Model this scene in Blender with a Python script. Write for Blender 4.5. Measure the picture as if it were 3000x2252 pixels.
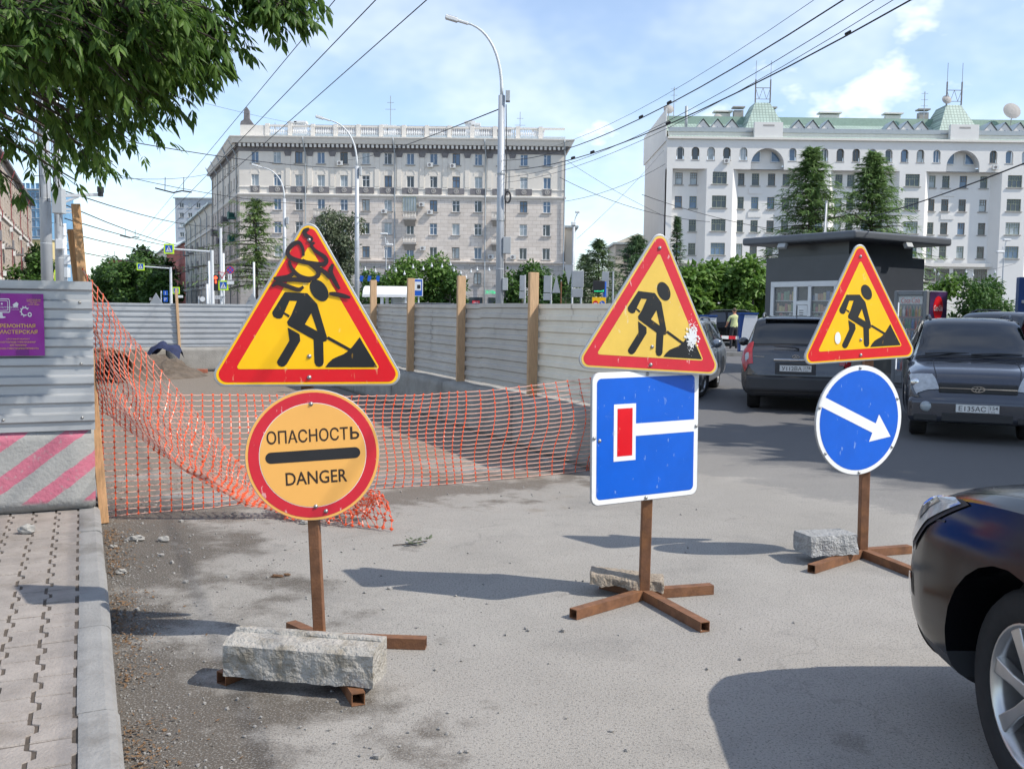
import bpy, bmesh, math, random
from mathutils import Vector, Matrix, Quaternion, noise
R = math.radians
rnd = random.Random(7)
scene = bpy.context.scene
for o in list(bpy.data.objects): bpy.data.objects.remove(o)
C = scene.collection
# ---------------------------------------------------------------- camera
FPX, CX, CY, HCAM = 2800.0, 1500.0, 1126.0, 1.57
PITCH, ROLL = math.atan(218/2800), R(0.7)
_f = Vector((0, math.cos(PITCH), -math.sin(PITCH))); _u0 = Vector((0, math.sin(PITCH), math.cos(PITCH)))
_r = Vector((1,0,0))*math.cos(ROLL) + _u0*math.sin(ROLL)
_u = -Vector((1,0,0))*math.sin(ROLL) + _u0*math.cos(ROLL)
cam = bpy.data.cameras.new('camera'); cam_o = bpy.data.objects.new('camera', cam); C.objects.link(cam_o)
mm = Matrix((_r, _u, -_f)).transposed().to_4x4(); mm.translation = Vector((0,0,HCAM)); cam_o.matrix_world = mm
cam.sensor_width = 36; cam.lens = 36*FPX/3000; cam.clip_start = 0.05; cam.clip_end = 3000
scene.camera = cam_o
def ray(px, py): return _f*FPX + _r*(px-CX) - _u*(py-CY)
def D(px, py, Y):
    d = ray(px, py); return Vector((0,0,HCAM)) + d*(Y/d.y)
def G(px, py, z=0.0):
    d = ray(px, py); return Vector((0,0,HCAM)) + d*((z-HCAM)/d.z)
# ---------------------------------------------------------------- sky and sun
SUN_AZ, SUN_EL = R(18), R(47)          # azimuth: from +X towards -Y
sun_dir = Vector((math.cos(SUN_AZ)*math.cos(SUN_EL), -math.sin(SUN_AZ)*math.cos(SUN_EL), math.sin(SUN_EL)))
w = bpy.data.worlds.new('World'); scene.world = w; w.use_nodes = True
nt = w.node_tree; N = nt.nodes; L = nt.links
for n in list(N): N.remove(n)
out = N.new('ShaderNodeOutputWorld'); bg = N.new('ShaderNodeBackground'); bg.inputs[1].default_value = 0.134
sky = N.new('ShaderNodeTexSky'); sky.sky_type = 'NISHITA'; sky.sun_disc = False
sky.sun_elevation = SUN_EL; sky.sun_rotation = math.pi/2 + SUN_AZ
sky.air_density = 1.0; sky.dust_density = 0.15; sky.ozone_density = 1.6
tc = N.new('ShaderNodeTexCoord'); sep = N.new('ShaderNodeSeparateXYZ'); L.new(tc.outputs['Generated'], sep.inputs[0])
zz = N.new('ShaderNodeMath'); zz.operation = 'MAXIMUM'; L.new(sep.outputs[2], zz.inputs[0]); zz.inputs[1].default_value = 0.0
za = N.new('ShaderNodeMath'); za.operation = 'ADD'; L.new(zz.outputs[0], za.inputs[0]); za.inputs[1].default_value = 0.42
dx = N.new('ShaderNodeMath'); dx.operation = 'DIVIDE'; L.new(sep.outputs[0], dx.inputs[0]); L.new(za.outputs[0], dx.inputs[1])
dy = N.new('ShaderNodeMath'); dy.operation = 'DIVIDE'; L.new(sep.outputs[1], dy.inputs[0]); L.new(za.outputs[0], dy.inputs[1])
cb = N.new('ShaderNodeCombineXYZ'); L.new(dx.outputs[0], cb.inputs[0]); L.new(dy.outputs[0], cb.inputs[1])
def wnoise(scale, detail, rough, off):
    mp = N.new('ShaderNodeMapping'); mp.inputs['Location'].default_value = off
    L.new(cb.outputs[0], mp.inputs[0]); n = N.new('ShaderNodeTexNoise')
    n.inputs['Scale'].default_value = scale; n.inputs['Detail'].default_value = detail; n.inputs['Roughness'].default_value = rough
    L.new(mp.outputs[0], n.inputs['Vector']); return n
def wramp(n, a, b, hi):
    m = N.new('ShaderNodeMapRange'); m.interpolation_type = 'SMOOTHSTEP'
    m.inputs['From Min'].default_value = a; m.inputs['From Max'].default_value = b; m.inputs['To Max'].default_value = hi
    L.new(n.outputs[0], m.inputs[0]); return m
n1 = wnoise(1.9, 6, 0.58, (1.206, 0.907, 0)); m1 = wramp(n1, 0.585, 0.70, 0.92)
n2 = wnoise(3.2, 4, 0.62, (1.5, 7.3, 0)); m2 = wramp(n2, 0.36, 0.80, 0.50); m2.inputs['To Min'].default_value = 0.13
mx = N.new('ShaderNodeMath'); mx.operation = 'MAXIMUM'; L.new(m1.outputs[0], mx.inputs[0]); L.new(m2.outputs[0], mx.inputs[1])
mix = N.new('ShaderNodeMixRGB'); mix.inputs[2].default_value = (6.9, 7.2, 7.6, 1)
tint = N.new('ShaderNodeMixRGB'); tint.blend_type = 'MULTIPLY'; tint.inputs[0].default_value = 1.0; tint.inputs[2].default_value = (0.89, 0.94, 1.0, 1); L.new(sky.outputs[0], tint.inputs[1])
L.new(mx.outputs[0], mix.inputs[0]); L.new(tint.outputs[0], mix.inputs[1])
L.new(mix.outputs[0], bg.inputs[0]); L.new(bg.outputs[0], out.inputs[0])
sl = bpy.data.lights.new('sun', 'SUN'); sl.energy = 3.35; sl.angle = R(0.55); sl.color = (1, 0.94, 0.845)
so = bpy.data.objects.new('sun', sl); C.objects.link(so); so.rotation_euler = sun_dir.to_track_quat('Z', 'Y').to_euler()
scene.view_settings.view_transform = 'Standard'; scene.view_settings.look = 'None'
scene.view_settings.gamma = 1; scene.view_settings.use_curve_mapping = False; scene.view_settings.exposure = 0.6
scene.cycles.max_bounces = 6; scene.cycles.diffuse_bounces = 2; scene.cycles.glossy_bounces = 3; scene.cycles.transmission_bounces = 4; scene.cycles.transparent_max_bounces = 6; scene.cycles.use_adaptive_sampling = True; scene.cycles.adaptive_threshold = 0.02
# ---------------------------------------------------------------- materials
def srgb(r, g, b):
    return tuple(((c/255)/12.92 if c/255 <= 0.04045 else ((c/255+0.055)/1.055)**2.4) for c in (r, g, b))
MATS = {}
def M(name, col, rough=0.6, metal=0.0, var=0.12, scale=3.0, bump=0.0, bscale=60.0, coat=0.0, emit=None, trans=0.0, spec=0.5, alpha=1.0, stretch=None):
    m = bpy.data.materials.new(name); m.use_nodes = True; t = m.node_tree; n = t.nodes; l = t.links
    b = n['Principled BSDF']; b.inputs['Roughness'].default_value = rough; b.inputs['Metallic'].default_value = metal
    b.inputs['Specular IOR Level'].default_value = spec; b.inputs['Coat Weight'].default_value = coat
    b.inputs['Transmission Weight'].default_value = trans; b.inputs['Alpha'].default_value = alpha
    g = n.new('ShaderNodeNewGeometry'); vec = g.outputs['Position']
    if stretch:
        mp = n.new('ShaderNodeMapping'); mp.inputs['Scale'].default_value = stretch
        tcn = n.new('ShaderNodeTexCoord'); l.new(tcn.outputs['Object'], mp.inputs[0]); vec = mp.outputs[0]
    no = n.new('ShaderNodeTexNoise'); no.inputs['Scale'].default_value = scale; no.inputs['Detail'].default_value = 6; no.inputs['Roughness'].default_value = 0.65
    l.new(vec, no.inputs['Vector'])
    cr = n.new('ShaderNodeValToRGB'); e = cr.color_ramp.elements
    e[0].position = 0.3; e[1].position = 0.7
    e[0].color = tuple(max(0, c*(1-var)) for c in col) + (1,); e[1].color = tuple(min(1, c*(1+var)) for c in col) + (1,)
    l.new(no.outputs[0], cr.inputs[0]); l.new(cr.outputs[0], b.inputs['Base Color'])
    if emit:
        b.inputs['Emission Color'].default_value = tuple(emit[:3]) + (1,); b.inputs['Emission Strength'].default_value = emit[3]
    if bump:
        nb = n.new('ShaderNodeTexNoise'); nb.inputs['Scale'].default_value = bscale; nb.inputs['Detail'].default_value = 5
        l.new(vec, nb.inputs['Vector']); bp = n.new('ShaderNodeBump'); bp.inputs['Strength'].default_value = bump; bp.inputs['Distance'].default_value = 0.02
        l.new(nb.outputs[0], bp.inputs['Height']); l.new(bp.outputs[0], b.inputs['Normal'])
    MATS[name] = m; return m
def nodes_of(m): return m.node_tree.nodes, m.node_tree.links, m.node_tree.nodes['Principled BSDF']
def addmask(m, col, nscale, lo, hi, vec=None, amt=1.0, detail=8, off=(0,0,0), sc=(1,1,1)):
    """mix another colour over a material's base colour where a noise passes a threshold (wear, dirt, stains)"""
    n, l, b = nodes_of(m); src = b.inputs['Base Color'].links[0].from_socket
    g = n.new('ShaderNodeNewGeometry'); mp = n.new('ShaderNodeMapping'); mp.inputs['Location'].default_value = off; mp.inputs['Scale'].default_value = sc
    l.new(g.outputs['Position'], mp.inputs[0]); no = n.new('ShaderNodeTexNoise'); no.inputs['Scale'].default_value = nscale; no.inputs['Detail'].default_value = detail; no.inputs['Roughness'].default_value = 0.62
    l.new(mp.outputs[0], no.inputs['Vector']); mr = n.new('ShaderNodeMapRange'); mr.inputs['From Min'].default_value = lo; mr.inputs['From Max'].default_value = hi; mr.inputs['To Max'].default_value = amt
    l.new(no.outputs[0], mr.inputs[0]); mx = n.new('ShaderNodeMixRGB'); mx.inputs[2].default_value = tuple(col) + (1,)
    l.new(mr.outputs[0], mx.inputs[0]); l.new(src, mx.inputs[1]); l.new(mx.outputs[0], b.inputs['Base Color'])
    return mr
def leafmat(name, c1, c2, scale=0.9, rough=0.5, tr=0.35):
    m = bpy.data.materials.new(name); m.use_nodes = True; n = m.node_tree.nodes; l = m.node_tree.links; b = n['Principled BSDF']
    g = n.new('ShaderNodeNewGeometry'); ri = g.outputs['Random Per Island']
    cr = n.new('ShaderNodeValToRGB'); cr.color_ramp.elements[0].color = tuple(c1)+(1,); cr.color_ramp.elements[1].color = tuple(c2)+(1,)
    l.new(ri, cr.inputs[0]); l.new(cr.outputs[0], b.inputs['Base Color']); b.inputs['Roughness'].default_value = rough; b.inputs['Specular IOR Level'].default_value = 0.35
    ts = n.new('ShaderNodeBsdfTranslucent'); l.new(cr.outputs[0], ts.inputs[0]); mxs = n.new('ShaderNodeMixShader'); mxs.inputs[0].default_value = tr
    l.new(b.outputs[0], mxs.inputs[1]); l.new(ts.outputs[0], mxs.inputs[2]); l.new(mxs.outputs[0], n['Material Output'].inputs[0])
    MATS[name] = m; return m
# ---------------------------------------------------------------- object helpers
def _link(name, data, parent):
    o = bpy.data.objects.new(name, data); C.objects.link(o)
    if parent is not None: o.parent = parent
    return o
def tag(o, label=None, cat=None, group=None, kind=None):
    if label: o['label'] = label
    if cat: o['category'] = cat
    if group: o['group'] = group
    if kind: o['kind'] = kind
    return o
def thing(name, label, cat, loc=(0,0,0), rz=0.0, group=None):
    o = bpy.data.objects.new(name, None); C.objects.link(o); o.location = loc; o.rotation_euler = (0,0,rz); o.empty_display_size = 0.2
    return tag(o, label, cat, group)
def copy_tree(o, parent=None):
    c = o.copy(); C.objects.link(c); c.parent = parent
    for ch in list(o.children): copy_tree(ch, c)
    return c
class MB:
    def __init__(s): s.v = []; s.f = []; s.m = []; s.cur = 0
    def add(s, vs, fs):
        b = len(s.v); s.v += [tuple(p) for p in vs]; s.f += [tuple(b+i for i in f) for f in fs]; s.m += [s.cur]*len(fs); return s
    def box(s, lo, hi, mat=None):
        x0,y0,z0 = lo; x1,y1,z1 = hi
        vs = [Vector(p) for p in ((x0,y0,z0),(x1,y0,z0),(x1,y1,z0),(x0,y1,z0),(x0,y0,z1),(x1,y0,z1),(x1,y1,z1),(x0,y1,z1))]
        if mat is not None: vs = [mat @ p for p in vs]
        return s.add(vs, [(0,3,2,1),(4,5,6,7),(0,1,5,4),(1,2,6,5),(2,3,7,6),(3,0,4,7)])
    def cbox(s, c, sz, mat=None):
        return s.box([c[i]-sz[i]/2 for i in range(3)], [c[i]+sz[i]/2 for i in range(3)], mat)
    def bar(s, p0, p1, w, h=None, up=(0,0,1)):
        """rectangular bar from p0 to p1"""
        h = h or w; p0 = Vector(p0); p1 = Vector(p1); d = (p1-p0).normalized(); up = Vector(up)
        if abs(d.dot(up)) > 0.98: up = Vector((0,1,0))
        a = d.cross(up).normalized(); b = a.cross(d).normalized()
        vs = []
        for p in (p0, p1):
            for i, j in ((-1,-1),(1,-1),(1,1),(-1,1)): vs.append(p + a*(i*w/2) + b*(j*h/2))
        return s.add(vs, [(0,1,2,3),(7,6,5,4),(0,4,5,1),(1,5,6,2),(2,6,7,3),(3,7,4,0)])
    def tube(s, pts, r, n=8, caps=True):
        pts = [Vector(p) for p in pts]; rs = r if isinstance(r, (list, tuple)) else [r]*len(pts); vs = []; prev = None
        for i, p in enumerate(pts):
            d = (pts[min(i+1, len(pts)-1)] - pts[max(i-1, 0)]).normalized()
            if prev is None:
                a = d.orthogonal().normalized()
            else:
                a = (prev - d*prev.dot(d)); a = a.normalized() if a.length > 1e-6 else d.orthogonal().normalized()
            prev = a; b = d.cross(a)
            for k in range(n):
                t = 2*math.pi*k/n; vs.append(p + (a*math.cos(t) + b*math.sin(t))*rs[i])
        fs = []
        for i in range(len(pts)-1):
            for k in range(n):
                k2 = (k+1) % n; fs.append((i*n+k, i*n+k2, (i+1)*n+k2, (i+1)*n+k))
        if caps: fs += [tuple(reversed(range(n))), tuple(range((len(pts)-1)*n, len(pts)*n))]
        return s.add(vs, fs)
    def lathe(s, prof, n=16, mat=None):
        """prof: (radius, z) list, about z"""
        vs = []
        for r, z in prof:
            for k in range(n):
                t = 2*math.pi*k/n; p = Vector((r*math.cos(t), r*math.sin(t), z)); vs.append(mat @ p if mat is not None else p)
        fs = [(i*n+k, i*n+(k+1)%n, (i+1)*n+(k+1)%n, (i+1)*n+k) for i in range(len(prof)-1) for k in range(n)]
        return s.add(vs, fs)
    def ball(s, c, r, n=10, m=6, mat=None):
        rx, ry, rz = r if isinstance(r, (list, tuple)) else (r, r, r); c = Vector(c); vs = []
        for i in range(m+1):
            ph = math.pi*i/m
            for k in range(n):
                t = 2*math.pi*k/n; p = Vector((rx*math.sin(ph)*math.cos(t), ry*math.sin(ph)*math.sin(t), rz*math.cos(ph)))
                vs.append((mat @ p if mat is not None else p) + c)
        return s.add(vs, [(i*n+k, (i+1)*n+k, (i+1)*n+(k+1)%n, i*n+(k+1)%n) for i in range(m) for k in range(n)])
    def flat(s, pts2, y, mat=None):
        """polygon of (x,z) points lying at depth y, facing -y"""
        vs = [Vector((p[0], y, p[1])) for p in pts2]
        ar = sum(pts2[i][0]*pts2[(i+1)%len(pts2)][1] - pts2[(i+1)%len(pts2)][0]*pts2[i][1] for i in range(len(pts2)))
        if ar < 0: vs.reverse()
        if mat is not None: vs = [mat @ p for p in vs]
        return s.add(vs, [tuple(range(len(vs)))])
    def slab(s, pts2, y0, y1, mat=None):
        """polygon of (x,z) points extruded from y0 (front) to y1"""
        ar = sum(pts2[i][0]*pts2[(i+1)%len(pts2)][1] - pts2[(i+1)%len(pts2)][0]*pts2[i][1] for i in range(len(pts2)))
        if ar < 0: pts2 = list(reversed(pts2))
        k = len(pts2); vs = [Vector((p[0], y0, p[1])) for p in pts2] + [Vector((p[0], y1, p[1])) for p in pts2]
        if mat is not None: vs = [mat @ p for p in vs]
        return s.add(vs, [tuple(range(k)), tuple(reversed(range(k, 2*k)))] + [((i+1)%k, i, k+i, k+(i+1)%k) for i in range(k)])
    def quad(s, a, b, c, d): return s.add([a,b,c,d], [(0,1,2,3)])
    def mesh(s, name, mats, smooth=False):
        me = bpy.data.meshes.new(name); me.from_pydata(s.v, [], s.f)
        mats = mats if isinstance(mats, (list, tuple)) else [mats]
        for m in mats: me.materials.append(MATS[m] if isinstance(m, str) else m)
        if len(mats) > 1: me.polygons.foreach_set('material_index', s.m)
        if smooth: me.polygons.foreach_set('use_smooth', [True]*len(me.polygons))
        me.update(); return me
    def build(s, name, mats, parent=None, smooth=False, loc=None, rot=None):
        o = _link(name, s.mesh(name, mats, smooth), parent)
        if loc is not None: o.location = loc
        if rot is not None: o.rotation_euler = rot
        return o
def smooth_angle(o, ang=35):
    me = o.data; me.polygons.foreach_set('use_smooth', [True]*len(me.polygons))
    bm = bmesh.new(); bm.from_mesh(me)
    for e in bm.edges:
        if len(e.link_faces) == 2 and e.calc_face_angle(0) > R(ang): e.smooth = False
    bm.to_mesh(me); bm.free(); return o
def bevel(o, wdt, seg=2, ang=40):
    md = o.modifiers.new('bevel', 'BEVEL'); md.width = wdt; md.segments = seg; md.limit_method = 'ANGLE'; md.angle_limit = R(ang); return o
def rrect(x0, z0, x1, z1, r, n=5):
    pts = []
    for cx, cz, a0 in ((x1-r, z0+r, -90), (x1-r, z1-r, 0), (x0+r, z1-r, 90), (x0+r, z0+r, 180)):
        for i in range(n+1):
            a = R(a0 + 90*i/n); pts.append((cx+r*math.cos(a), cz+r*math.sin(a)))
    return pts
def circ(cx, cz, r, n=40, rz=None): return [(cx+r*math.cos(2*math.pi*i/n), cz+(rz or r)*math.sin(2*math.pi*i/n)) for i in range(n)]
def rtri(hw, h, r, n=6, z0=0.0):
    """rounded equilateral-like triangle, theoretical half width hw and height h from z0"""
    P = [Vector((-hw, z0)), Vector((hw, z0)), Vector((0, z0+h))]; pts = []
    for i in range(3):
        p = P[i]; a = (P[i-1]-p).normalized(); b = (P[(i+1)%3]-p).normalized(); half = a.angle(b)/2
        cc = p + (a+b).normalized()*(r/math.sin(half)); n0 = (p + a*(r/math.tan(half)) - cc); n1 = (p + b*(r/math.tan(half)) - cc)
        a0 = math.atan2(n0.y, n0.x); a1 = math.atan2(n1.y, n1.x)
        while a1 < a0: a1 += 2*math.pi
        for k in range(n+1):
            t = a0 + (a1-a0)*k/n; pts.append((cc.x+r*math.cos(t), cc.y+r*math.sin(t)))
    return pts
def text(name, s, mat, parent, loc, height=None, width=None, rot=(math.pi/2,0,0), align='CENTER', shear=0.0, bold=0.0, ext=0.0):
    cu = bpy.data.curves.new(name, 'FONT'); cu.body = s; cu.align_x = align; cu.align_y = 'CENTER'; cu.shear = shear; cu.offset = bold; cu.resolution_u = 3; cu.extrude = ext
    to = bpy.data.objects.new(name, cu); C.objects.link(to); dg = bpy.context.evaluated_depsgraph_get()
    me = bpy.data.meshes.new_from_object(to.evaluated_get(dg)); bpy.data.objects.remove(to); bpy.data.curves.remove(cu)
    xs = [v.co.x for v in me.vertices]; ys = [v.co.y for v in me.vertices]
    if not xs: return None
    bw = max(xs)-min(xs); bh = max(ys)-min(ys); sx = (width/bw) if width else None; sy = (height/bh) if height else None
    sx = sx or sy; sy = sy or sx; mx_ = (max(xs)+min(xs))/2 if align == 'CENTER' else min(xs); my_ = (max(ys)+min(ys))/2
    for v in me.vertices: v.co.x = (v.co.x-mx_)*sx; v.co.y = (v.co.y-my_)*sy
    me.materials.clear(); me.materials.append(MATS[mat]); o = _link(name, me, parent); o.location = loc; o.rotation_euler = rot; return o
def stroke(mb, pts, wid, y):
    """a brush stroke of (x,z) points as a flat ribbon, smoothed"""
    P = [Vector((p[0], p[1])) for p in pts]; Q = []
    for i in range(len(P)-1):
        p0 = P[max(i-1,0)]; p1 = P[i]; p2 = P[i+1]; p3 = P[min(i+2, len(P)-1)]
        for k in range(6):
            t = k/6; Q.append(0.5*((2*p1)+(p2-p0)*t+(2*p0-5*p1+4*p2-p3)*t*t+(3*p1-p0-3*p2+p3)*t**3))
    Q.append(P[-1])
    for i in range(len(Q)-1):
        d0 = (Q[min(i+1,len(Q)-1)]-Q[max(i-1,0)]).normalized(); d1 = (Q[min(i+2,len(Q)-1)]-Q[i]).normalized()
        n0 = Vector((-d0.y, d0.x)); n1 = Vector((-d1.y, d1.x)); f = lambda j: wid/2*(0.55+0.45*min(1, 4*j/len(Q), 4*(len(Q)-1-j)/len(Q)))
        a = Q[i]+n0*f(i); b = Q[i]-n0*f(i); c = Q[i+1]-n1*f(i+1); d = Q[i+1]+n1*f(i+1)
        mb.flat([a, b, c, d], y - 0.00002*i)
SD = Vector((-0.41, 0.912, 0)).normalized(); SN = Vector((0.912, 0.41, 0)).normalized()   # street direction and its right-hand normal
# ---------------------------------------------------------------- materials in use
M('concrete', (0.30,0.29,0.27), 0.9, var=0.22, scale=4, bump=0.5, bscale=45)
M('kerb_concrete', (0.26,0.255,0.245), 0.88, var=0.16, scale=5, bump=0.35, bscale=70)
addmask(MATS['kerb_concrete'], (0.14,0.13,0.115), 2.3, 0.56, 0.68, amt=0.7)
M('paver', (0.29,0.258,0.232), 0.9, var=0.2, scale=6, bump=0.4, bscale=80)
addmask(MATS['paver'], (0.17,0.14,0.11), 2.6, 0.55, 0.72, amt=0.55)
M('joint', (0.085,0.068,0.054), 0.95, var=0.3, scale=20)
M('rust_tube', (0.185,0.085,0.042), 0.75, metal=0.15, var=0.35, scale=14, bump=0.15, bscale=120)
addmask(MATS['rust_tube'], (0.30,0.13,0.045), 9, 0.5, 0.75, amt=0.7)
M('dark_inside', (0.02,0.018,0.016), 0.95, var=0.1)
M('galv_edge', (0.42,0.43,0.44), 0.5, metal=0.5, var=0.12, scale=8)
M('bolt', (0.40,0.40,0.39), 0.4, metal=0.8, var=0.1)
M('litter', (0.17,0.10,0.05), 0.9, var=0.6, scale=60)
M('grit', (0.26,0.25,0.235), 0.95, var=0.35, scale=40, bump=0.4, bscale=60)
M('black', (0.018,0.018,0.02), 0.5, var=0.2)
M('black_gloss', (0.012,0.012,0.014), 0.25, var=0.1)
M('white', (0.78,0.78,0.77), 0.5, var=0.05)
# ---- asphalt with dust, dirt by the kerb, old stains and the darker newer surface on the right
K0 = Vector((-1.31, 2.99, 0))
asp = M('asphalt', (0.305,0.286,0.258), 0.92, var=0.10, scale=1.4)
n, l, b = nodes_of(asp)
def _noise(scale, detail=8, rough=0.6, sc=(1,1,1), off=(0,0,0)):
    g = n.new('ShaderNodeNewGeometry'); mp = n.new('ShaderNodeMapping'); mp.inputs['Scale'].default_value = sc; mp.inputs['Location'].default_value = off
    l.new(g.outputs['Position'], mp.inputs[0]); no = n.new('ShaderNodeTexNoise'); no.inputs['Scale'].default_value = scale; no.inputs['Detail'].default_value = detail; no.inputs['Roughness'].default_value = rough
    l.new(mp.outputs[0], no.inputs['Vector']); return no.outputs[0]
def _math(op, a, bb, c=None):
    m_ = n.new('ShaderNodeMath'); m_.operation = op
    for i, x in enumerate((a, bb, c)):
        if x is None: continue
        if hasattr(x, 'is_linked'): l.new(x, m_.inputs[i])
        else: m_.inputs[i].default_value = x
    return m_.outputs[0]
def _dot(vec, p0):
    g = n.new('ShaderNodeNewGeometry'); s_ = n.new('ShaderNodeVectorMath'); s_.operation = 'SUBTRACT'; l.new(g.outputs['Position'], s_.inputs[0]); s_.inputs[1].default_value = p0
    d_ = n.new('ShaderNodeVectorMath'); d_.operation = 'DOT_PRODUCT'; l.new(s_.outputs[0], d_.inputs[0]); d_.inputs[1].default_value = vec; return d_.outputs['Value']
def _rng(v, a, c, lo=0.0, hi=1.0):
    m_ = n.new('ShaderNodeMapRange'); m_.interpolation_type = 'SMOOTHSTEP'; l.new(v, m_.inputs[0])
    for k, x in (('From Min', a), ('From Max', c), ('To Min', lo), ('To Max', hi)): m_.inputs[k].default_value = x
    return m_.outputs[0]
def _mix(fac, col, mode='MIX'):
    src = b.inputs['Base Color'].links[0].from_socket; mx_ = n.new('ShaderNodeMixRGB'); mx_.blend_type = mode; l.new(fac, mx_.inputs[0]); l.new(src, mx_.inputs[1])
    if hasattr(col, 'is_linked'): l.new(col, mx_.inputs[2])
    else: mx_.inputs[2].default_value = tuple(col)+(1,)
    l.new(mx_.outputs[0], b.inputs['Base Color'])
q = _dot(SN, K0); big = _noise(1.05, 6, 0.66); mid = _noise(3.2, 5, 0.62, off=(4,1,0))
# tan dust and broad tone changes
_mix(_rng(_noise(0.5, 3, 0.6, off=(9,3,0)), 0.45, 0.62, 0, 0.35), (0.235,0.218,0.192))
_mix(_rng(_noise(0.9, 5, 0.7, off=(2,8,0)), 0.52, 0.70, 0, 0.4), (0.155,0.149,0.139))
# dirt that washes out from the kerb, and the soil trodden over the work site beyond the net
dk = _math('ADD', _math('MULTIPLY', _math('SUBTRACT', 1.82, q), 0.42), _math('MULTIPLY', _math('SUBTRACT', big, 0.5), 2.3))
dirt = _rng(dk, 0.30, 0.62)
_mix(dirt, (0.094,0.080,0.064))
ln = _dot(Vector((-0.50, 0.866, 0)), Vector((-2.2, 7.6, 0)))
site = _rng(_math('ADD', _math('MULTIPLY', ln, 0.30), _math('MULTIPLY', _math('SUBTRACT', big, 0.5), 3.0)), -0.15, 0.45, 0, 0.95)
inside = _rng(_dot(Vector((0.912,0.41,0)), Vector((0.83,9.9,0))), -0.6, 0.1, 1, 0)
_mix(_math('MULTIPLY', site, inside), (0.185,0.145,0.104))
# soil dragged along the foot of the net
nl_ = _math('ABSOLUTE', _dot(Vector((-0.50, 0.866, 0)), Vector((-1.9, 7.45, 0))), 0.0)
ns_ = _math('ADD', _math('SUBTRACT', 0.62, _math('MULTIPLY', nl_, 0.55)), _math('MULTIPLY', _math('SUBTRACT', _noise(1.7, 6, 0.68, off=(7,2,0)), 0.5), 2.4))
_mix(_math('MULTIPLY', _rng(ns_, 0.30, 0.62, 0, 0.85), inside), (0.105,0.086,0.066))
# fine cracks
vo = n.new('ShaderNodeTexVoronoi'); vo.feature = 'DISTANCE_TO_EDGE'; vo.inputs['Scale'].default_value = 0.42; gg = n.new('ShaderNodeNewGeometry'); wv = n.new('ShaderNodeVectorMath'); wv.operation = 'ADD'
nz = n.new('ShaderNodeTexNoise'); nz.inputs['Scale'].default_value = 2.2; nz.inputs['Detail'].default_value = 4; l.new(gg.outputs['Position'], nz.inputs['Vector']); wsc = n.new('ShaderNodeVectorMath'); wsc.operation = 'SCALE'; wsc.inputs['Scale'].default_value = 0.9; l.new(nz.outputs['Color'], wsc.inputs[0]); l.new(gg.outputs['Position'], wv.inputs[0]); l.new(wsc.outputs[0], wv.inputs[1]); l.new(wv.outputs[0], vo.inputs['Vector'])
_mix(_math('MULTIPLY', _rng(vo.outputs['Distance'], 0.001, 0.006, 0.22, 0), _rng(_noise(0.6, 2, 0.5, off=(5,5,0)), 0.46, 0.56)), (0.07,0.065,0.06))
# small oil and water stains
_mix(_rng(_noise(2.1, 4, 0.55, off=(17,5,0)), 0.66, 0.72, 0, 0.5), (0.13,0.115,0.10))
_mix(_rng(mid, 0.63, 0.74, 0, 0.35), (0.16,0.145,0.125))
# newer dark surface to the right, worn ragged edge
dl = _dot(Vector((0.83, 0.557, 0)), Vector((2.07, 10.1, 0)))
dn = _math('ADD', dl, _math('MULTIPLY', _math('SUBTRACT', _noise(1.3, 6, 0.72, sc=(1,1.6,1)), 0.5), 2.6))
_mix(_rng(dn, -0.75, -0.45, 0, 0.55), (0.15,0.147,0.145))
_mix(_rng(dn, 0.15, 0.75, 0, 0.9), (0.088,0.088,0.092))
# aggregate
_mix(_rng(_noise(110, 1, 0.6), 0.50, 0.68, 0, 0.45), (0.36,0.345,0.32))
_mix(_rng(_noise(95, 1, 0.6, off=(3,3,3)), 0.54, 0.68, 0, 0.6), (0.085,0.082,0.078))
bp = n.new('ShaderNodeBump'); bp.inputs['Strength'].default_value = 0.55; bp.inputs['Distance'].default_value = 0.008
l.new(_math('ADD', _noise(160, 1, 0.6), _math('MULTIPLY', _noise(9, 3, 0.6), 1.2)), bp.inputs['Height']); l.new(bp.outputs[0], b.inputs['Normal'])
# ---------------------------------------------------------------- ground sheet
mb = MB(); mb.add([(-900,-300,0),(900,-300,0),(900,1500,0),(-900,1500,0)], [(0,1,2,3)])
tag(mb.build('ground', 'asphalt'), kind='structure')
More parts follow.
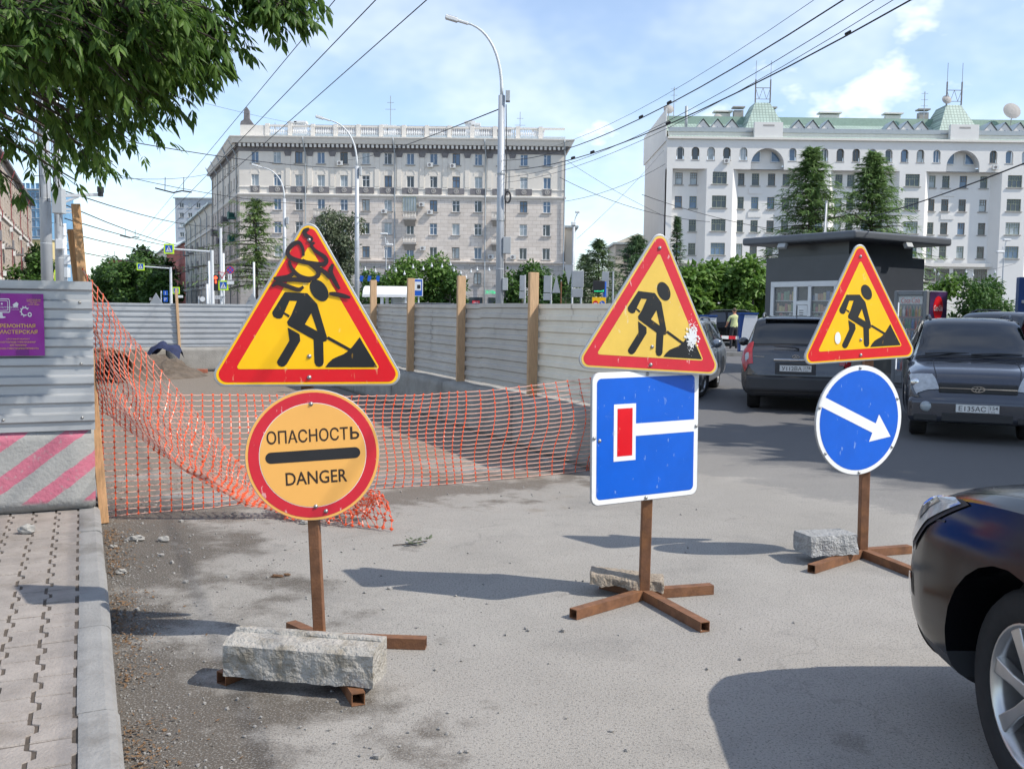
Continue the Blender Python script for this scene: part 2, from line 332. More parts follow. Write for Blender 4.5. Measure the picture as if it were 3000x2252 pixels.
# ---- pavement on the left: base sheet, kerb stones, pavers
def SP(s_, q_, z=0.0): return K0 + SD*s_ + SN*q_ + Vector((0,0,z))
KT = 0.125
sw = MB(); sw.add([SP(-8,-0.06,KT-0.0055), SP(-8,-14,KT-0.0055), SP(8,-14,KT-0.0055), SP(8,-0.06,KT-0.0055)], [(0,3,2,1)])
side = tag(sw.build('pavement', 'joint'), kind='structure')
MB().add([SP(-8,-1.66,KT-0.004), SP(-8,-14,KT-0.004), SP(8,-14,KT-0.004), SP(8,-1.66,KT-0.004)], [(0,3,2,1)]).build('far_paving', 'paver', side)
PW, PL, zg, gap = 0.142, 0.205, 0.024, 0.0050
def paver_mesh(v):
    g = gap; pr = [(0,0),(0.30,0),(0.38,1),(0.70,1),(0.78,0),(1,0)]
    gx = 0.0065; lft = [(gx + zg*o, g + (PL-2*g)*t) for t, o in pr]; rgt = [(PW-gx + zg*o, g + (PL-2*g)*t) for t, o in pr]
    ring = lft + list(reversed(rgt)); k = len(ring); cx = PW/2+0.008; cy = PL/2; m = MB()
    top = [((x-cx)*0.965+cx, (y-cy)*0.975+cy, 0.0) for x, y in ring]; low = [(x, y, -0.006) for x, y in ring]; bot = [(x, y, -0.04) for x, y in ring]
    m.add(top+low+bot, [tuple(reversed(range(k)))] + [(i, (i+1)%k, k+(i+1)%k, k+i) for i in range(k)] + [(k+i, k+(i+1)%k, 2*k+(i+1)%k, 2*k+i) for i in range(k)])
    return m.mesh('paver', 'paver')
pms = [paver_mesh(i) for i in range(1)]
rm = Matrix((SN, SD, Vector((0,0,1)))).transposed()
for c in range(11):
    for r_ in range(25):
        o = _link('paver', pms[0], side); o.location = SP(-0.65 + r_*PL, -0.085 - (c+1)*PW, KT + rnd.uniform(-0.002,0.002))
        o.rotation_euler = (rm.to_euler().x + rnd.uniform(-.012,.012), rnd.uniform(-.012,.012), rm.to_euler().z)
kerb = MB().add([SP(-6,-0.075,-0.02), SP(-6,0.065,-0.02), SP(40,0.065,-0.02), SP(40,-0.075,-0.02)], [(0,1,2,3)]).build('kerb', 'joint'); tag(kerb, kind='structure')
def kerb_mesh(Lk):
    prof = [(-0.075,-0.02),(-0.075,KT),(0.02,KT+0.002),(0.045,KT-0.006),(0.060,KT-0.024),(0.066,-0.02)]
    m = MB(); k = len(prof); vs = [(x, 0.006, z) for x, z in prof] + [(x, Lk-0.006, z) for x, z in prof]
    m.add(vs, [(i, k+i, k+i+1, i+1) for i in range(k-1)] + [tuple(range(k)), tuple(reversed(range(k, 2*k)))]); return m.mesh('kerb_stone', 'kerb_concrete')
km = kerb_mesh(1.0)
for i in range(-2, 5):
    o = _link('kerb_stone', km, kerb); o.location = SP(i*1.0+0.35, rnd.uniform(-.004,.004), rnd.uniform(-.004,.004)); o.rotation_euler = (rnd.uniform(-.006,.006), 0, rm.to_euler().z)
# ---- litter and grit by the kerb (nobody could count them)
mb = MB()
for i in range(2600):
    s_ = rnd.uniform(-0.6, 3.9); q_ = 0.075 + abs(rnd.gauss(0, 0.075)) * (1.0 if rnd.random() < 0.85 else 2.4)
    if noise.noise(Vector((s_*2.2, 3.1, 0))) < -0.12 + rnd.uniform(-.2,.2): continue
    p = SP(s_, q_, rnd.uniform(0.003, 0.014)); a = rnd.uniform(0, 6.28); sz = rnd.uniform(0.003, 0.012)
    e1 = Vector((math.cos(a), math.sin(a), rnd.uniform(-.5,.5)))*sz; e2 = Vector((-math.sin(a), math.cos(a), rnd.uniform(-.5,.5)))*sz*rnd.uniform(.25,.7)
    mb.add([p-e1, p-e2, p+e1, p+e2], [(0,1,2,3)])
tag(mb.build('leaf_litter', 'litter'), 'brown dry leaf litter gathered along the kerb', 'litter', kind='stuff')
def rock(mb, c, sx, sy, sz, seed, n=8, m=5, rough=0.28):
    rr = random.Random(seed); vs = []; c = Vector(c)
    for i in range(m+1):
        ph = math.pi*i/m
        for k in range(n):
            t = 2*math.pi*k/n; d = Vector((math.sin(ph)*math.cos(t), math.sin(ph)*math.sin(t), math.cos(ph)))
            f = 1 + rough*noise.noise(d*1.7+Vector((seed*3.1,0,0)))*2; p = Vector((d.x*sx*f, d.y*sy*f, max(-0.75, d.z)*sz*f)); vs.append(p + c)
    mb.add(vs, [(i*n+k, (i+1)*n+k, (i+1)*n+(k+1)%n, i*n+(k+1)%n) for i in range(m) for k in range(n)])
mb = MB()
for i in range(520):
    s_ = rnd.uniform(-0.5, 6.5); q_ = 0.08 + abs(rnd.gauss(0, 0.75)); p = SP(s_, q_, 0)
    z = rnd.uniform(0.003, 0.008) * (2.2 if rnd.random() < 0.06 else 1); rock(mb, p + Vector((0,0,z*.5)), z*rnd.uniform(.8,1.6), z*rnd.uniform(.8,1.5), z*.8, i, 5, 3)
for i in range(220):
    p = Vector((rnd.uniform(-3.2, 1.5), rnd.uniform(4, 14), 0)); z = rnd.uniform(0.004, 0.010); rock(mb, p + Vector((0,0,z*.5)), z, z*1.3, z*.8, i+50, 5, 3)
for i in range(900):   # grit swept together against the kerb and round the lumps
    s_ = rnd.uniform(-0.5, 5.5); q_ = 0.075 + abs(rnd.gauss(0, 0.12)); p = SP(s_, q_, 0); z = rnd.uniform(0.002, 0.006); rock(mb, p + Vector((0,0,z*.4)), z*1.2, z, z*.8, i+900, 4, 3)
tag(mb.build('gravel', 'grit'), 'small grey grit scattered over the asphalt', 'gravel', kind='stuff')
stones = [((400,1583),.055,.03,.022,'pale flat concrete chip beside the kerb below the net'), ((480,1586),.042,.022,.022,'pale jagged concrete chip right of the flat chip below the net'),
          ((80,1563),.05,.035,.035,'pale broken stone lying on the pavers by the striped block'), ((355,1680),.035,.025,.018,'greyish lump in the litter at the kerb, middle of the gutter'),
          ((330,1605),.025,.02,.015,'smallest pale chip against the kerb below the net'), ((890,1535),.03,.02,.018,'grey crumb of stone beside the crumpled net pile'),
          ((1610,1352),.09,.04,.02,'whitish rag of rubble behind the orange net, near the barrier wall')]
for (px, py), a, b_, c_, lab in stones:
    p = G(px, py, KT if 'pavers' in lab else 0); mb = MB(); rock(mb, (0,0,c_*.7), a, b_, c_, px, 10, 7, .34)
    o = mb.build('stone', 'concrete', None, False, p); tag(o, lab, 'stone')
# bark chip and leafy twig on the asphalt
p = G(812, 1690); mb = MB(); rock(mb, (0,0,.008), .04, .014, .01, 3, 8, 5); rock(mb, (.05,.03,.008), .02,.012,.009, 8, 8, 5)
M('bark_chip', (0.13,0.07,0.035), 0.9, var=0.4, scale=40); tag(mb.build('bark_chip', 'bark_chip', None, False, p), 'brown piece of bark lying left of the nearest sign post', 'bark')
# ---------------------------------------------------------------- the three sign stands
def scratched(name, col, rough, sc_col, amt, var=0.05):
    m = M(name, col, rough, var=var, scale=6, spec=0.5, bump=0.05, bscale=5)
    if amt: addmask(m, sc_col, 38, 0.66, 0.70, amt=amt, sc=(1,1,0.35), detail=3); addmask(m, sc_col, 7, 0.64, 0.70, amt=amt*0.35)
    return m
scratched('sign_yellow', srgb(250,192,0), 0.28, (0.85,0.75,0.4), 0.25)
scratched('sign_yellow_faded', srgb(228,190,84), 0.42, (0.8,0.78,0.65), 0.35, 0.07)
scratched('sign_orange', srgb(240,178,92), 0.5, (0.8,0.7,0.5), 0.0, 0.03)
scratched('sign_red', srgb(214,14,30), 0.3, (0.75,0.55,0.3), 0.35)
scratched('sign_red_faded', srgb(206,38,54), 0.45, (0.8,0.7,0.65), 0.5, 0.08)
scratched('sign_blue', srgb(0,90,198), 0.38, (0.35,0.48,0.66), 0.45, 0.07)
scratched('sign_white', srgb(232,232,230), 0.4, (0.4,0.36,0.32), 0.3, 0.04)
scratched('sign_black', (0.012,0.012,0.014), 0.28, srgb(190,140,20), 0.35, 0.1)
M('marker_ink', (0.022,0.012,0.014), 0.3, var=0.25, scale=30)
M('print_brown', (0.035,0.02,0.012), 0.5, var=0.05)
def _zl(zx, zy):   # drawing units of the triangle sign to plate metres (origin: middle of the bottom edge)
    return ((zx - (845 + (1585-zy)*55/1547))/2026*1.02, (1585 - 0.0148*(zx-50) - zy)/2107)
WORK = [
 [(665,688),(860,692),(885,722),(795,768),(703,768),(648,893),(634,928),(612,940),(586,938),(560,922),(550,896),(552,876)],
 [(790,715),(860,692),(942,790),(892,872),(826,990),(740,1030),(682,1000),(674,968),(716,895)],
 [(884,866),(942,788),(1020,1108),(1012,1140),(985,1148),(955,1115)],
 [(676,968),(690,1004),(898,1128),(984,1146),(942,1052),(828,986)],
 [(899,1100),(984,1120),(981,1345),(968,1376),(940,1388),(912,1378),(899,1345)],
 [(678,1020),(778,1080),(783,1142),(657,1364),(635,1386),(610,1391),(586,1380),(572,1352),(576,1335),(688,1142)],
 [(632,882),(645,872),(700,905),(690,926)],
 [(1012,1118),(1030,1094),(1226,1208),(1210,1232)],
 [(993,1390),(1022,1348),(1060,1310),(1110,1284),(1160,1262),(1195,1236),(1240,1190),(1310,1095),(1345,1165),(1462,1383)]]
def worker_mesh():
    mb = MB()
    for k, p in enumerate(WORK): mb.flat([_zl(*q_) for q_ in p], -0.00006*k)
    mb.flat([_zl(965 + 80*math.cos(t)+14*math.sin(t), 663 + 100*math.sin(t)+14*math.cos(t)) for t in [2*math.pi*i/28 for i in range(28)]], -0.0006)
    return mb
GRAF = [[(898,88),(858,112),(868,152),(912,182),(893,222)], [(838,345),(836,280),(805,222),(752,240),(703,310),(732,368),(850,402),(1000,415),(1036,388),(1020,345),(942,290),(912,242),(940,214)],
 [(712,392),(732,462),(790,530),(880,556),(950,532),(962,482),(902,424),(828,380)], [(932,436),(1020,490),(1062,546)], [(1094,408),(1072,480),(1100,560),(1144,644)],
 [(572,566),(690,548),(752,506)], [(592,584),(750,568),(892,582)], [(556,640),(600,606),(680,630),(780,662),(828,632)], [(1050,688),(1130,696),(1236,722)]]
_bolt = MB().lathe([(0.0,0.0075),(0.0048,0.007),(0.0055,0.003),(0.010,0.002),(0.010,-0.001)], 10, Matrix.Rotation(math.pi/2, 4, 'X')).mesh('bolt', 'bolt', True)
def bolts(parent, pts, y):
    for x, z in pts: _link('bolt', _bolt, parent).location = (x, y, z)
def tri_plate(parent, loc, rot, yel, red, blk, worn, graffiti=False, blob=None, sticker=None):
    """loc: middle of the bottom edge"""
    pl = MB(); pl.slab(rtri(0.45, 0.7794, 0.05, 8), 0.0, 0.014); p = pl.build('triangular_plate', 'galv_edge', parent, False, loc, rot); bevel(p, 0.004, 2)
    f = MB(); f.flat(rtri(0.4335, 0.751, 0.042, 8, 0.0095), -0.0012); f.build('plate_face', yel, p)
    f = MB(); f.flat(rtri(0.4175, 0.7235, 0.036, 8, 0.0188), -0.0022); f.build('red_border', red, p)
    f = MB(); f.flat(rtri(0.320, 0.5545, 0.010, 4, 0.0775), -0.0032); f.build('yellow_field', yel, p)
    wk = worker_mesh(); o = wk.build('worker_symbol', blk, p); o.location = (0, -0.0042, 0)
    if graffiti:
        g = MB()
        for k, s_ in enumerate(GRAF): stroke(g, [_zl(*q_) for q_ in s_], 0.0195, -0.0062-0.0004*k)
        tag(g.build('graffiti', 'marker_ink', p), 'dark marker scrawl over the top of the warning triangle')
    if blob:
        g = MB(); rr = random.Random(2)
        for k in range(420):
            x, z = blob[0]+rr.gauss(0, 0.015), blob[1]+rr.gauss(0, 0.036); r_ = rr.uniform(0.001, 0.0075)*max(0.3, 1-abs(z-blob[1])/0.12)
            g.flat(circ(x, z, r_, 8), -0.0062-0.000004*k)
        tag(g.build('white_paint_spot', 'sign_white', p), kind='stuff')
    if sticker: MB().flat(circ(sticker[0], sticker[1], 0.022, 14, 0.038), -0.0064).build('torn_sticker', 'sign_white', p)
    bolts(p, [(0.0, 0.04), (0.0, 0.135), (0.0, 0.655)], -0.004)
    return p
def stand(name, label, foot, lean, top, ends, post_w=0.05, group='road work sign stands', post_rz=0.0):
    t = thing(name, label, 'road sign', foot, 0, group)
    mb = MB(); mb.bar((0,0,0.0), (lean[0]*top, lean[1]*top, top), post_w, post_w, up=(math.sin(post_rz), math.cos(post_rz), 0)); bevel(mb.build('post', 'rust_tube', t), 0.004, 2)
    for i, e in enumerate(ends):
        d = Vector((e.x-foot.x, e.y-foot.y, 0)); Ln = d.length; d.normalize(); a = Vector((-d.y, d.x, 0)); w2 = 0.026 + 0.0006*i; h = 0.05 + 0.0007*i; th = 0.004; z0 = 0.002
        m = MB(); s0 = d*0.02; e0 = d*Ln
        def P(al, sd, z): return tuple(d*al + a*sd + Vector((0,0,z)))
        o4 = [(-w2,z0),(w2,z0),(w2,z0+h),(-w2,z0+h)]; i4 = [(-w2+th,z0+th),(w2-th,z0+th),(w2-th,z0+h-th),(-w2+th,z0+h-th)]
        vs = [P(0.022+0.003*i, *p_) for p_ in o4] + [P(Ln, *p_) for p_ in o4] + [P(Ln, *p_) for p_ in i4] + [P(Ln-0.12, *p_) for p_ in i4]
        fs = [(k, (k+1)%4, 4+(k+1)%4, 4+k) for k in range(4)] + [(4+k, 4+(k+1)%4, 8+(k+1)%4, 8+k) for k in range(4)] + [(8+k, 8+(k+1)%4, 12+(k+1)%4, 12+k) for k in range(4)] + [(12,13,14,15),(3,2,1,0)]
        m.add(vs, fs); m.build('base_bar', 'rust_tube', t)
    return t
def flatG(px, py): return G(px, py, 0.03)
def ppos(foot, lean, px, py, yaw, off):
    nv = Vector((math.sin(yaw), -math.cos(yaw), 0))
    def f(Y):
        c = D(px, py, Y) - foot; return c, (Vector((c.x-lean[0]*c.z, c.y-lean[1]*c.z, 0))).dot(nv) - off
    y0, y1 = foot.y-0.3, foot.y+0.1; v0 = f(y0)[1]; v1 = f(y1)[1]
    return f(y0 + (y1-y0)*v0/(v0-v1))[0]
# --- nearest: graffiti triangle over the DANGER disc
f1 = G(938, 1888); yaw1 = R(15)
s1 = stand('road_sign', 'yellow road works triangle with black scrawl above a round DANGER sign', f1, (-0.045, 0.0), 1.72, [flatG(1248,1880), flatG(852,1832), flatG(1050,2046), flatG(648,1985)])
q1 = ppos(f1, (-0.045,0), 906, 1131, yaw1, 0.055)
tri_plate(s1, q1, (R(0), R(0.2), yaw1), 'sign_yellow', 'sign_red', 'sign_black', 0.3, graffiti=True)
c1 = ppos(f1, (-0.045,0), 918, 1333, yaw1, 0.048)
pl = MB(); pl.slab(circ(0,0,0.302,64), 0.0, 0.012); dp = pl.build('round_plate', 'galv_edge', s1, False, c1, (0, R(-2.4), yaw1)); bevel(dp, 0.004)
MB().flat(circ(0,0,0.299,64), -0.001).build('plate_face', 'sign_orange', dp)
MB().flat(circ(0,0,0.287,64), -0.002).build('red_ring', 'sign_red_faded', dp); MB().flat(circ(0,0,0.240,64), -0.0026).build('white_line', 'sign_white', dp)
MB().flat(circ(0,0,0.2375,64), -0.0032).build('orange_field', 'sign_orange', dp)
MB().flat(rrect(-0.212,-0.0255,0.212,0.0255,0.0254,8), -0.0042).build('black_bar', 'black', dp)
text('lettering', 'ОПАСНОСТ', 'print_brown', dp, (-0.021,-0.0042,0.092), 0.060, 0.362, bold=0.010)
sg_ = MB(); sx, sz = 0.170, 0.063; sg_.box((sx,-0.0044,sz),(sx+0.0105,-0.0036,sz+0.058))     # the last letter, drawn: stem and bowl
for k in range(10):
    t0, t1 = -math.pi/2+math.pi*k/10, -math.pi/2+math.pi*(k+1)/10; P4 = [(sx+0.022+0.019*math.cos(t0), sz+0.0175+0.0175*math.sin(t0)), (sx+0.022+0.019*math.cos(t1), sz+0.0175+0.0175*math.sin(t1)), (sx+0.022+0.009*math.cos(t1), sz+0.0175+0.0085*math.sin(t1)), (sx+0.022+0.009*math.cos(t0), sz+0.0175+0.0085*math.sin(t0))]; sg_.flat(P4, -0.0042)
sg_.box((sx+0.0105,-0.0042,sz),(sx+0.022,-0.0036,sz+0.009)); sg_.box((sx+0.0105,-0.0042,sz+0.026),(sx+0.022,-0.0036,sz+0.035)); sg_.build('lettering', 'print_brown', dp); text('lettering', 'DANGER', 'print_brown', dp, (0.010,-0.0042,-0.101), 0.060, 0.275, bold=0.010)
bolts(dp, [(0.0,0.235),(0.0,-0.236),(0.045,-0.262)], -0.003)
# --- middle: faded triangle over the blue square
f2 = G(1886, 1752); yaw2 = R(20)
s2 = stand('road_sign', 'faded road works triangle with white paint blot above a square blue dead-end sign', f2, (0.008, 0.0), 1.85, [flatG(1679,1796), flatG(2066,1834), flatG(2085,1722), flatG(1764,1706)], 0.056)
tri_plate(s2, ppos(f2, (0.008,0), 1904, 1090, yaw2, 0.075), (R(0), R(3.4), yaw2), 'sign_yellow_faded', 'sign_red_faded', 'sign_black', 0.3, blob=(0.235,0.205))
yaw2b = R(28); c2 = ppos(f2, (0.008,0), 1894, 1277, yaw2b, 0.05)
pl = MB(); pl.slab(rrect(-0.35,-0.35,0.35,0.35,0.045,6), 0.0, 0.014); sp = pl.build('square_plate', 'galv_edge', s2, False, c2, (0, R(-0.8), yaw2b)); bevel(sp, 0.005)
MB().flat(rrect(-0.345,-0.345,0.345,0.345,0.042,6), -0.001).build('white_border', 'sign_white', sp)
MB().flat(rrect(-0.318,-0.318,0.318,0.318,0.026,6), -0.002).build('blue_field', 'sign_blue', sp)
MB().slab([(-0.212,-0.122),(-0.072,-0.122),(-0.072,0.006),(0.318,0.006),(0.318,0.072),(-0.072,0.072),(-0.072,0.180),(-0.212,0.180)], -0.003, -0.0022).build('white_symbol', 'sign_white', sp)
MB().flat([(-0.190,-0.096),(-0.094,-0.096),(-0.094,0.157),(-0.190,0.157)], -0.004).build('red_block', 'sign_red', sp)
bolts(sp, [(0.0,0.333),(0.0,-0.333),(-0.333,0.01),(0.333,0.035),(-0.30,-0.005)], -0.003)
# --- right: clean triangle over the blue disc with the arrow
f3 = G(2526, 1630); yaw3 = R(19)
s3 = stand('road_sign', 'road works triangle with torn sticker above a round blue arrow sign', f3, (-0.012, 0.0), 1.75, [flatG(2377,1664), flatG(2664,1606), flatG(2690,1680), flatG(2352,1580)], 0.055)
tri_plate(s3, ppos(f3, (-0.012,0), 2521, 1058, yaw3, 0.062), (R(0), R(-3.0), yaw3), 'sign_yellow', 'sign_red', 'sign_black', 0.3, sticker=(-0.175,0.155))
yaw3b = R(23); c3 = ppos(f3, (-0.012,0), 2518, 1231, yaw3b, 0.055)
pl = MB(); pl.slab(circ(0,0,0.35,64), 0.0, 0.014); dp = pl.build('round_plate', 'galv_edge', s3, False, c3, (0, R(-2), yaw3b)); bevel(dp, 0.005)
MB().flat(circ(0,0,0.345,64), -0.001).build('white_border', 'sign_white', dp); MB().flat(circ(0,0,0.318,64), -0.002).build('blue_field', 'sign_blue', dp)
ar = [(-0.335,0.032),(0.135,0.032),(0.135,0.094),(0.288,0.0),(0.135,-0.094),(0.135,-0.032),(-0.335,-0.032)]; ca, sa = math.cos(R(-25)), math.sin(R(-25))
MB().flat([(x*ca - z*sa - 0.005, x*sa + z*ca) for x, z in ar], -0.0032).build('white_arrow', 'sign_white', dp)
bolts(dp, [(0.0,0.333),(0.0,-0.333),(-0.32,0.10),(0.31,0.12),(-0.27,-0.19),(0.27,-0.19)], -0.003)
# ---------------------------------------------------------------- concrete lumps weighing the stands down
def lump(name, label, loc, rz, prof, Ln, rough, seed, mat, tilt=0.0, sub=2):
    """prism of (y,z) profile along x, broken ends and pitted faces"""
    bm = bmesh.new(); nx = 18; rings = []
    for i in range(nx+1):
        x = -Ln/2 + Ln*i/nx; sc = 1.0
        rings.append([bm.verts.new((x + (rough*1.2*noise.noise(Vector((p[0]*9, p[1]*9, seed))) if i in (0, nx) else 0), p[0], p[1])) for p in prof])
    k = len(prof)
    for i in range(nx):
        for j in range(k): bm.faces.new((rings[i][j], rings[i][(j+1)%k], rings[i+1][(j+1)%k], rings[i+1][j]))
    bm.faces.new(list(reversed(rings[0]))); bm.faces.new(rings[-1]); bmesh.ops.recalc_face_normals(bm, faces=bm.faces[:])
    bmesh.ops.triangulate(bm, faces=[f for f in bm.faces if len(f.verts) > 4])
    for _ in range(sub): bmesh.ops.subdivide_edges(bm, edges=bm.edges[:], cuts=1, use_grid_fill=True)
    bm.normal_update()
    for v in bm.verts:
        nrm = v.normal.copy(); p = v.co; f = noise.fractal(p*14+Vector((seed,0,0)), 1.0, 2.0, 4)*rough; g_ = noise.noise(p*5+Vector((0,seed,0)))*rough*1.2
        side_f = 1.0 if nrm.z < 0.6 else 0.3
        v.co = p + nrm*(f*side_f + g_*0.6*side_f)
    zmin = min(v.co.z for v in bm.verts)
    me = bpy.data.meshes.new(name); bm.to_mesh(me); bm.free(); me.materials.append(MATS[mat]); me.polygons.foreach_set('use_smooth', [False]*len(me.polygons))
    o = _link(name, me, None); o.location = loc; o.rotation_euler = (0, tilt, rz); tag(o, label, 'concrete block', 'lumps weighing down the sign stands'); return o
M('lump_pale', (0.38,0.36,0.325), 0.95, var=0.2, scale=9, bump=0.9, bscale=55); addmask(MATS['lump_pale'], (0.20,0.172,0.125), 11, 0.48, 0.64, amt=0.75); addmask(MATS['lump_pale'], (0.16,0.06,0.02), 4.2, 0.70, 0.76, amt=0.85)
M('lump_tan', (0.30,0.25,0.195), 0.95, var=0.3, scale=16, bump=1.0, bscale=50); M('lump_grey', (0.33,0.33,0.325), 0.95, var=0.25, scale=18, bump=1.0, bscale=70)
a1 = G(652,1985,0.05); b1 = G(1092,2022,0.05); d1 = (b1-a1); cmid = (a1+b1)/2; u1 = d1.normalized()
prof1 = [(-0.085,0.0),(0.09,0.0),(0.095,0.155),(0.04,0.165),(0.03,0.15),(-0.05,0.150),(-0.085,0.130)]
nrm1 = Vector((-u1.y, u1.x, 0))
lump('concrete_beam_piece', 'long broken concrete beam piece across the feet of the graffiti sign', Vector((cmid.x, cmid.y, 0.057)) + nrm1*0.085, math.atan2(d1.y, d1.x), prof1, d1.length*1.0, 0.0065, 1.3, 'lump_pale')
p2 = G(1838, 1712, 0.056)
lump('concrete_slab_piece', 'flat tan slab of broken concrete behind the dead-end sign post', Vector((p2.x, p2.y+0.02, 0.056)), R(-8), [(-0.10,0.0),(0.10,0.0),(0.11,0.045),(0.02,0.07),(-0.09,0.055)], 0.40, 0.018, 7.7, 'lump_tan', R(4))
p3 = G(2434, 1624, 0.06)
lump('concrete_cube_piece', 'square grey concrete chunk with rough front beside the arrow sign post', Vector((p3.x, p3.y+0.085, 0.057)), R(14), [(-0.10,0.0),(0.12,0.0),(0.12,0.118),(-0.09,0.125)], 0.33, 0.011, 3.1, 'lump_grey')
# ---------------------------------------------------------------- corrugated fences on concrete blocks
M('galv_sheet', (0.44,0.455,0.47), 0.42, metal=0.45, var=0.10, scale=2.5, stretch=(0.6,1,6)); addmask(MATS['galv_sheet'], (0.33,0.34,0.35), 1.7, 0.5, 0.7, amt=0.45)
M('galv_sheet_back', (0.47,0.445,0.41), 0.5, metal=0.12, var=0.10, scale=2.5); addmask(MATS['galv_sheet_back'], (0.20,0.17,0.14), 2.6, 0.58, 0.74, amt=0.45)
M('cream_sheet', (0.78,0.72,0.60), 0.5, metal=0.0, var=0.08, scale=2.5); addmask(MATS['cream_sheet'], (0.22,0.15,0.09), 5.0, 0.64, 0.72, amt=0.7, sc=(1,1,0.5))  # end sheets of the shaded right fence: sunlit brightness put into the cream colour
wd = M('post_wood', (0.47,0.27,0.13), 0.75, var=0.28, scale=7, stretch=(14,14,0.9), bump=0.12, bscale=30)
M('post_wood_pale', (0.50,0.33,0.19), 0.8, var=0.22, scale=7, stretch=(14,14,0.9))
M('block_concrete', (0.28,0.268,0.245), 0.93, var=0.2, scale=3, bump=0.4, bscale=35); addmask(MATS['block_concrete'], (0.17,0.145,0.11), 1.8, 0.52, 0.72, amt=0.6)
st = M('striped_block', (0.31,0.31,0.30), 0.92, var=0.12, scale=4, bump=0.35, bscale=40)
n, l, b = nodes_of(st)
tco = n.new('ShaderNodeTexCoord'); dt = n.new('ShaderNodeVectorMath'); dt.operation = 'DOT_PRODUCT'; l.new(tco.outputs['Object'], dt.inputs[0]); dt.inputs[1].default_value = (0.60, 0, -0.80)
e_ = _noise(14, 5, 0.6); n_, l_ = n, l
v_ = _math('ADD', dt.outputs['Value'], _math('MULTIPLY', _math('SUBTRACT', _noise(9, 5, 0.6), 0.5), 0.035))
fr = _math('FRACT', _math('ADD', _math('DIVIDE', v_, 0.232), 10.63), 0.0)
band = _rng(_math('ABSOLUTE', _math('SUBTRACT', fr, 0.5), 0.0), 0.20, 0.225, 1, 0)
zl_ = n.new('ShaderNodeSeparateXYZ'); l.new(tco.outputs['Object'], zl_.inputs[0])
_mix(_math('MULTIPLY', _math('MULTIPLY', band, _rng(zl_.outputs[2], 0.045, 0.075)), _rng(_noise(30, 4, 0.6), 0.28, 0.46, 0.35, 0.8)), srgb(188,88,116))
def sheet_mesh(Ln, H, mat, depth=0.022, period=0.130, bow=0.0):
    """a sheet with horizontal trapezoid ribs: x along, z up, ribs towards -y"""
    prof = []; z = 0.0; rib = [(0,0),(0.055,0),(0.070,-1),(0.115,-1)]
    while z < H:
        for dz, s_ in rib:
            if z+dz <= H: prof.append((z+dz, s_*depth))
        z += period
    prof.append((H, prof[-1][1])); nx = 6; m = MB(); k = len(prof); vs = []
    for i in range(nx+1):
        x = Ln*i/nx; by = bow*math.sin(math.pi*i/nx)
        vs += [(x, y + by + 0.004*noise.noise(Vector((x*1.7, zz_*2.3, Ln))), zz_) for zz_, y in prof]
    th = 0.0012; base = len(vs); vs += [(x, y+th, z_) for x, y, z_ in vs]
    fs = [(i*k+j, (i+1)*k+j, (i+1)*k+j+1, i*k+j+1) for i in range(nx) for j in range(k-1)]
    fs += [tuple(base+q_ for q_ in reversed(f)) for f in fs]
    m.add(vs, fs); return m.mesh('sheet', mat)
def screws(parent, pts):
    for x, z in pts: o = _link('screw', _bolt, parent); o.location = (x, -0.024, z)
def fence(name, label, p0, direc, sheets, H, z0, posts, group='corrugated metal fences round the dig', overlap_y=0.004):
    """runs from p0 along direc; the front (ribbed) face looks to the right-hand normal's opposite (local -y)"""
    t = thing(name, label, 'fence', (p0.x, p0.y, 0), math.atan2(direc.y, direc.x), group); x = 0.0
    for i, (Ln, mat) in enumerate(sheets):
        o = _link('sheet', sheet_mesh(Ln+0.05, H*(1.0), mat, bow=rnd.uniform(-.012,.012)), t); o.location = (x, overlap_y*(i % 2) , z0 + rnd.uniform(-.008,.008)); o.rotation_euler = (rnd.uniform(-.006,.006), rnd.uniform(-.004,.004), 0); x += Ln
        if i < 3 and mat == 'galv_sheet': screws(o, [(Ln*0.5, 0.09), (Ln*0.97, 0.09), (Ln*0.97, H*0.45), (Ln*0.97, H*0.86)])
    for (xp, yp, zb, zt, wdt, dep, ln, mat) in posts:
        m = MB(); m.bar((0,0,zb), (ln, 0.0, zt), wdt, dep, up=(0,1,0)); po = m.build('post', mat, t, False, (xp, yp, 0)); bevel(po, 0.004, 1)
    return t
# block mesh
def block_mesh(Ln, H, Wd, mat, seed):
    bm = bmesh.new(); bmesh.ops.create_cube(bm, size=1.0)
    for v in bm.verts: v.co = Vector(((v.co.x+0.5)*Ln, (v.co.y+0.5)*Wd, (v.co.z+0.5)*H))
    bmesh.ops.bevel(bm, geom=bm.edges[:], offset=0.018, segments=2, affect='EDGES')
    bmesh.ops.subdivide_edges(bm, edges=[e for e in bm.edges if e.calc_length() > 0.25], cuts=7, use_grid_fill=True)
    for v in bm.verts: v.co += v.normal*0 + Vector((noise.noise(v.co*3+Vector((seed,0,0))), noise.noise(v.co*3+Vector((0,seed,0))), noise.noise(v.co*4+Vector((0,0,seed)))))*0.010
    me = bpy.data.meshes.new('concrete_block'); bm.to_mesh(me); bm.free(); me.materials.append(MATS[mat]); me.polygons.foreach_set('use_smooth', [True]*len(me.polygons)); return me
BH = 0.58
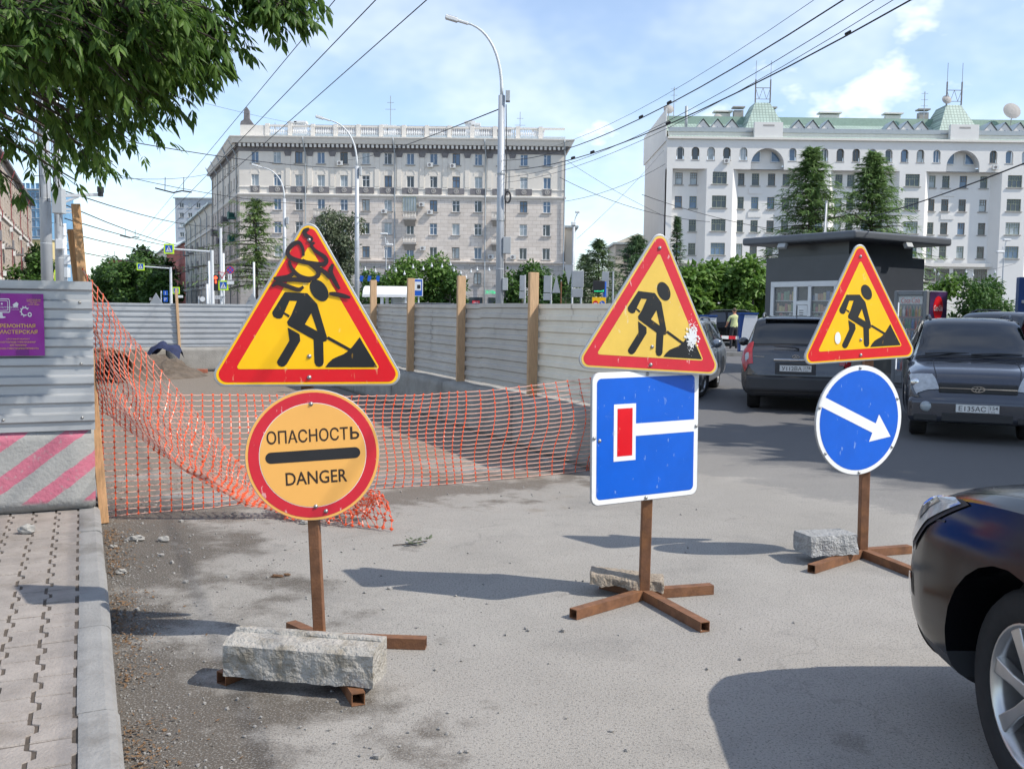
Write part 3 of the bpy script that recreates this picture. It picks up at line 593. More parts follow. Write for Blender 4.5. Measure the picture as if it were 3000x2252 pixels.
# --- left: striped block and fence across the pavement
LE = Vector((-2.95, 6.70, 0)); lrz = math.atan2(SN.y, SN.x)
o = _link('concrete_block', block_mesh(1.19, BH, 0.40, 'striped_block', 2.0), None); o.location = LE - SN*1.19 + Vector((0,0,KT+0.006)); o.rotation_euler = (0,0,lrz)
tag(o, 'concrete foundation block painted with pink diagonal stripes under the poster fence', 'concrete block')
o = _link('concrete_block', block_mesh(2.3, BH, 0.40, 'striped_block', 5.0), None); o.location = LE - SN*3.51 + Vector((0,0,KT+0.006)); o.rotation_euler = (0,0,lrz)
tag(o, 'pink striped foundation block at the left edge of the photo', 'concrete block')
lf = fence('corrugated_fence', 'grey corrugated fence across the pavement carrying a purple poster', LE - SN*3.43 + Vector((0,-0.0,0)), SN, [(2.35,'galv_sheet'),(1.04,'galv_sheet')], 1.035, KT+BH-0.012,
  [])
for ch in lf.children:
    if ch.name.startswith('sheet'): ch.location.y -= 0.02
# planks standing behind the open end of the fence; the net is tied to the longer one
inv = lf.matrix_basis.inverted()
PK0, PK1 = G(306, 1530), D(222, 602, 6.99)
for a_, b_, wd_ in ((PK0, PK1, 0.062), (D(300, 1480, 7.08), D(208, 674, 7.05), 0.052)):
    m = MB(); m.bar(inv @ a_, inv @ b_, wd_, 0.13, up=(0,1,0)); bevel(m.build('post', 'post_wood', lf), 0.003, 1)
# poster on the sheet
M('poster_purple', srgb(150,30,150), 0.35, var=0.12, scale=3); M('poster_gold', srgb(236,190,90), 0.5, var=0.04); M('poster_white', (0.8,0.78,0.8), 0.5, var=0.03); M('poster_violet', srgb(122,26,128), 0.35, var=0.1, scale=5)
ps = thing('poster', 'purple repair workshop poster on the left corrugated fence', 'poster', LE - SN*0.295 + Vector((0.0, 0, 1.435)), lrz); ps.scale = (0.80, 1, 1)
PWd, PHt = 0.46, 0.405
c = Vector((0,-0.055,0)); W0, W1, Z0, Z1 = -0.42, 0.0, -0.215, 0.205
bg_ = MB(); nx, nz = 10, 12
vs = [(W0+(W1-W0)*i/nx, -0.048+0.003*math.sin(i*1.3+j*.9), Z0+(Z1-Z0)*j/nz) for j in range(nz+1) for i in range(nx+1)]
bg_.add(vs, [(j*(nx+1)+i, j*(nx+1)+i+1, (j+1)*(nx+1)+i+1, (j+1)*(nx+1)+i) for j in range(nz) for i in range(nx)]); bg_.build('paper', 'poster_purple', ps, True)
YP = -0.0535
for cx_, cz_, r_ in ((-0.36,0.20,0.035),(-0.05,0.19,0.035),(-0.40,-0.19,0.03),(-0.17,-0.20,0.05)):
    MB().flat([(min(max(x,W0),W1), min(max(z,Z0),Z1)) for x, z in circ(cx_, cz_, r_, 20)], YP+0.0012).build('dot', 'poster_violet', ps)
ic = MB()
def frame_(mb, x0, z0, x1, z1, t, y, r_=0.012):
    a = rrect(x0,z0,x1,z1,r_,4); b_ = rrect(x0+t,z0+t,x1-t,z1-t,max(r_-t,0.002),4)
    for i in range(len(a)): mb.flat([a[i], a[(i+1)%len(a)], b_[(i+1)%len(a)], b_[i]], y)
frame_(ic, -0.40, 0.075, -0.255, 0.170, 0.006, YP); frame_(ic, -0.385, 0.088, -0.27, 0.158, 0.004, YP); ic.build('monitor_icon', 'poster_white', ps)
MB().slab([(-0.345,0.045),(-0.31,0.045),(-0.313,0.075),(-0.342,0.075)], YP, YP+0.0005).build('monitor_stand', 'poster_white', ps); MB().flat(circ(-0.328,0.045,0.04,20,0.007), YP-0.0003).build('monitor_foot', 'poster_white', ps)
for ex in (-0.345,-0.315): MB().flat(circ(ex,0.135,0.007,12), YP).build('eye_icon', 'poster_white', ps)
def ring_(cx, cz, r0, r1, n, a0=0, a1=360):
    mb = MB()
    for i in range(n):
        t0 = R(a0+(a1-a0)*i/n); t1 = R(a0+(a1-a0)*(i+1)/n); mb.flat([(cx+r0*math.cos(t0),cz+r0*math.sin(t0)),(cx+r1*math.cos(t0),cz+r1*math.sin(t0)),(cx+r1*math.cos(t1),cz+r1*math.sin(t1)),(cx+r0*math.cos(t1),cz+r0*math.sin(t1))], YP)
    return mb
g_ = ring_(-0.145,0.085,0.022,0.030,24,30,300)
for k in range(7):
    t = R(40+k*36); g_.flat([(-0.145+0.029*math.cos(t-.12),0.085+0.029*math.sin(t-.12)),(-0.145+0.038*math.cos(t-.1),0.085+0.038*math.sin(t-.1)),(-0.145+0.038*math.cos(t+.1),0.085+0.038*math.sin(t+.1)),(-0.145+0.029*math.cos(t+.12),0.085+0.029*math.sin(t+.12))], YP)
g_.build('gear_icon', 'poster_white', ps); ring_(-0.108,0.064,0.008,0.016,14).build('gear_icon', 'poster_white', ps)
MB().slab([(-0.235,0.130),(-0.205,0.148),(-0.19,0.136),(-0.198,0.116),(-0.225,0.112)], YP, YP+.0005).build('plug_icon', 'poster_white', ps)
text('lettering', 'PANTODYNAMOS', 'poster_white', ps, (-0.295,YP-0.0006,0.112), 0.011, 0.205); text('lettering', 'nothing is impossible', 'poster_white', ps, (-0.245,YP-0.0006,0.096), 0.006, 0.12)
for s_, z_, h_, w_ in (('СОВЕТСКАЯ 25А',0.165,0.007,0.11),('ВРЕМЯ РАБОТЫ:',0.154,0.007,0.105),('ПН-СБ',0.143,0.007,0.05),('10:00-20:00',0.132,0.007,0.085)):
    text('lettering', s_, 'poster_gold', ps, (-0.075,YP,z_), h_, w_)
for s_, z_, h_, w_, bo in (('РЕМОНТНАЯ',-0.012,0.026,0.265,.014),('МАСТЕРСКАЯ',-0.053,0.026,0.295,.014),('СРОЧНЫЙ РЕМОНТ',-0.100,0.011,0.175,.008),('НОУТБУКОВ-ЭЛЕКТРОНИКИ',-0.122,0.011,0.265,.008),('ОРГТЕХНИКИ',-0.143,0.011,0.125,.008),('БЕНЗО-ЭЛЕКТРОИНСТРУМЕНТА',-0.165,0.011,0.31,.008)):
    text('lettering', s_, 'poster_gold', ps, (-0.20,YP,z_), h_, w_, bold=bo)
# --- right fence, running away along the street, and the back fence across it
RF0 = Vector((1.22, 9.03, 0))
RL = 16.6
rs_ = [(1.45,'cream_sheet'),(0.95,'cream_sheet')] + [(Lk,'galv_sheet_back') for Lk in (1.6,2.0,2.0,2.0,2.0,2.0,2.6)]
# local x must run so that -y faces the camera side (left of the run): build from the far end
far = RF0 + SD*RL
posts = []
for pxp, pyb, ptop in ((1577,1158,0),(1364,1116,0),(1215,1087,0),(1105,1060,0)):
    d = ray(pxp, 1000); # where this column of pixels meets the fence line
    k = (d.x*RF0.y - d.y*RF0.x)/(d.y*SD.x - d.x*SD.y); p = RF0 + SD*k; posts.append((RL-k, -0.075, BH, 1.98+0.01*k, 0.055, 0.115, rnd.uniform(-.02,.03), 'post_wood_pale'))
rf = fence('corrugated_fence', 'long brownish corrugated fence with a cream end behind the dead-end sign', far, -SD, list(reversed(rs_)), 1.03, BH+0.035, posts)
bf0 = far; BLn = 9.6
p525 = ray(525, 1000); kk = (p525.x*far.y - p525.y*far.x)/(p525.y*(-SN.x) - p525.x*(-SN.y))
bfence = fence('corrugated_fence', 'silvery corrugated fence along the far end of the dig', far - SN*BLn + SD*0.0, SN, [(2.2,'galv_sheet'),(1.9,'galv_sheet'),(2.2,'galv_sheet'),(2.2,'galv_sheet'),(1.06,'galv_sheet')], 1.03, BH+0.02,
   [(BLn-kk, -0.06, BH-0.01, 1.98, 0.06, 0.10, -0.06, 'post_wood_pale')])
lab_r = ['concrete block under the cream end of the right fence', 'second concrete block of the right fence from the cream end', 'third concrete block of the right fence, middle of the row', 'fourth concrete block of the right fence, below the bus sign', 'fifth concrete block of the right fence, next to the farthest', 'farthest concrete block of the right fence', 'corner concrete block where right and back fences meet']
for i in range(7):
    Lb = 2.36; o = _link('concrete_block', block_mesh(Lb, BH, 0.42, 'block_concrete', 11+i), None); p = RF0 + SD*(0.0 + 2.385*(i+1)) + SN*(-0.26); o.location = p; o.rotation_euler = (0,0,math.atan2(-SD.y,-SD.x)); tag(o, lab_r[i], 'concrete block', 'foundation blocks under the fences')
lab_b = ['back fence block nearest the corner, right of the loose brick', 'back fence block left of the loose brick, behind the soil', 'back fence block hidden by the soil heap, at the far left', 'back fence block leftmost beyond the soil heap']
for i in range(4):
    o = _link('concrete_block', block_mesh(2.36, BH, 0.42, 'block_concrete', 31+i), None); p = far - SN*(0.62 + 2.385*(i+1)) + SD*(-0.30); o.location = p; o.rotation_euler = (0,0,lrz); tag(o, lab_b[i], 'concrete block', 'foundation blocks under the fences')
# --- soil heap with the pipe, jacket and brick
M('soil', (0.115,0.09,0.068), 0.97, var=0.35, scale=5, bump=1.0, bscale=14); M('rust_pipe', (0.16,0.085,0.05), 0.8, metal=0.2, var=0.3, scale=6)
M('denim', (0.02,0.028,0.075), 0.85, var=0.3, scale=12); M('brick', (0.36,0.12,0.07), 0.9, var=0.25, scale=20, bump=.4)
hb = G(375, 1098); me_ = MB(); nx, ny = 60, 40; vs = []
for j in range(ny+1):
    for i in range(nx+1):
        x = -4.2 + 6.9*i/nx; y = -1.7 + 3.2*j/ny; e = max(0, 1 - ((x+1.2)/3.6)**2 - (y/1.75)**2); z = 0.80*e**0.75*(0.75+0.5*noise.fractal(Vector((x*0.8,y*0.8,2)),1,2,4)) + 0.20*noise.fractal(Vector((x*2.9,y*2.9,5)),1,2,5)*min(1,e*3)
        vs.append((x, y, max(z, -0.02) if e > 0 else -0.02))
me_.add(vs, [(j*(nx+1)+i, j*(nx+1)+i+1, (j+1)*(nx+1)+i+1, (j+1)*(nx+1)+i) for j in range(ny) for i in range(nx)])
hp = D(375, 1090, 20.2); sh = me_.build('soil_heap', 'soil', None, False, (hp.x-1.0, 20.7, 0), (0,0,lrz)); tag(sh, 'heap of brown excavated soil in front of the back fence', 'soil heap')
pp = thing('pipe', 'short wide rusty pipe lying open-ended at the foot of the soil heap', 'pipe', (G(345,1122).x, G(345,1122).y, 0), R(28))
mt = Matrix.Translation((0,0,0.33)) @ Matrix.Rotation(math.pi/2, 4, 'X')
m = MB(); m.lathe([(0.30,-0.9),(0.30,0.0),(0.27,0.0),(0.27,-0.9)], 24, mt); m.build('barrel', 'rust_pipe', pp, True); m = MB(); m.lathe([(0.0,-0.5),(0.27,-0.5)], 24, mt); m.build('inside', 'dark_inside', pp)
m = MB(); m.tube([(-0.8,0.1,0.62),(-0.1,0.05,0.68),(0.12,0.05,0.60),(0.14,0.02,0.05)], 0.04, 10); m.build('thin_pipe', 'rust_pipe', pp, True)
jk = G(480, 1060, 0.62); jp = D(475, 1030, 22.1); m = MB(); vs = []
for j in range(13):
    for i in range(15):
        x = -0.38+0.76*i/14; y = -0.2+0.4*j/12; r_ = (x/0.40)**2+(y/0.24)**2
        vs.append((x + 0.03*noise.noise(Vector((x*6,y*6,1))), y, 0.20*max(0, 1-r_) + 0.07*noise.fractal(Vector((x*5,y*5,9)),1,2,3) - 0.22*max(0, min(1, r_-0.8))))
m.add(vs, [(j*15+i, j*15+i+1, (j+1)*15+i+1, (j+1)*15+i) for j in range(12) for i in range(14)]); o = m.build('jacket', 'denim', None, True, (jp.x, 22.3, 0.52)); tag(o, 'crumpled dark blue jacket thrown over the block by the soil heap', 'jacket')
bk = G(592, 1092); o = MB().box((-0.125,-0.06,0),(0.125,0.06,0.088)).build('brick', 'brick', None, False, (bk.x,bk.y,0), (0,0,R(12))); bevel(o, 0.008); tag(o, 'loose red brick on the ground before the back fence blocks', 'brick')
# ---------------------------------------------------------------- orange barrier net
def plast(name, col, tr, rough):
    m = M(name, col, rough, var=0.08, scale=20); n, l, b = nodes_of(m); ts = n.new('ShaderNodeBsdfTranslucent'); l.new(b.inputs['Base Color'].links[0].from_socket, ts.inputs[0])
    mx_ = n.new('ShaderNodeMixShader'); mx_.inputs[0].default_value = tr; l.new(b.outputs[0], mx_.inputs[1]); l.new(ts.outputs[0], mx_.inputs[2]); l.new(mx_.outputs[0], n['Material Output'].inputs[0])
plast('net_orange', srgb(252,108,62), 0.4, 0.3); plast('net_pale', srgb(255,214,198), 0.4, 0.22)
def prism(mb, a, b_, w_):
    d = (b_-a)
    if d.length < 1e-5: return
    d.normalize(); s_ = d.cross(Vector((0.2,-1,0.25))).normalized(); t_ = d.cross(s_)
    mb.add([a+s_*w_, a-s_*w_*.5+t_*w_*.6, a-s_*w_*.5-t_*w_*.6, b_+s_*w_, b_-s_*w_*.5+t_*w_*.6, b_-s_*w_*.5-t_*w_*.6], [(0,1,4,3),(1,2,5,4),(2,0,3,5)])
def net(name, S, nu, nv, parent, w=0.0040, node=0.0125, sag=0.004, keep=lambda u,v: True):
    """nodes on S(u,v); the strands along u are stretched thin and pale, those along v and the knots stay orange"""
    Pn = [[S(i/nu, j/nv) for j in range(nv+1)] for i in range(nu+1)]; pale = MB(); org = MB(); kn = MB()
    for i in range(nu+1):
        for j in range(nv+1):
            if not keep(i/nu, j/nv): continue
            p = Pn[i][j]
            if i < nu and keep((i+1)/nu, j/nv):
                q_ = Pn[i+1][j]; mid_ = (p+q_)/2 - Vector((0,0,rnd.uniform(0,sag))); prism(pale, p, mid_, w*1.15); prism(pale, mid_, q_, w*1.15)
            if j < nv and keep(i/nu, (j+1)/nv): prism(org, p, Pn[i][j+1], w*.85)
            a = Pn[min(i+1,nu)][j]-Pn[max(i-1,0)][j]; c = Pn[i][min(j+1,nv)]-Pn[i][max(j-1,0)]
            a = a.normalized() if a.length > 1e-6 else Vector((1,0,0)); c = c.normalized() if c.length > 1e-6 else Vector((0,0,1)); nn = a.cross(c); nn = nn.normalized() if nn.length > 1e-4 else Vector((0,-1,0))
            r_ = node*rnd.uniform(.85,1.12); kn.add([p+a*r_*1.15, p+c*r_, p-a*r_*1.15, p-c*r_, p+nn*r_*.35, p-nn*r_*.35], [(0,1,4),(1,2,4),(2,3,4),(3,0,4),(1,0,5),(2,1,5),(3,2,5),(0,3,5)])
    for m_, nm, mt_ in ((pale,'stretched_strands','net_pale'),(org,'cross_strands','net_orange'),(kn,'knots','net_orange')): tag(m_.build(nm, mt_, parent), kind='stuff')
def lerp_path(pts, u):
    t = u*(len(pts)-1); i = min(int(t), len(pts)-2); f = t-i; return pts[i].lerp(pts[i+1], f)
bl = [G(306,1518), G(625,1490), G(860,1462), G(1105,1434), G(1358,1417), G(1734,1379), G(1800,1372)]
tops = [(300,1160),(558,1157),(835,1160),(1019,1163),(1211,1161),(1422,1147),(1738,1109),(1810,1103)]
tz = []
def SB(u, v):
    b0 = lerp_path(bl, u); Y = b0.y; pxu = CX + FPX*b0.x/b0.y*1.0
    k = 0
    while k < len(tops)-2 and tops[k+1][0] < pxu: k += 1
    f = (pxu-tops[k][0])/(tops[k+1][0]-tops[k][0]); py = tops[k][1]+(tops[k+1][1]-tops[k][1])*max(-.2, min(1.2, f)); ztop = D(pxu, py, Y).z
    z = 0.015 + (ztop-0.015)*v; bow = 0.16*math.sin(math.pi*min(1,u*1.05))*math.sin(math.pi*v)*(0.6+0.5*math.sin(u*9)) + 0.05*noise.noise(Vector((u*7, v*3, 1)))
    lean = -0.22*v*math.sin(math.pi*u)*(1 if u > .45 else .6)
    return b0 + SN*(0.05*math.sin(v*6+u*13)*u + 0.10*u*(v-.5)*math.sin(3*u)) - SD*(bow) + SD*(-lean*0.5) + Vector((0,0,z-0.0))
nt_ = thing('barrier_net', 'orange plastic barrier net strung across the closed lane behind the signs', 'net', (0,0,0))
net('n', SB, 60, 21, nt_)
# the loose end: tied high on the plank and falling in a diagonal swathe to the ground
nf = thing('barrier_net', 'loose orange net hanging diagonally from the tall plank to the ground', 'net', (0,0,0))
pa = [D(250,795,6.90), D(300,1235,6.90)]
edge_hi = [D(243,790,6.90), D(330,905,6.93), D(430,1040,6.97), D(560,1190,7.05), D(680,1330,7.1), D(770,1432,7.15), D(850,1486,7.16)]
edge_lo = [D(288,1200,6.88), D(360,1250,6.86), D(450,1310,6.86), D(540,1370,6.88), D(640,1430,6.92), D(740,1478,6.98), D(840,1512,7.0)]
def SF(u, v):
    v2 = v**(1+0.25*u); a = lerp_path(edge_lo, u); b0 = lerp_path(edge_hi, u); p = a.lerp(b0, v2)
    w_ = math.sin(math.pi*v)*math.sin(math.pi*min(1,u*1.1)); p = p + Vector((0.03*noise.noise(Vector((u*6,v*5,3))), -0.10*w_ + 0.05*noise.noise(Vector((u*8,v*7,8))), -0.10*w_ + 0.04*noise.noise(Vector((u*7,v*6,5)))))
    p.z = max(p.z, 0.02); return p
net('n', SF, 36, 24, nf)
nh = thing('barrier_net', 'crumpled orange net piled on the asphalt behind the DANGER disc', 'net', (0,0,0))
hc = G(1000, 1530)
def SH(u, v):
    a0 = G(830, 1500); a1 = G(1128, 1528); x = a0.lerp(a1, u); wv = 0.10+0.10*u
    p = x + SD*((v-.5)*0.42) + Vector((0,0,0.02 + (0.12+0.16*u)*math.sin(math.pi*v)**.7*(0.7+0.6*noise.noise(Vector((u*5,v*4,2))))))
    return p + Vector((noise.noise(Vector((u*14,v*12,1))), noise.noise(Vector((u*13,v*12,4))), 0.7*abs(noise.noise(Vector((u*15,v*13,7))))))*0.055 + Vector((0, -0.12, 0))
net('n', SH, 24, 22, nh, 0.0036, 0.014)
# ---------------------------------------------------------------- buildings
M('glass_dark', (0.035,0.045,0.055), 0.06, var=0.5, scale=0.4, spec=0.8); M('glass_blue', (0.09,0.15,0.24), 0.06, var=0.4, scale=0.4, spec=0.8)
M('glass_curtain', (0.34,0.38,0.40), 0.12, var=0.35, scale=0.8, spec=0.8); M('frame_white', (0.72,0.73,0.73), 0.5, var=0.05); M('frame_brown', (0.16,0.13,0.10), 0.6, var=0.15); M('frame_green', (0.24,0.27,0.20), 0.6, var=0.12)
M('plaster_beige', (0.74,0.685,0.61), 0.9, var=0.07, scale=0.25, bump=0.1, bscale=3)
def blocks(name, col, w_, h_, mortar=0.02, var=0.1):
    m = M(name, col, 0.92, var=var, scale=0.6, bump=0); n, l, b = nodes_of(m); src = b.inputs['Base Color'].links[0].from_socket
    tcx = n.new('ShaderNodeTexCoord'); mp = n.new('ShaderNodeMapping'); mp.inputs['Rotation'].default_value = (math.pi/2, 0, 0); l.new(tcx.outputs['Object'], mp.inputs[0])
    br = n.new('ShaderNodeTexBrick'); br.inputs['Scale'].default_value = 1.0; br.inputs['Brick Width'].default_value = w_; br.inputs['Row Height'].default_value = h_; br.inputs['Mortar Size'].default_value = mortar
    br.inputs['Color1'].default_value = (1,1,1,1); br.inputs['Color2'].default_value = (0.87,0.86,0.85,1); br.inputs['Mortar'].default_value = (0.62,0.60,0.58,1); l.new(mp.outputs[0], br.inputs['Vector'])
    mx_ = n.new('ShaderNodeMixRGB'); mx_.blend_type = 'MULTIPLY'; mx_.inputs[0].default_value = 1; l.new(src, mx_.inputs[1]); l.new(br.outputs[0], mx_.inputs[2]); l.new(mx_.outputs[0], b.inputs['Base Color'])
    bp_ = n.new('ShaderNodeBump'); bp_.inputs['Strength'].default_value = 0.5; bp_.inputs['Distance'].default_value = 0.05; l.new(br.outputs['Fac'], bp_.inputs['Height']); bp_.invert = True; l.new(bp_.outputs[0], b.inputs['Normal']); return m
blocks('stone_pink', (0.74,0.665,0.595), 1.15, 0.55); blocks('stone_base', (0.50,0.47,0.44), 1.4, 0.62, 0.03); blocks('stone_tan', (0.50,0.42,0.345), 0.9, 0.5)
M('trim_dark', (0.19,0.18,0.185), 0.85, var=0.25, scale=1.2); M('trim_pale', (0.74,0.70,0.64), 0.85, var=0.06); M('roof_metal', (0.50,0.55,0.57), 0.45, metal=0.3, var=0.1); M('gutter', (0.36,0.39,0.41), 0.5, metal=0.2, var=0.1)
M('white_plaster', (0.74,0.72,0.69), 0.92, var=0.035, scale=0.3); M('pink_plaster', (0.50,0.16,0.13), 0.9, var=0.1, scale=0.4); M('cream_plaster', (0.70,0.65,0.57), 0.9, var=0.08, scale=0.3); M('grey_panel', (0.37,0.40,0.44), 0.85, var=0.1, scale=0.3)
M('balcony_green', (0.02,0.12,0.09), 0.6, var=0.1); M('ac_white', (0.66,0.66,0.64), 0.5, var=0.06); M('red_pipe', (0.22,0.05,0.055), 0.6, var=0.1); M('tower_glass', (0.10,0.25,0.42), 0.12, var=0.25, scale=0.25, spec=0.8); M('yellow_plaster', (0.62,0.50,0.25), 0.9, var=0.08)
tl = M('green_tile', (0.35,0.45,0.39), 0.55, var=0.10, scale=0.6); n, l, b = nodes_of(tl); src = b.inputs['Base Color'].links[0].from_socket
tcx = n.new('ShaderNodeTexCoord'); br = n.new('ShaderNodeTexBrick'); br.inputs['Scale'].default_value = 1; br.inputs['Brick Width'].default_value = 0.45; br.inputs['Row Height'].default_value = 0.42; br.inputs['Mortar Size'].default_value = 0.05; br.offset = 0
br.inputs['Color1'].default_value = (1.08,1.08,1.08,1); br.inputs['Color2'].default_value = (0.95,0.95,0.95,1); br.inputs['Mortar'].default_value = (0.55,0.55,0.55,1)
mp = n.new('ShaderNodeMapping'); mp.inputs['Rotation'].default_value = (math.pi/2,0,0); l.new(tcx.outputs['Object'], mp.inputs[0]); l.new(mp.outputs[0], br.inputs['Vector']); mx_ = n.new('ShaderNodeMixRGB'); mx_.blend_type = 'MULTIPLY'; mx_.inputs[0].default_value = 1; l.new(src, mx_.inputs[1]); l.new(br.outputs[0], mx_.inputs[2]); l.new(mx_.outputs[0], b.inputs['Base Color'])
_wc = {}
def win_mesh(w_, h_, style, fm):
    k = (round(w_,2), round(h_,2), style, fm)
    if k in _wc: return _wc[k]
    m = MB(); t = 0.075; d0, d1 = 0.16, 0.24
    def bx(x0, z0, x1, z1, y0=d0, y1=d1): m.box((x0,y0,z0),(x1,y1,z1))
    bx(0,0,t,h_); bx(w_-t,0,w_,h_); bx(t,0,w_-t,t); bx(t,h_-t,w_-t,h_)
    if style == 'two': bx(w_/2-.045,t,w_/2+.045,h_-t, d0+.01)
    elif style == 'cross': bx(w_/2-.05,t,w_/2+.05,h_-t, d0+.01); bx(t,h_*.62,w_-t,h_*.62+.09,d0+.02)
    elif style == 'third': bx(w_*.36,t,w_*.36+.09,h_-t, d0+.01); bx(t,h_*.7,w_*.36,h_*.7+.07,d0+.02)
    elif style == 'grid':
        for i in (1,2): bx(w_*i/3-.03,h_*.55,w_*i/3+.03,h_-t,d0+.01)
        bx(t,h_*.55-.03,w_-t,h_*.55+.03,d0+.02); bx(t,h_*.78-.03,w_-t,h_*.78+.03,d0+.02)
    elif style == 'gridwide':
        for i in range(1,6): bx(w_*i/6-.03,(h_*.6 if i % 2 else t),w_*i/6+.03,h_-t,d0+.01)
        bx(t,h_*.6-.03,w_-t,h_*.6+.03,d0+.02); bx(t,h_*.8-.03,w_-t,h_*.8+.03,d0+.02)
    m.cur = 1; m.box((-0.18,-0.16,-0.14),(w_+0.18,0.16,-0.02))
    p = MB(); p.add([(t*.5,0.21,t*.5),(w_-t*.5,0.21,t*.5),(w_-t*.5,0.21,h_-t*.5),(t*.5,0.21,h_-t*.5)], [(0,1,2,3)])
    _wc[k] = (m.mesh('window', [fm, 'sill_grey']), p.mesh('pane', 'glass_dark')); return _wc[k]
M('sill_grey', (0.36,0.34,0.32), 0.8, var=0.1)
_pv = {}
def window(parent, Mx, w_, h_, style, fm, glass):
    fmesh, pmesh = win_mesh(w_, h_, style, fm); o = _link('window', fmesh, parent); o.matrix_local = Mx
    k = (pmesh.name, glass)
    if k not in _pv: pm = pmesh.copy(); pm.materials.clear(); pm.materials.append(MATS[glass]); _pv[k] = pm
    _link('pane', _pv[k], o); return o
def wall_open(mb, W, H, opens, z0=0.0, y=0.0, rec=0.25, x0=0.0):
    """front wall in the plane y with rectangular openings (x,z,w,h), reveals going back by rec"""
    xs = sorted(set([x0, W] + [round(v,4) for o in opens for v in (o[0], o[0]+o[2])])); zs = sorted(set([z0, H] + [round(v,4) for o in opens for v in (o[1], o[1]+o[3])]))
    xs = [x for x in xs if x0 <= x <= W]; zs = [z for z in zs if z0 <= z <= H]
    for j in range(len(zs)-1):
        run = None; zc = (zs[j]+zs[j+1])/2
        row = [o for o in opens if o[1] < zc < o[1]+o[3]]
        for i in range(len(xs)-1):
            xc = (xs[i]+xs[i+1])/2; hole = any(o[0] < xc < o[0]+o[2] for o in row)
            if hole:
                if run is not None: mb.quad((run,y,zs[j]),(xs[i],y,zs[j]),(xs[i],y,zs[j+1]),(run,y,zs[j+1])); run = None
            elif run is None: run = xs[i]
        if run is not None: mb.quad((run,y,zs[j]),(xs[-1],y,zs[j]),(xs[-1],y,zs[j+1]),(run,y,zs[j+1]))
    for x, z, w_, h_ in [o[:4] for o in opens]:
        a,b_,c,d = (x,y,z),(x+w_,y,z),(x+w_,y,z+h_),(x,y,z+h_); e,f,g,h2 = [(p[0],y+rec,p[2]) for p in (a,b_,c,d)]
        mb.quad(a,b_,f,e); mb.quad(b_,c,g,f); mb.quad(c,d,h2,g); mb.quad(d,a,e,h2)
def block_building(name, label, cat, P0, dirv, W, H, Dp, cols, rows, wmat, ww, wh, style, fm, glasses, roofz=0.0, roofm='roof_metal', seed=0, bands=(), group=None):
    """plain building: facade from P0 along dirv (its local -y is the street side), evenly set windows"""
    rr = random.Random(seed); t = thing(name, label, cat, (P0.x, P0.y, 0), math.atan2(dirv.y, dirv.x), group); opens = []
    for r_ in rows:
        for c_ in cols: opens.append((c_-ww/2, r_, ww, wh))
    mb = MB(); wall_open(mb, W, H, opens); mb.quad((0,0,0),(0,0,H),(0,Dp,H),(0,Dp,0)); mb.quad((W,0,0),(W,Dp,0),(W,Dp,H),(W,0,H)); mb.quad((W,Dp,0),(0,Dp,0),(0,Dp,H),(W,Dp,H)); mb.build('wall', wmat, t)
    for o in opens: window(t, Matrix.Translation((o[0],0,o[1])), ww, wh, style, fm, rr.choice(glasses))
    mb = MB(); mb.box((-0.5,-0.6,H),(W+0.5,Dp+.5,H+0.35)); 
    if roofz: mb.add([(-.5,-.6,H+.35),(W+.5,-.6,H+.35),(W+.5,Dp+.5,H+.35),(-.5,Dp+.5,H+.35),(2,Dp/2,H+roofz),(W-2,Dp/2,H+roofz)], [(0,1,5,4),(1,2,5),(2,3,4,5),(3,0,4)])
    mb.build('roof', roofm, t)
    for z_ in bands: MB().box((-0.06,-0.22,z_),(W+.06,-0.003,z_+0.35)).build('belt_course', 'trim_pale', t)
    return t
# ======================== the beige corner building
YB = 144.0
XL, XR = D(702,600,YB).x, D(1653,600,YB).x; WB = XR-XL
def bxx(px): return D(px,600,YB).x - XL
def bzz(py, px=1150): return D(px,py,YB).z
cb_ = thing('apartment_building', 'beige corner apartment block with dark frieze, balconies and roof balustrade', 'building', (XL, YB, 0))
COLS = [748,813,876,941,1008,1072,1137,1202,1270,1336,1401,1466,1534,1602]; ROWS = [(465,'top'),(532,'top'),(602,'st'),(670,'st'),(739,'st')]
ww, wh = 1.12, 1.68; opens = []; zb2 = bzz(575); zb3 = bzz(766); ztop = bzz(437)
rr = random.Random(3)
for ri, (py, k) in enumerate(ROWS):
    for c_ in COLS: opens.append((bxx(c_)-ww/2, bzz(py)-wh/2, ww, wh))
gopen = [(bxx(c_)-ww/2, bzz(813)-wh/2, ww, wh) for c_ in COLS if c_ not in (1402,)]
up = [o for o in opens if o[1] > zb2]; mi = [o for o in opens if o[1] <= zb2]
m = MB(); wall_open(m, WB, ztop, up, zb2); m.build('upper_wall', 'plaster_beige', cb_)
m = MB(); wall_open(m, WB, zb2, mi, zb3); m.build('middle_wall', 'stone_pink', cb_)
m = MB(); wall_open(m, WB, zb3, gopen, 0, -0.05); m.build('base_wall', 'stone_base', cb_)
GL = ['glass_dark','glass_dark','glass_blue','glass_blue','glass_curtain']
for o in opens+gopen: window(cb_, Matrix.Translation((o[0], -0.05 if o in gopen else 0, o[1])), ww, wh, rr.choice(['two','two','cross','third']), rr.choice(['frame_white','frame_white','frame_white','frame_brown']), rr.choice(GL))
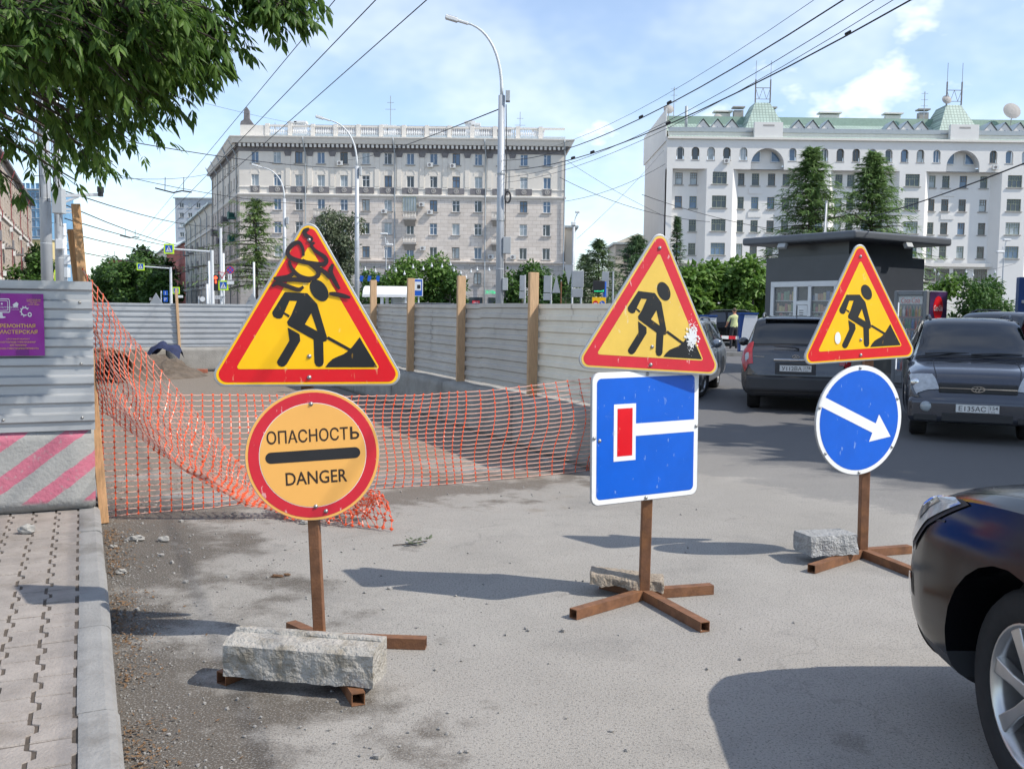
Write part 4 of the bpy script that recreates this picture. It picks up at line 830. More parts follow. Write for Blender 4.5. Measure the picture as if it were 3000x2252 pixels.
# body behind, with the street side
SLn = 36.4; fc = Vector((XL-0.4*SLn, YB+0.917*SLn, 0)); sd_ = Vector((0.4,-0.917,0)).normalized(); szx = Matrix.Translation((fc.x-XL, fc.y-YB, 0)) @ Matrix.Rotation(math.atan2(sd_.y, sd_.x), 4, 'Z')
sop = []; scs = [2.2+3.55*i for i in range(10)]
for py, k in ROWS+[(813,'b')]:
    for c_ in scs: sop.append((c_-ww/2, bzz(py)-wh/2, ww, wh))
m = MB(); wall_open(m, SLn, ztop, [o for o in sop if o[1] > zb2], zb2); m2 = MB(); wall_open(m2, SLn, zb2, [o for o in sop if o[1] <= zb2], 0)
for q_, nm, mt_ in ((m,'upper_wall','plaster_beige'),(m2,'middle_wall','stone_pink')): o = q_.build(nm, mt_, cb_); o.matrix_local = szx
for o in sop: window(cb_, szx @ Matrix.Translation((o[0],0,o[1])), ww, wh, 'two', rr.choice(['frame_white','frame_brown']), rr.choice(['glass_dark','glass_dark','glass_curtain']))
bp0 = Vector((0,0,0)); bp1 = Vector((WB,0,0)); bp2 = Vector((WB-1,26,0)); bp3 = Vector((fc.x-XL, fc.y-YB, 0))
m = MB()
for a, b_ in ((bp1,bp2),(bp2,bp3)): m.quad((a.x,a.y,0),(b_.x,b_.y,0),(b_.x,b_.y,ztop),(a.x,a.y,ztop))
m.build('rear_wall', 'plaster_beige', cb_)
def ringpoly(off, z): return [(bp3.x-off*1.0, bp3.y+off, z), (bp0.x-off*.75, bp0.y-off, z), (bp1.x+off, bp1.y-off, z), (bp2.x+off, bp2.y+off, z)]
def slabring(mb, off0, z0, off1, z1):
    a = ringpoly(off0, z0); b_ = ringpoly(off1, z1)
    for i in range(4): mb.quad(a[i], a[(i+1)%4], b_[(i+1)%4], b_[i])
zc = bzz(407); m = MB(); slabring(m, 0.9, ztop+0.55, 1.15, zc-.35); slabring(m, 1.15, zc-.35, 1.35, zc-.1); slabring(m, 1.35, zc-.1, 1.35, zc); slabring(m, 1.35, zc, 0.0, zc+.25); m.add(ringpoly(0, zc+.25), [(0,1,2,3)]); m.add(ringpoly(0.9, ztop+.55), [(3,2,1,0)]); m.build('cornice', 'trim_pale', cb_)
m = MB(); slabring(m, 0.06, ztop-0.55, 0.12, ztop); slabring(m, 0.12, ztop, 0.5, ztop+.25); slabring(m, .5, ztop+.25, .55, ztop+.56); m.build('frieze', 'trim_dark', cb_)
m = MB(); nd = 74
for i in range(nd): x = 0.3 + (WB-.6)*i/(nd-1); m.box((x-.17,-0.78,ztop+.03),(x+.17,-0.45,ztop+.5))
for i in range(40):
    p = bp3.lerp(bp0, (i+.5)/40) ; q_ = szx.to_3x3() @ Vector((0,-0.62,0)); m.cbox((p.x+q_.x, p.y+q_.y, ztop+.27), (.34,.4,.46))
tag(m.build('dentils', 'trim_pale', cb_), kind='stuff')
for z_, d_, h_ in ((zb2, .28, .55), (bzz(553), .10, .25), (zb3, .35, .6)):
    m = MB(); slabring(m, 0.02, z_-h_*.5, d_, z_); slabring(m, d_, z_, d_, z_+h_*.35); slabring(m, d_, z_+h_*.35, 0.0, z_+h_*.5); m.build('belt_course', 'trim_pale' if z_ > zb3 else 'stone_pink', cb_)
# frieze panels, capitals, arches
for i, c_ in enumerate(COLS):
    x = bxx(c_); zc_ = bzz(559); hw = 0.66 if i in (0, 13) else 1.22
    pn = MB().box((x-hw,-0.12,zc_-.45),(x+hw,-0.003,zc_+.45)).build('frieze_panel', 'trim_dark', cb_)
    md = MB(); md.lathe([(0.20,0.05),(0.34,0.06),(0.38,0.0)], 14, Matrix.Translation((x,-0.12,zc_)) @ Matrix.Rotation(math.pi/2,4,'X')); md.ball((x,-0.15,zc_),(0.15,0.05,0.2),8,5); md.build('medallion', 'sill_grey', pn)
    if 0 < i < 14:
        xm = (bxx(COLS[i-1])+x)/2
        if i not in (1, 13):
            cp = MB(); cp.add([(xm-.55,-.30,ztop-.55),(xm+.55,-.30,ztop-.55),(xm+.36,-.12,ztop-1.2),(xm-.36,-.12,ztop-1.2),(xm-.55,-.003,ztop-.55),(xm+.55,-.003,ztop-.55),(xm+.36,-.003,ztop-1.2),(xm-.36,-.003,ztop-1.2)], [(0,3,2,1),(0,1,5,4),(3,0,4,7),(1,2,6,5),(2,3,7,6)]); cp.build('capital', 'trim_dark', cb_)
            MB().box((xm-.34,-.09,zb2+1.35),(xm+.34,-.003,ztop-1.2)).build('pilaster', 'plaster_beige', cb_)
    ar = MB(); zA = bzz(532)+wh/2+.05
    for k in range(10):
        t0 = math.pi*k/10; t1 = math.pi*(k+1)/10
        ar.slab([(x+.62*math.cos(t0),zA+.2+.62*math.sin(t0)),(x+.72*math.cos(t0),zA+.2+.72*math.sin(t0)),(x+.72*math.cos(t1),zA+.2+.72*math.sin(t1)),(x+.62*math.cos(t1),zA+.2+.62*math.sin(t1))], -.05, -.003)
    ar.build('arch_moulding', 'plaster_beige', cb_)
# downpipes
for px in (893, 1154, 1419, 1650):
    x = bxx(px); m = MB(); m.tube([(x,-1.3,zc-.1),(x,-1.25,zc-.6),(x+.15,-.25,ztop-.8),(x+.15,-.22,zb3+.3),(x+.15,-.5,zb3-.2),(x+.15,-.5,0.3)], 0.10, 8); m.build('downpipe', 'gutter', cb_, True)
for i in range(5):
    p = szx @ Vector((2.5+8*i,-0.2,0)); q_ = szx @ Vector((2.5+8*i,-1.3,0)); m = MB(); m.tube([(q_.x,q_.y,zc-.2),(p.x,p.y,ztop-1),(p.x,p.y,0.3)], 0.10, 6); m.build('downpipe', 'gutter', cb_, True)
def balcony(parent, x, z, w_=2.0, glazed=False):
    b_ = MB(); b_.box((x-w_/2,-1.1,z-.25),(x+w_/2,-.003,z)); b_.add([(x-w_/2+.2,-.9,z-.25),(x+w_/2-.2,-.9,z-.25),(x+w_/2-.2,-.003,z-1.1),(x-w_/2+.2,-.003,z-1.1)], [(0,3,2,1)]); b_.box((x-w_/2,-1.1,z+.85),(x+w_/2,-.95,z+1.0))
    o = b_.build('balcony', 'sill_grey', parent)
    for k in range(9): xx = x-w_/2+.12+(w_-.24)*k/8; bb = MB(); bb.lathe([(.05,z),(.085,z+.25),(.045,z+.6),(.07,z+.85)], 6, Matrix.Translation((xx,-1.02,0))); bb.build('baluster', 'trim_pale', o)
    if glazed:
        g = MB()
        for k in range(6): xx = x-w_/2+w_*k/5; g.bar((xx,-1.02,z+1.0),(xx,-1.02,z+3.1),.06)
        g.bar((x-w_/2,-1.02,z+3.1),(x+w_/2,-1.02,z+3.1),.1); g.build('glazing_bars', 'frame_green', o); MB().box((x-w_/2,-1.0,z+1),(x+w_/2,-.9,z+3.05)).build('glazing', 'glass_curtain', o)
for px, py, gz in ((941,636,0),(1202,640,1),(1202,711,0),(1460,639,0),(1460,710,0)): balcony(cb_, bxx(px), bzz(py), 2.0, gz)
for xx_, z_ in ((5.0,bzz(640)),(5.0,bzz(710)),(13.0,bzz(640)),(20,bzz(700)),(28,bzz(660))):
    p = szx @ Vector((SLn-xx_,0,0)); o = MB(); o.box((-1,-1.1,0),(1,-.003,.2)); o.box((-1,-1.1,.2),(1,-1.0,1.1)); o.box((-1,-1.1,.2),(-.9,-.003,1.1)); q_ = o.build('balcony', 'balcony_green' if xx_ < 6 else 'trim_dark', cb_); q_.matrix_local = szx @ Matrix.Translation((SLn-xx_,0,z_))
# roof balustrade, parapet, chimneys, statue block, aerials
zr = zc+.25
for k in range(13):
    px = 785+66.3*k; x = bxx(px)
    if x > WB: break
    MB().box((x-.3,-.2,zr),(x+.3,.3,zr+1.75)).build('pedestal', 'trim_pale', cb_)
m = MB()
for k in range(12):
    x0, x1 = bxx(785+66.3*k)+.35, bxx(785+66.3*(k+1))-.35
    for i in range(10): xx = x0+(x1-x0)*(i+.5)/10; m.lathe([(.07,zr+.3),(.13,zr+.65),(.06,zr+1.1),(.1,zr+1.35)], 6, Matrix.Translation((xx,0.05,0)))
tag(m.build('balusters', 'white', cb_), kind='stuff')
m = MB(); m.box((bxx(785),-.12,zr),(WB,.22,zr+.3)); m.build('balustrade_base', 'roof_metal', cb_); MB().box((bxx(785),-.12,zr+1.35),(WB-.1,.22,zr+1.6)).build('balustrade_rail', 'trim_pale', cb_)
MB().box((0.2,-.1,zr),(bxx(785)-.35,.4,zr+1.5)).build('parapet', 'trim_pale', cb_); MB().box((bxx(895),5,zr),(WB-8,9,zr+2.6)).build('roof_ridge', 'trim_dark', cb_)
m = MB(); m.slab([(0.2,zr+1.5),(2.3,zr+1.5),(1.9,zr+2.0),(1.55,zr+2.5),(1.55,zr+3.6),(1.2,zr+4.1),(.8,zr+3.6),(.75,zr+2.3),(.3,zr+2.0)], -.1, .5); m.build('corner_ornament', 'trim_dark', cb_)
for px, w_, py in ((848,1.1,358),(872,1.5,356),(1372,1.3,350),(1390,1.1,356),(1120,.7,364),(1142,1.0,366),(1576,1.6,370)):
    x = bxx(px); zt = bzz(py); c_ = MB(); c_.box((x-w_/2,2,zr),(x+w_/2,3.2,zt)); c_.box((x-w_/2-.15,1.85,zt),(x+w_/2+.15,3.35,zt+.3)); c_.build('chimney', 'white', cb_)
for px, py in ((1136,268),(1521,311),(793,353)):
    x = bxx(px); zt = bzz(py); a_ = MB(); a_.bar((x,3,zr),(x,3,zt),.09); a_.bar((x-.8,3,zt-2),(x+.8,3,zt-2),.06); a_.bar((x-.5,3,zt-1),(x+.5,3,zt-1),.06); a_.build('aerial', 'gutter', cb_)
def ac(parent, x, z, y=0.0): 
    a_ = MB(); a_.box((x-.42,y-.45,z),(x+.42,y-.1,z+.62)); a_.box((x-.3,y-.1,z+.1),(x+.3,y-.003,z+.2)); o = a_.build('air_conditioner', 'ac_white', parent)
    g = MB(); g.lathe([(0,.003),(.22,.003)], 12, Matrix.Translation((x-.08,y-.455,z+.3)) @ Matrix.Rotation(math.pi/2,4,'X')); g.build('fan_grille', 'trim_dark', o)
for px, py in ((997,487),(1260,489),(1326,491),(1236,605),(1126,626),(1260,627),(1240,733),(1440,755),(1505,755)): ac(cb_, bxx(px), bzz(py))
# shop doors at street level
for px in (1397, 1453):
    x = bxx(px); MB().box((x-1,-.12,0),(x+1,-.053,3.4)).build('shop_door', 'glass_dark', cb_)
o = MB().box((bxx(1397)-.55,-.16,1.5),(bxx(1397)+.55,-.125,2.9)).build('sale_poster', 'sign_red_faded', cb_); text('lettering', 'SALE', 'white', o, (bxx(1397),-.165,2.6), .25, .7); text('lettering', '50', 'white', o, (bxx(1397),-.165,2.1), .5, .75)
M('green_led', (0.0,0.3,0.12), .5, emit=(0.02,0.6,0.25,1.0)); text('lettering', 'ОБУВЬ', 'green_led', cb_, (bxx(1438),-.08,bzz(852)), .5, 1.7)
# ======================== the white building with green roofs
YW = 140.0
def wx(px): return D(px,600,YW).x
def wz(py, px=2450): return D(px,py,YW).z
WX0 = wx(1952); wbd = thing('apartment_building', 'long white apartment building with green tiled roofs, arches and bays', 'building', (WX0, YW, 0))
def lx(px): return wx(px)-WX0
WW = lx(3170); zEave = wz(417); zOv = wz(503); zG = wz(778)
rows = [529,598,666,735]; w1, h1 = 1.06, 1.72; w2, h2 = 2.05, 1.72
bays = [2101,2383,2660,2957]; rec_cols = [1987,2030, 2168,2211,2258,2301, 2342, 2455,2490,2534,2577, 2727,2768,2819,2879, 3020,3060,3110]
rr = random.Random(9); PRJ = 1.25
opens = [(lx(c_)-w1/2, wz(r_)-h1/2, w1, h1) for c_ in rec_cols for r_ in rows]
gop = [(lx(c_)-1.0, wz(802)-.9, 2.0, 1.8) for c_ in rec_cols if c_ not in (2342,2534)]
m = MB(); wall_open(m, WW, zOv+.6, opens, zG); m.build('recessed_wall', 'white_plaster', wbd); m = MB(); wall_open(m, WW, zG, gop, 0, -.3); m.box((-.3,-.75,zG),(WW,-.303,zG+.5)); m.build('base_wall', 'trim_pale', wbd)
GW = ['glass_dark','glass_dark','glass_blue','glass_dark','glass_curtain']
for o in opens: window(wbd, Matrix.Translation((o[0],0,o[1])), w1, h1, 'grid', rr.choice(['frame_green','frame_brown']), rr.choice(GW))
for o in gop: window(wbd, Matrix.Translation((o[0],-.3,o[1])), 2.0, 1.8, 'gridwide', 'frame_brown', 'glass_dark')
# end pier and bays
MB().box((-.25,-PRJ,0),(lx(1964),-.003,zOv)).build('pier', 'white_plaster', wbd)
for bpx in bays:
    xc = lx(bpx); hw = lx(bpx+38)-xc; ch = 1.05
    bo = [(xc-w2/2, wz(r_)-h2/2, w2, h2) for r_ in rows]; m = MB(); wall_open(m, xc+hw, zOv, bo, 0, -PRJ, .25, xc-hw)
    m.quad((xc+hw,-PRJ,0),(xc+hw+ch,0,0),(xc+hw+ch,0,zOv),(xc+hw,-PRJ,zOv)); m.quad((xc-hw-ch,0,0),(xc-hw,-PRJ,0),(xc-hw,-PRJ,zOv),(xc-hw-ch,0,zOv)); m.build('bay', 'white_plaster', wbd)
    for o in bo: window(wbd, Matrix.Translation((o[0],-PRJ,o[1])), w2, h2, 'gridwide', 'frame_green', rr.choice(GW))
# overhanging top storey with small arched windows and the two great arches
tops_ = [1985,2029,2074,2120,2168, 2310,2355,2402,2448,2494,2541,2588,2634,2680,2727, 2891,2937,2984,3030,3076,3120]; arches = [2238, 2804]
aw, ah = 0.86, 1.55; to = [(lx(c_)-aw/2-.12, wz(477)-.0, aw+.24, wz(440)-wz(477)) for c_ in tops_]; AR = lx(2238+48)-lx(2238)
ao = [(lx(a_)-AR, zOv, 2*AR, (wz(441)-zOv)) for a_ in arches]
m = MB(); wall_open(m, WW, zEave, to+ao, zOv, -PRJ, .45, -.25)
for x, z, w_, h_ in to:      # round the head of each opening
    r_ = w_/2
    for s_ in (-1, 1): m.flat([(x+r_+s_*r_, z+h_)] + [(x+r_+s_*r_*math.cos(t), z+h_-r_+r_*math.sin(t)) for t in [math.pi/2*k/6 for k in range(7)]], -PRJ)
for (x, z, w_, h_) in ao:
    for s_ in (-1, 1):
        P_ = [(x+AR+s_*AR*math.cos(t), z+h_-AR+AR*math.sin(t)) for t in [math.pi/2*k/10 for k in range(11)]]; m.flat([(x+AR+s_*AR, z+h_)] + P_, -PRJ)
        for k in range(10): q0, q1 = P_[k], P_[k+1]; m.quad((q0[0],-PRJ,q0[1]),(q1[0],-PRJ,q1[1]),(q1[0],0,q1[1]),(q0[0],0,q0[1]))
m.quad((-.25,-PRJ,zOv),(-.25,0,zOv),(WW,0,zOv),(WW,-PRJ,zOv)); m.build('top_storey', 'white_plaster', wbd)
for x, z, w_, h_ in to: window(wbd, Matrix.Translation((x+.12,-PRJ+.12,z)), aw, h_-.05, 'two' if rr.random() < .4 else 'plain', rr.choice(['frame_white','frame_white','frame_brown']), rr.choice(['glass_blue','glass_blue','glass_curtain','glass_dark']))
for a_ in arches:
    xa = lx(a_); m = MB(); m.quad((xa-AR,0.05,zOv),(xa+AR,0.05,zOv),(xa+AR,0.05,zEave),(xa-AR,0.05,zEave)); m.build('arch_wall', 'white_plaster', wbd)
    for s_ in (-1,1):
        zq = wz(477); rq = AR*.93; g_ = MB(); pts = [(xa+s_*.78, zq)] + [(xa+s_*rq*math.cos(t), max(zq, wz(441)-AR+rq*math.sin(t))) for t in [math.asin(min(1,(zq-(wz(441)-AR))/rq)) + (math.acos(.78/rq)-math.asin(min(1,(zq-(wz(441)-AR))/rq)))*k/8 for k in range(9)]]
        g_.flat(pts, -.06); q_ = g_.build('arch_window', 'glass_blue', wbd); fr_ = MB(); fr_.box((xa+s_*.78-.06,-.12,zq),(xa+s_*.78+.06,-.062,pts[-1][1])); fr_.box((min(p[0] for p in pts),-.12,zq-.1),(max(p[0] for p in pts),-.062,zq)); fr_.build('frame', 'frame_white', q_)
    for r_ in (598,666): MB().box((xa-2.3,-.1,wz(r_)+1.3),(xa-.4,-.003,wz(r_)+2.0)).build('relief_panel', 'white_plaster', wbd)
# gable end, attic, roofs
m = MB(); m.quad((-.25,22,0),(-.25,-PRJ,0),(-.25,-PRJ,zEave),(-.25,22,zEave)); me2 = MB(); me2.quad((WW,0,0),(WW,22,0),(WW,22,zEave),(WW,0,zEave)); me2.build('end_wall', 'white_plaster', wbd); zRid = wz(338); m.add([(-.25,-PRJ,zEave),(-.25,22,zEave),(-.25,18,zRid),(-.25,5,zRid)], [(0,3,2,1)]); m.build('gable_wall', 'white_plaster', wbd)
MB().box((-.4,-.4,zEave-.2),(-.245,23,zRid+.6)).build('fire_wall', 'white_plaster', wbd)
ml = MB(); ml.box((-.25,-PRJ-.35,zEave),(WW,-PRJ+.1,zEave+.3)); ml.build('cornice', 'trim_pale', wbd)
zA1 = wz(405); zA2 = wz(398); m = MB(); m.add([(0,-PRJ-.3,zEave+.3),(WW,-PRJ-.3,zEave+.3),(WW,-.2,zA1+.1),(0,-.2,zA1+.1)], [(0,1,2,3)]); m.build('eaves_roof', 'green_tile', wbd)
MB().box((0,-.2,zA1-.4),(WW,.3,wz(392))).build('attic_wall', 'trim_pale', wbd); MB().box((0,-.35,wz(392)),(WW,-.2,wz(379))).build('snow_guard', 'gutter', wbd)
zM0 = wz(390); m = MB(); m.add([(0.0,.3,zM0),(WW,.3,zM0),(WW,5,zRid-.5),(0.0,5,zRid-.5)], [(0,1,2,3)]); m.build('mansard_roof', 'green_tile', wbd); m = MB(); m.add([(0,5,zRid-.5),(WW,5,zRid-.5),(WW,5.3,zRid+.7),(0,5.3,zRid+.7),(0,18,zRid+.7),(WW,18,zRid+.7),(0,22,zM0),(WW,22,zM0)], [(0,1,3,2)[::-1] if 0 else (0,1,2,3),(3,2,5,4),(4,5,7,6)]); m.build('ridge_roof', 'green_dark', wbd) if 'green_dark' in MATS else (M('green_dark', (0.18,0.27,0.22), 0.6, var=0.1), m.build('ridge_roof', 'green_dark', wbd))
for a_ in arches:
    xa = lx(a_); hb_ = lx(a_+68)-xa; ht_ = lx(a_+22)-xa; z0_ = zM0-.5; z1_ = wz(292); m = MB(); m.add([(xa-hb_,-.15,z0_),(xa+hb_,-.15,z0_),(xa+hb_,9,z0_),(xa-hb_,9,z0_),(xa-ht_,2.6,z1_),(xa+ht_,2.6,z1_),(xa+ht_,6,z1_),(xa-ht_,6,z1_)], [(0,1,5,4),(1,2,6,5),(2,3,7,6),(3,0,4,7),(4,5,6,7)])
    tw = m.build('tower_roof', 'green_tile', wbd); r_ = MB()
    for s_ in (-1,1): r_.bar((xa+s_*ht_,2.6,z1_),(xa+s_*ht_,2.6,z1_+3.3),.16); r_.bar((xa+s_*ht_,2.6,z1_+3.3),(xa+s_*ht_,2.6,z1_+6),.05)
    r_.bar((xa-ht_,2.6,z1_+2.1),(xa+ht_,2.6,z1_+2.1),.08); r_.bar((xa-ht_,2.6,z1_+.5),(xa+ht_,2.6,z1_+.5),.06)
    for k in range(4): r_.bar((xa-ht_+ht_*k/2,2.6,z1_+(.5 if k%2 else 2.1)),(xa-ht_+ht_*(k+1)/2,2.6,z1_+(2.1 if k%2 else .5)),.05)
    r_.build('roof_railing', 'trim_dark', tw)
    for s_ in (-1,1): c_ = MB(); c_.box((xa+s_*hb_*.72-.7,7,z0_),(xa+s_*hb_*.72+.7,8,z1_-.2)); c_.box((xa+s_*hb_*.72-.9,6.8,z1_+.15),(xa+s_*hb_*.72+.9,8.2,z1_+.35)); c_.build('chimney', 'sill_grey', wbd)
    pa_ = MB(); pw = lx(a_+41)-xa; pa_.box((xa-pw,-PRJ-.1,zEave+.3),(xa+pw,-PRJ+.6,wz(366))); pa_.build('parapet_block', 'white_plaster', wbd); MB().box((xa-.8,-PRJ-.12,wz(378)),(xa+.8,-PRJ-.103,wz(373))).build('vent', 'sill_grey', wbd)
for d_ in (2053,2095,2137, 2330,2372,2416, 2605,2647,2689, 2890,2932,2975,3030,3072):
    x = lx(d_); hw = 1.0; zz0 = zM0-.3; zz1 = wz(356); m = MB(); m.slab([(x-hw*1.0,zz0),(x+hw,zz0),(x+hw,zz0+.75),(x,zz1),(x-hw,zz0+.75)], -.05, 2.2); dm = m.build('dormer', 'white_plaster', wbd); MB().flat([(x-.62,zz0+.25),(x+.62,zz0+.25),(x,zz0+1.0)], -.07).build('dormer_window', 'glass_blue', dm)
    rf_ = MB(); rf_.add([(x-hw-.15,-.25,zz0+.72),(x,-.25,zz1+.2),(x,2.8,zz1+.2),(x-hw-.15,2.8,zz0+.72)], [(0,1,2,3)]); rf_.add([(x+hw+.15,-.25,zz0+.72),(x,-.25,zz1+.2),(x,2.8,zz1+.2),(x+hw+.15,2.8,zz0+.72)], [(3,2,1,0)]); rf_.build('dormer_roof', 'roof_metal', dm)
for px, w_ in ((2145,2.2),(2475,2.8),(2670,2.2),(2835,2.2)):
    x = lx(px); c_ = MB(); c_.box((x-w_/2,8,zRid),(x+w_/2,9,zRid+1.7)); c_.box((x-w_/2-.3,7.7,zRid+1.9),(x+w_/2+.3,9.3,zRid+2.1)); c_.build('chimney', 'trim_pale', wbd)
m = MB(); m.tube([(lx(2011),2,zM0),(lx(2011),2,wz(308))], .22, 8); m.build('flue_pipe', 'gutter', wbd, True)
for px, py, r_, y in ((1962,312,.75,3),(2122,324,.7,6),(2782,276,.7,2.4),(2993,300,1.3,4)):
    m = MB(); m.lathe([(0,.12),(r_*.5,.05),(r_,-.12),(r_*.5,.02),(0,.08)], 16, Matrix.Translation((lx(px),y,wz(py))) @ Matrix.Rotation(R(70),4,'X')); m.tube([(lx(px),y+.1,wz(py)),(lx(px),y+.3,wz(py)-2.2)], .06, 6); m.build('satellite_dish', 'sill_grey', wbd)
for px, py in ((1980,242),(2729,246)):
    m = MB(); x = lx(px); m.bar((x,4,zRid),(x,4,wz(py)),.1)
    for k in range(3): m.bar((x-.5,4,wz(py)-.3-k*.9),(x+.5,4,wz(py)-.3-k*.9),.05)
    m.build('aerial', 'gutter', wbd)
for px, py in ((2119,487),(2594,496),(2896,496)): ac(wbd, lx(px), wz(py), -PRJ)
# ======================== other buildings, further off
g5 = ['glass_dark','glass_dark','glass_curtain']
def street_pt(px, off=0.0):     # point on the street-side line of the corner building
    s_ = ((px-1500)*YB/2800 - XL)/(-0.4 - (px-1500)*0.917/2800); return Vector((XL-0.4*s_, YB+0.917*s_, 0)), s_
pA, sA = street_pt(545); pB, sB = street_pt(622)
t = block_building('apartment_building', 'plainer beige five-storey block adjoining the corner building down the street', 'building', pA, sd_, sA-sB-.3, 20.4, 14, [2+3.6*i for i in range(15)], [2.2,6.0,9.8,13.4,16.8], 'cream_plaster', 1.2, 1.8, 'two', 'frame_white', g5, 2.5, seed=1, bands=(5.0,15.6))
for i in range(5): m = MB(); m.tube([(6+11*i,-.8,20.4),(6+11*i,-.2,19),(6+11*i,-.2,.3)], .1, 6); m.build('downpipe', 'gutter', t)
for i in range(4):
    for z_ in (5.6,9.4,13): m = MB(); m.box((8+11*i,-1.2,z_),(10.4+11*i,-.003,z_+.2)); m.box((8+11*i,-1.2,z_+.2),(10.4+11*i,-1.1,z_+1.1)); m.build('balcony', 'trim_dark', t)
pC, sC = street_pt(491)
t = block_building('apartment_building', 'brick pink four-storey house further down the street', 'building', pC, sd_, sC-sA-.3, 16.6, 13, [2+4*i for i in range(15)], [2.2,6.2,10.0,13.4], 'pink_plaster', 1.2, 1.9, 'two', 'frame_white', g5, 3, seed=2, bands=(5.2,))
for i in range(5):
    for z_ in (5.8,9.6): m = MB(); m.box((5+11*i,-1.2,z_),(7.4+11*i,-.003,z_+.2)); m.box((5+11*i,-1.2,z_+.2),(7.4+11*i,-1.1,z_+1.1)); m.build('balcony', 'trim_dark', t)
pE, sE = street_pt(440)
block_building('apartment_building', 'pale house beyond the pink one, half hidden by street trees', 'building', pE, sd_, sE-sC-1, 19, 13, [3+5*i for i in range(16)], [3,8,13], 'cream_plaster', 1.5, 2, 'two', 'frame_white', g5, 3, seed=3)
p0 = D(516,800,300); p1 = D(640,800,300); block_building('tower_block', 'grey tower block rising behind the street houses', 'building', p0, Vector((1,0,0)), p1.x-p0.x, D(560,582,300).z, 20, [2+2.6*i for i in range(5)], [5+3*i for i in range(10)], 'grey_panel', 1.3, 1.4, 'two', 'frame_white', g5, seed=4)
p0 = D(62,800,360); block_building('glass_tower', 'blue glass office tower between the left building and the poles', 'building', p0, Vector((1,0,0)), 12, D(90,556,360).z, 18, [1.5+1.8*i for i in range(6)], [3+3.4*i for i in range(13)], 'tower_glass', 1.4, 2.6, 'plain', 'frame_white', ['tower_glass','glass_blue'], seed=5)
p0 = D(88,800,300); block_building('low_building', 'yellow building low behind the left stone building', 'building', p0, Vector((1,0,0)), 6, D(90,702,300).z, 12, [1.5,4], [5,10,15], 'yellow_plaster', 1.2, 1.8, 'two', 'frame_white', g5, seed=6)
p0 = D(318,800,420); block_building('apartment_building', 'reddish brick flats at the far end of the street', 'building', p0, Vector((1,0,0)), 11, D(318,762,420).z, 12, [1.5+2.6*i for i in range(4)], [5+3.2*i for i in range(5)], 'pink_plaster', 1.3, 1.5, 'two', 'frame_white', g5, seed=7)
p0 = D(1802,800,170); p1 = D(1930,800,170); t = block_building('gabled_house', 'beige gabled house between the two large buildings', 'building', p0, Vector((1,0,0)), p1.x-p0.x+6, D(1802,716,170).z, 14, [2,5.2,8.4], [2.5,6.2,10], 'cream_plaster', 1.1, 1.6, 'two', 'frame_brown', g5, seed=8)
m = MB(); m.slab([(0,D(1802,716,170).z+.36),(p1.x-p0.x,D(1802,716,170).z+.36),((p1.x-p0.x)*.5,D(1850,683,170).z)], .2, 13); m.build('gable', 'cream_plaster', t)
p0 = D(1655,800,160); block_building('side_wing', 'cream plastered wing just right of the corner building', 'building', p0, Vector((1,0,0)), 1.6, D(1660,668,160).z, 10, [0.8], [3,7], 'cream_plaster', .7, 1.3, 'plain', 'frame_white', g5, seed=9)
# left stone building along the street
lb1 = D(97,800,178); lb1.z = 0; lv = Vector((-0.4,0.917,0)).normalized(); lb0 = lb1 - lv*92; HL = 19.6
t = block_building('apartment_building', 'tan stone building with red downpipes at the left edge of the photo', 'building', lb0, lv, 92, HL, 14, [3+4.4*i for i in range(20)], [1.2,5.4,9.4,13.2,16.4], 'stone_tan', 1.4, 2.0, 'two', 'frame_white', g5, 0.0, roofm='trim_dark', seed=10, bands=(12.2,4.4))
for i in range(5):
    i *= 2; m = MB(); m.tube([(6+8.8*i,-.75,HL),(6+8.8*i,-.2,HL-1.6),(6+8.8*i,-.2,13.2),(6+8.8*i,-.45,12.6),(6+8.8*i,-.45,12),(6+8.8*i,-.2,11.5),(6+8.8*i,-.2,.3)], .07, 6); m.build('downpipe', 'red_pipe', t)
    ac(t, 8+8.8*i, 8.2); ac(t, 4+8.8*i, 11.2); ac(t, 9.6+8.8*i, 5.0)
    m = MB(); m.box((10+8.8*i,-1.2,8.4),(12.4+8.8*i,-.003,8.6)); m.box((10+8.8*i,-1.2,8.6),(12.4+8.8*i,-1.1,9.5)); m.build('balcony', 'trim_dark', t)
# ---------------------------------------------------------------- vegetation
M('bark_dark', (0.075,0.06,0.048), 0.95, var=0.35, scale=12, bump=.6, bscale=30); M('bark_grey', (0.16,0.14,0.12), 0.95, var=0.3, scale=8, bump=.5, bscale=20)
leafmat('leaf_maple', (0.04,0.095,0.015), (0.14,0.24,0.045), tr=0.5); leafmat('leaf_mid', (0.04,0.10,0.02), (0.10,0.19,0.04)); leafmat('leaf_bright', (0.08,0.17,0.025), (0.16,0.27,0.05)); leafmat('leaf_dark', (0.025,0.06,0.018), (0.06,0.115,0.03)); leafmat('leaf_grey', (0.10,0.13,0.075), (0.17,0.20,0.12))
leafmat('needle_larch', (0.12,0.20,0.06), (0.21,0.30,0.10), tr=.35); leafmat('needle_spruce', (0.07,0.14,0.06), (0.13,0.21,0.09), tr=.3); leafmat('needle_tall', (0.12,0.21,0.07), (0.23,0.34,0.12), tr=.42); leafmat('needle_pine', (0.085,0.15,0.06), (0.16,0.22,0.09), tr=.25)
def rvec(rr):
    while True:
        v = Vector((rr.uniform(-1,1), rr.uniform(-1,1), rr.uniform(-1,1)))
        if 0.05 < v.length <= 1: return v
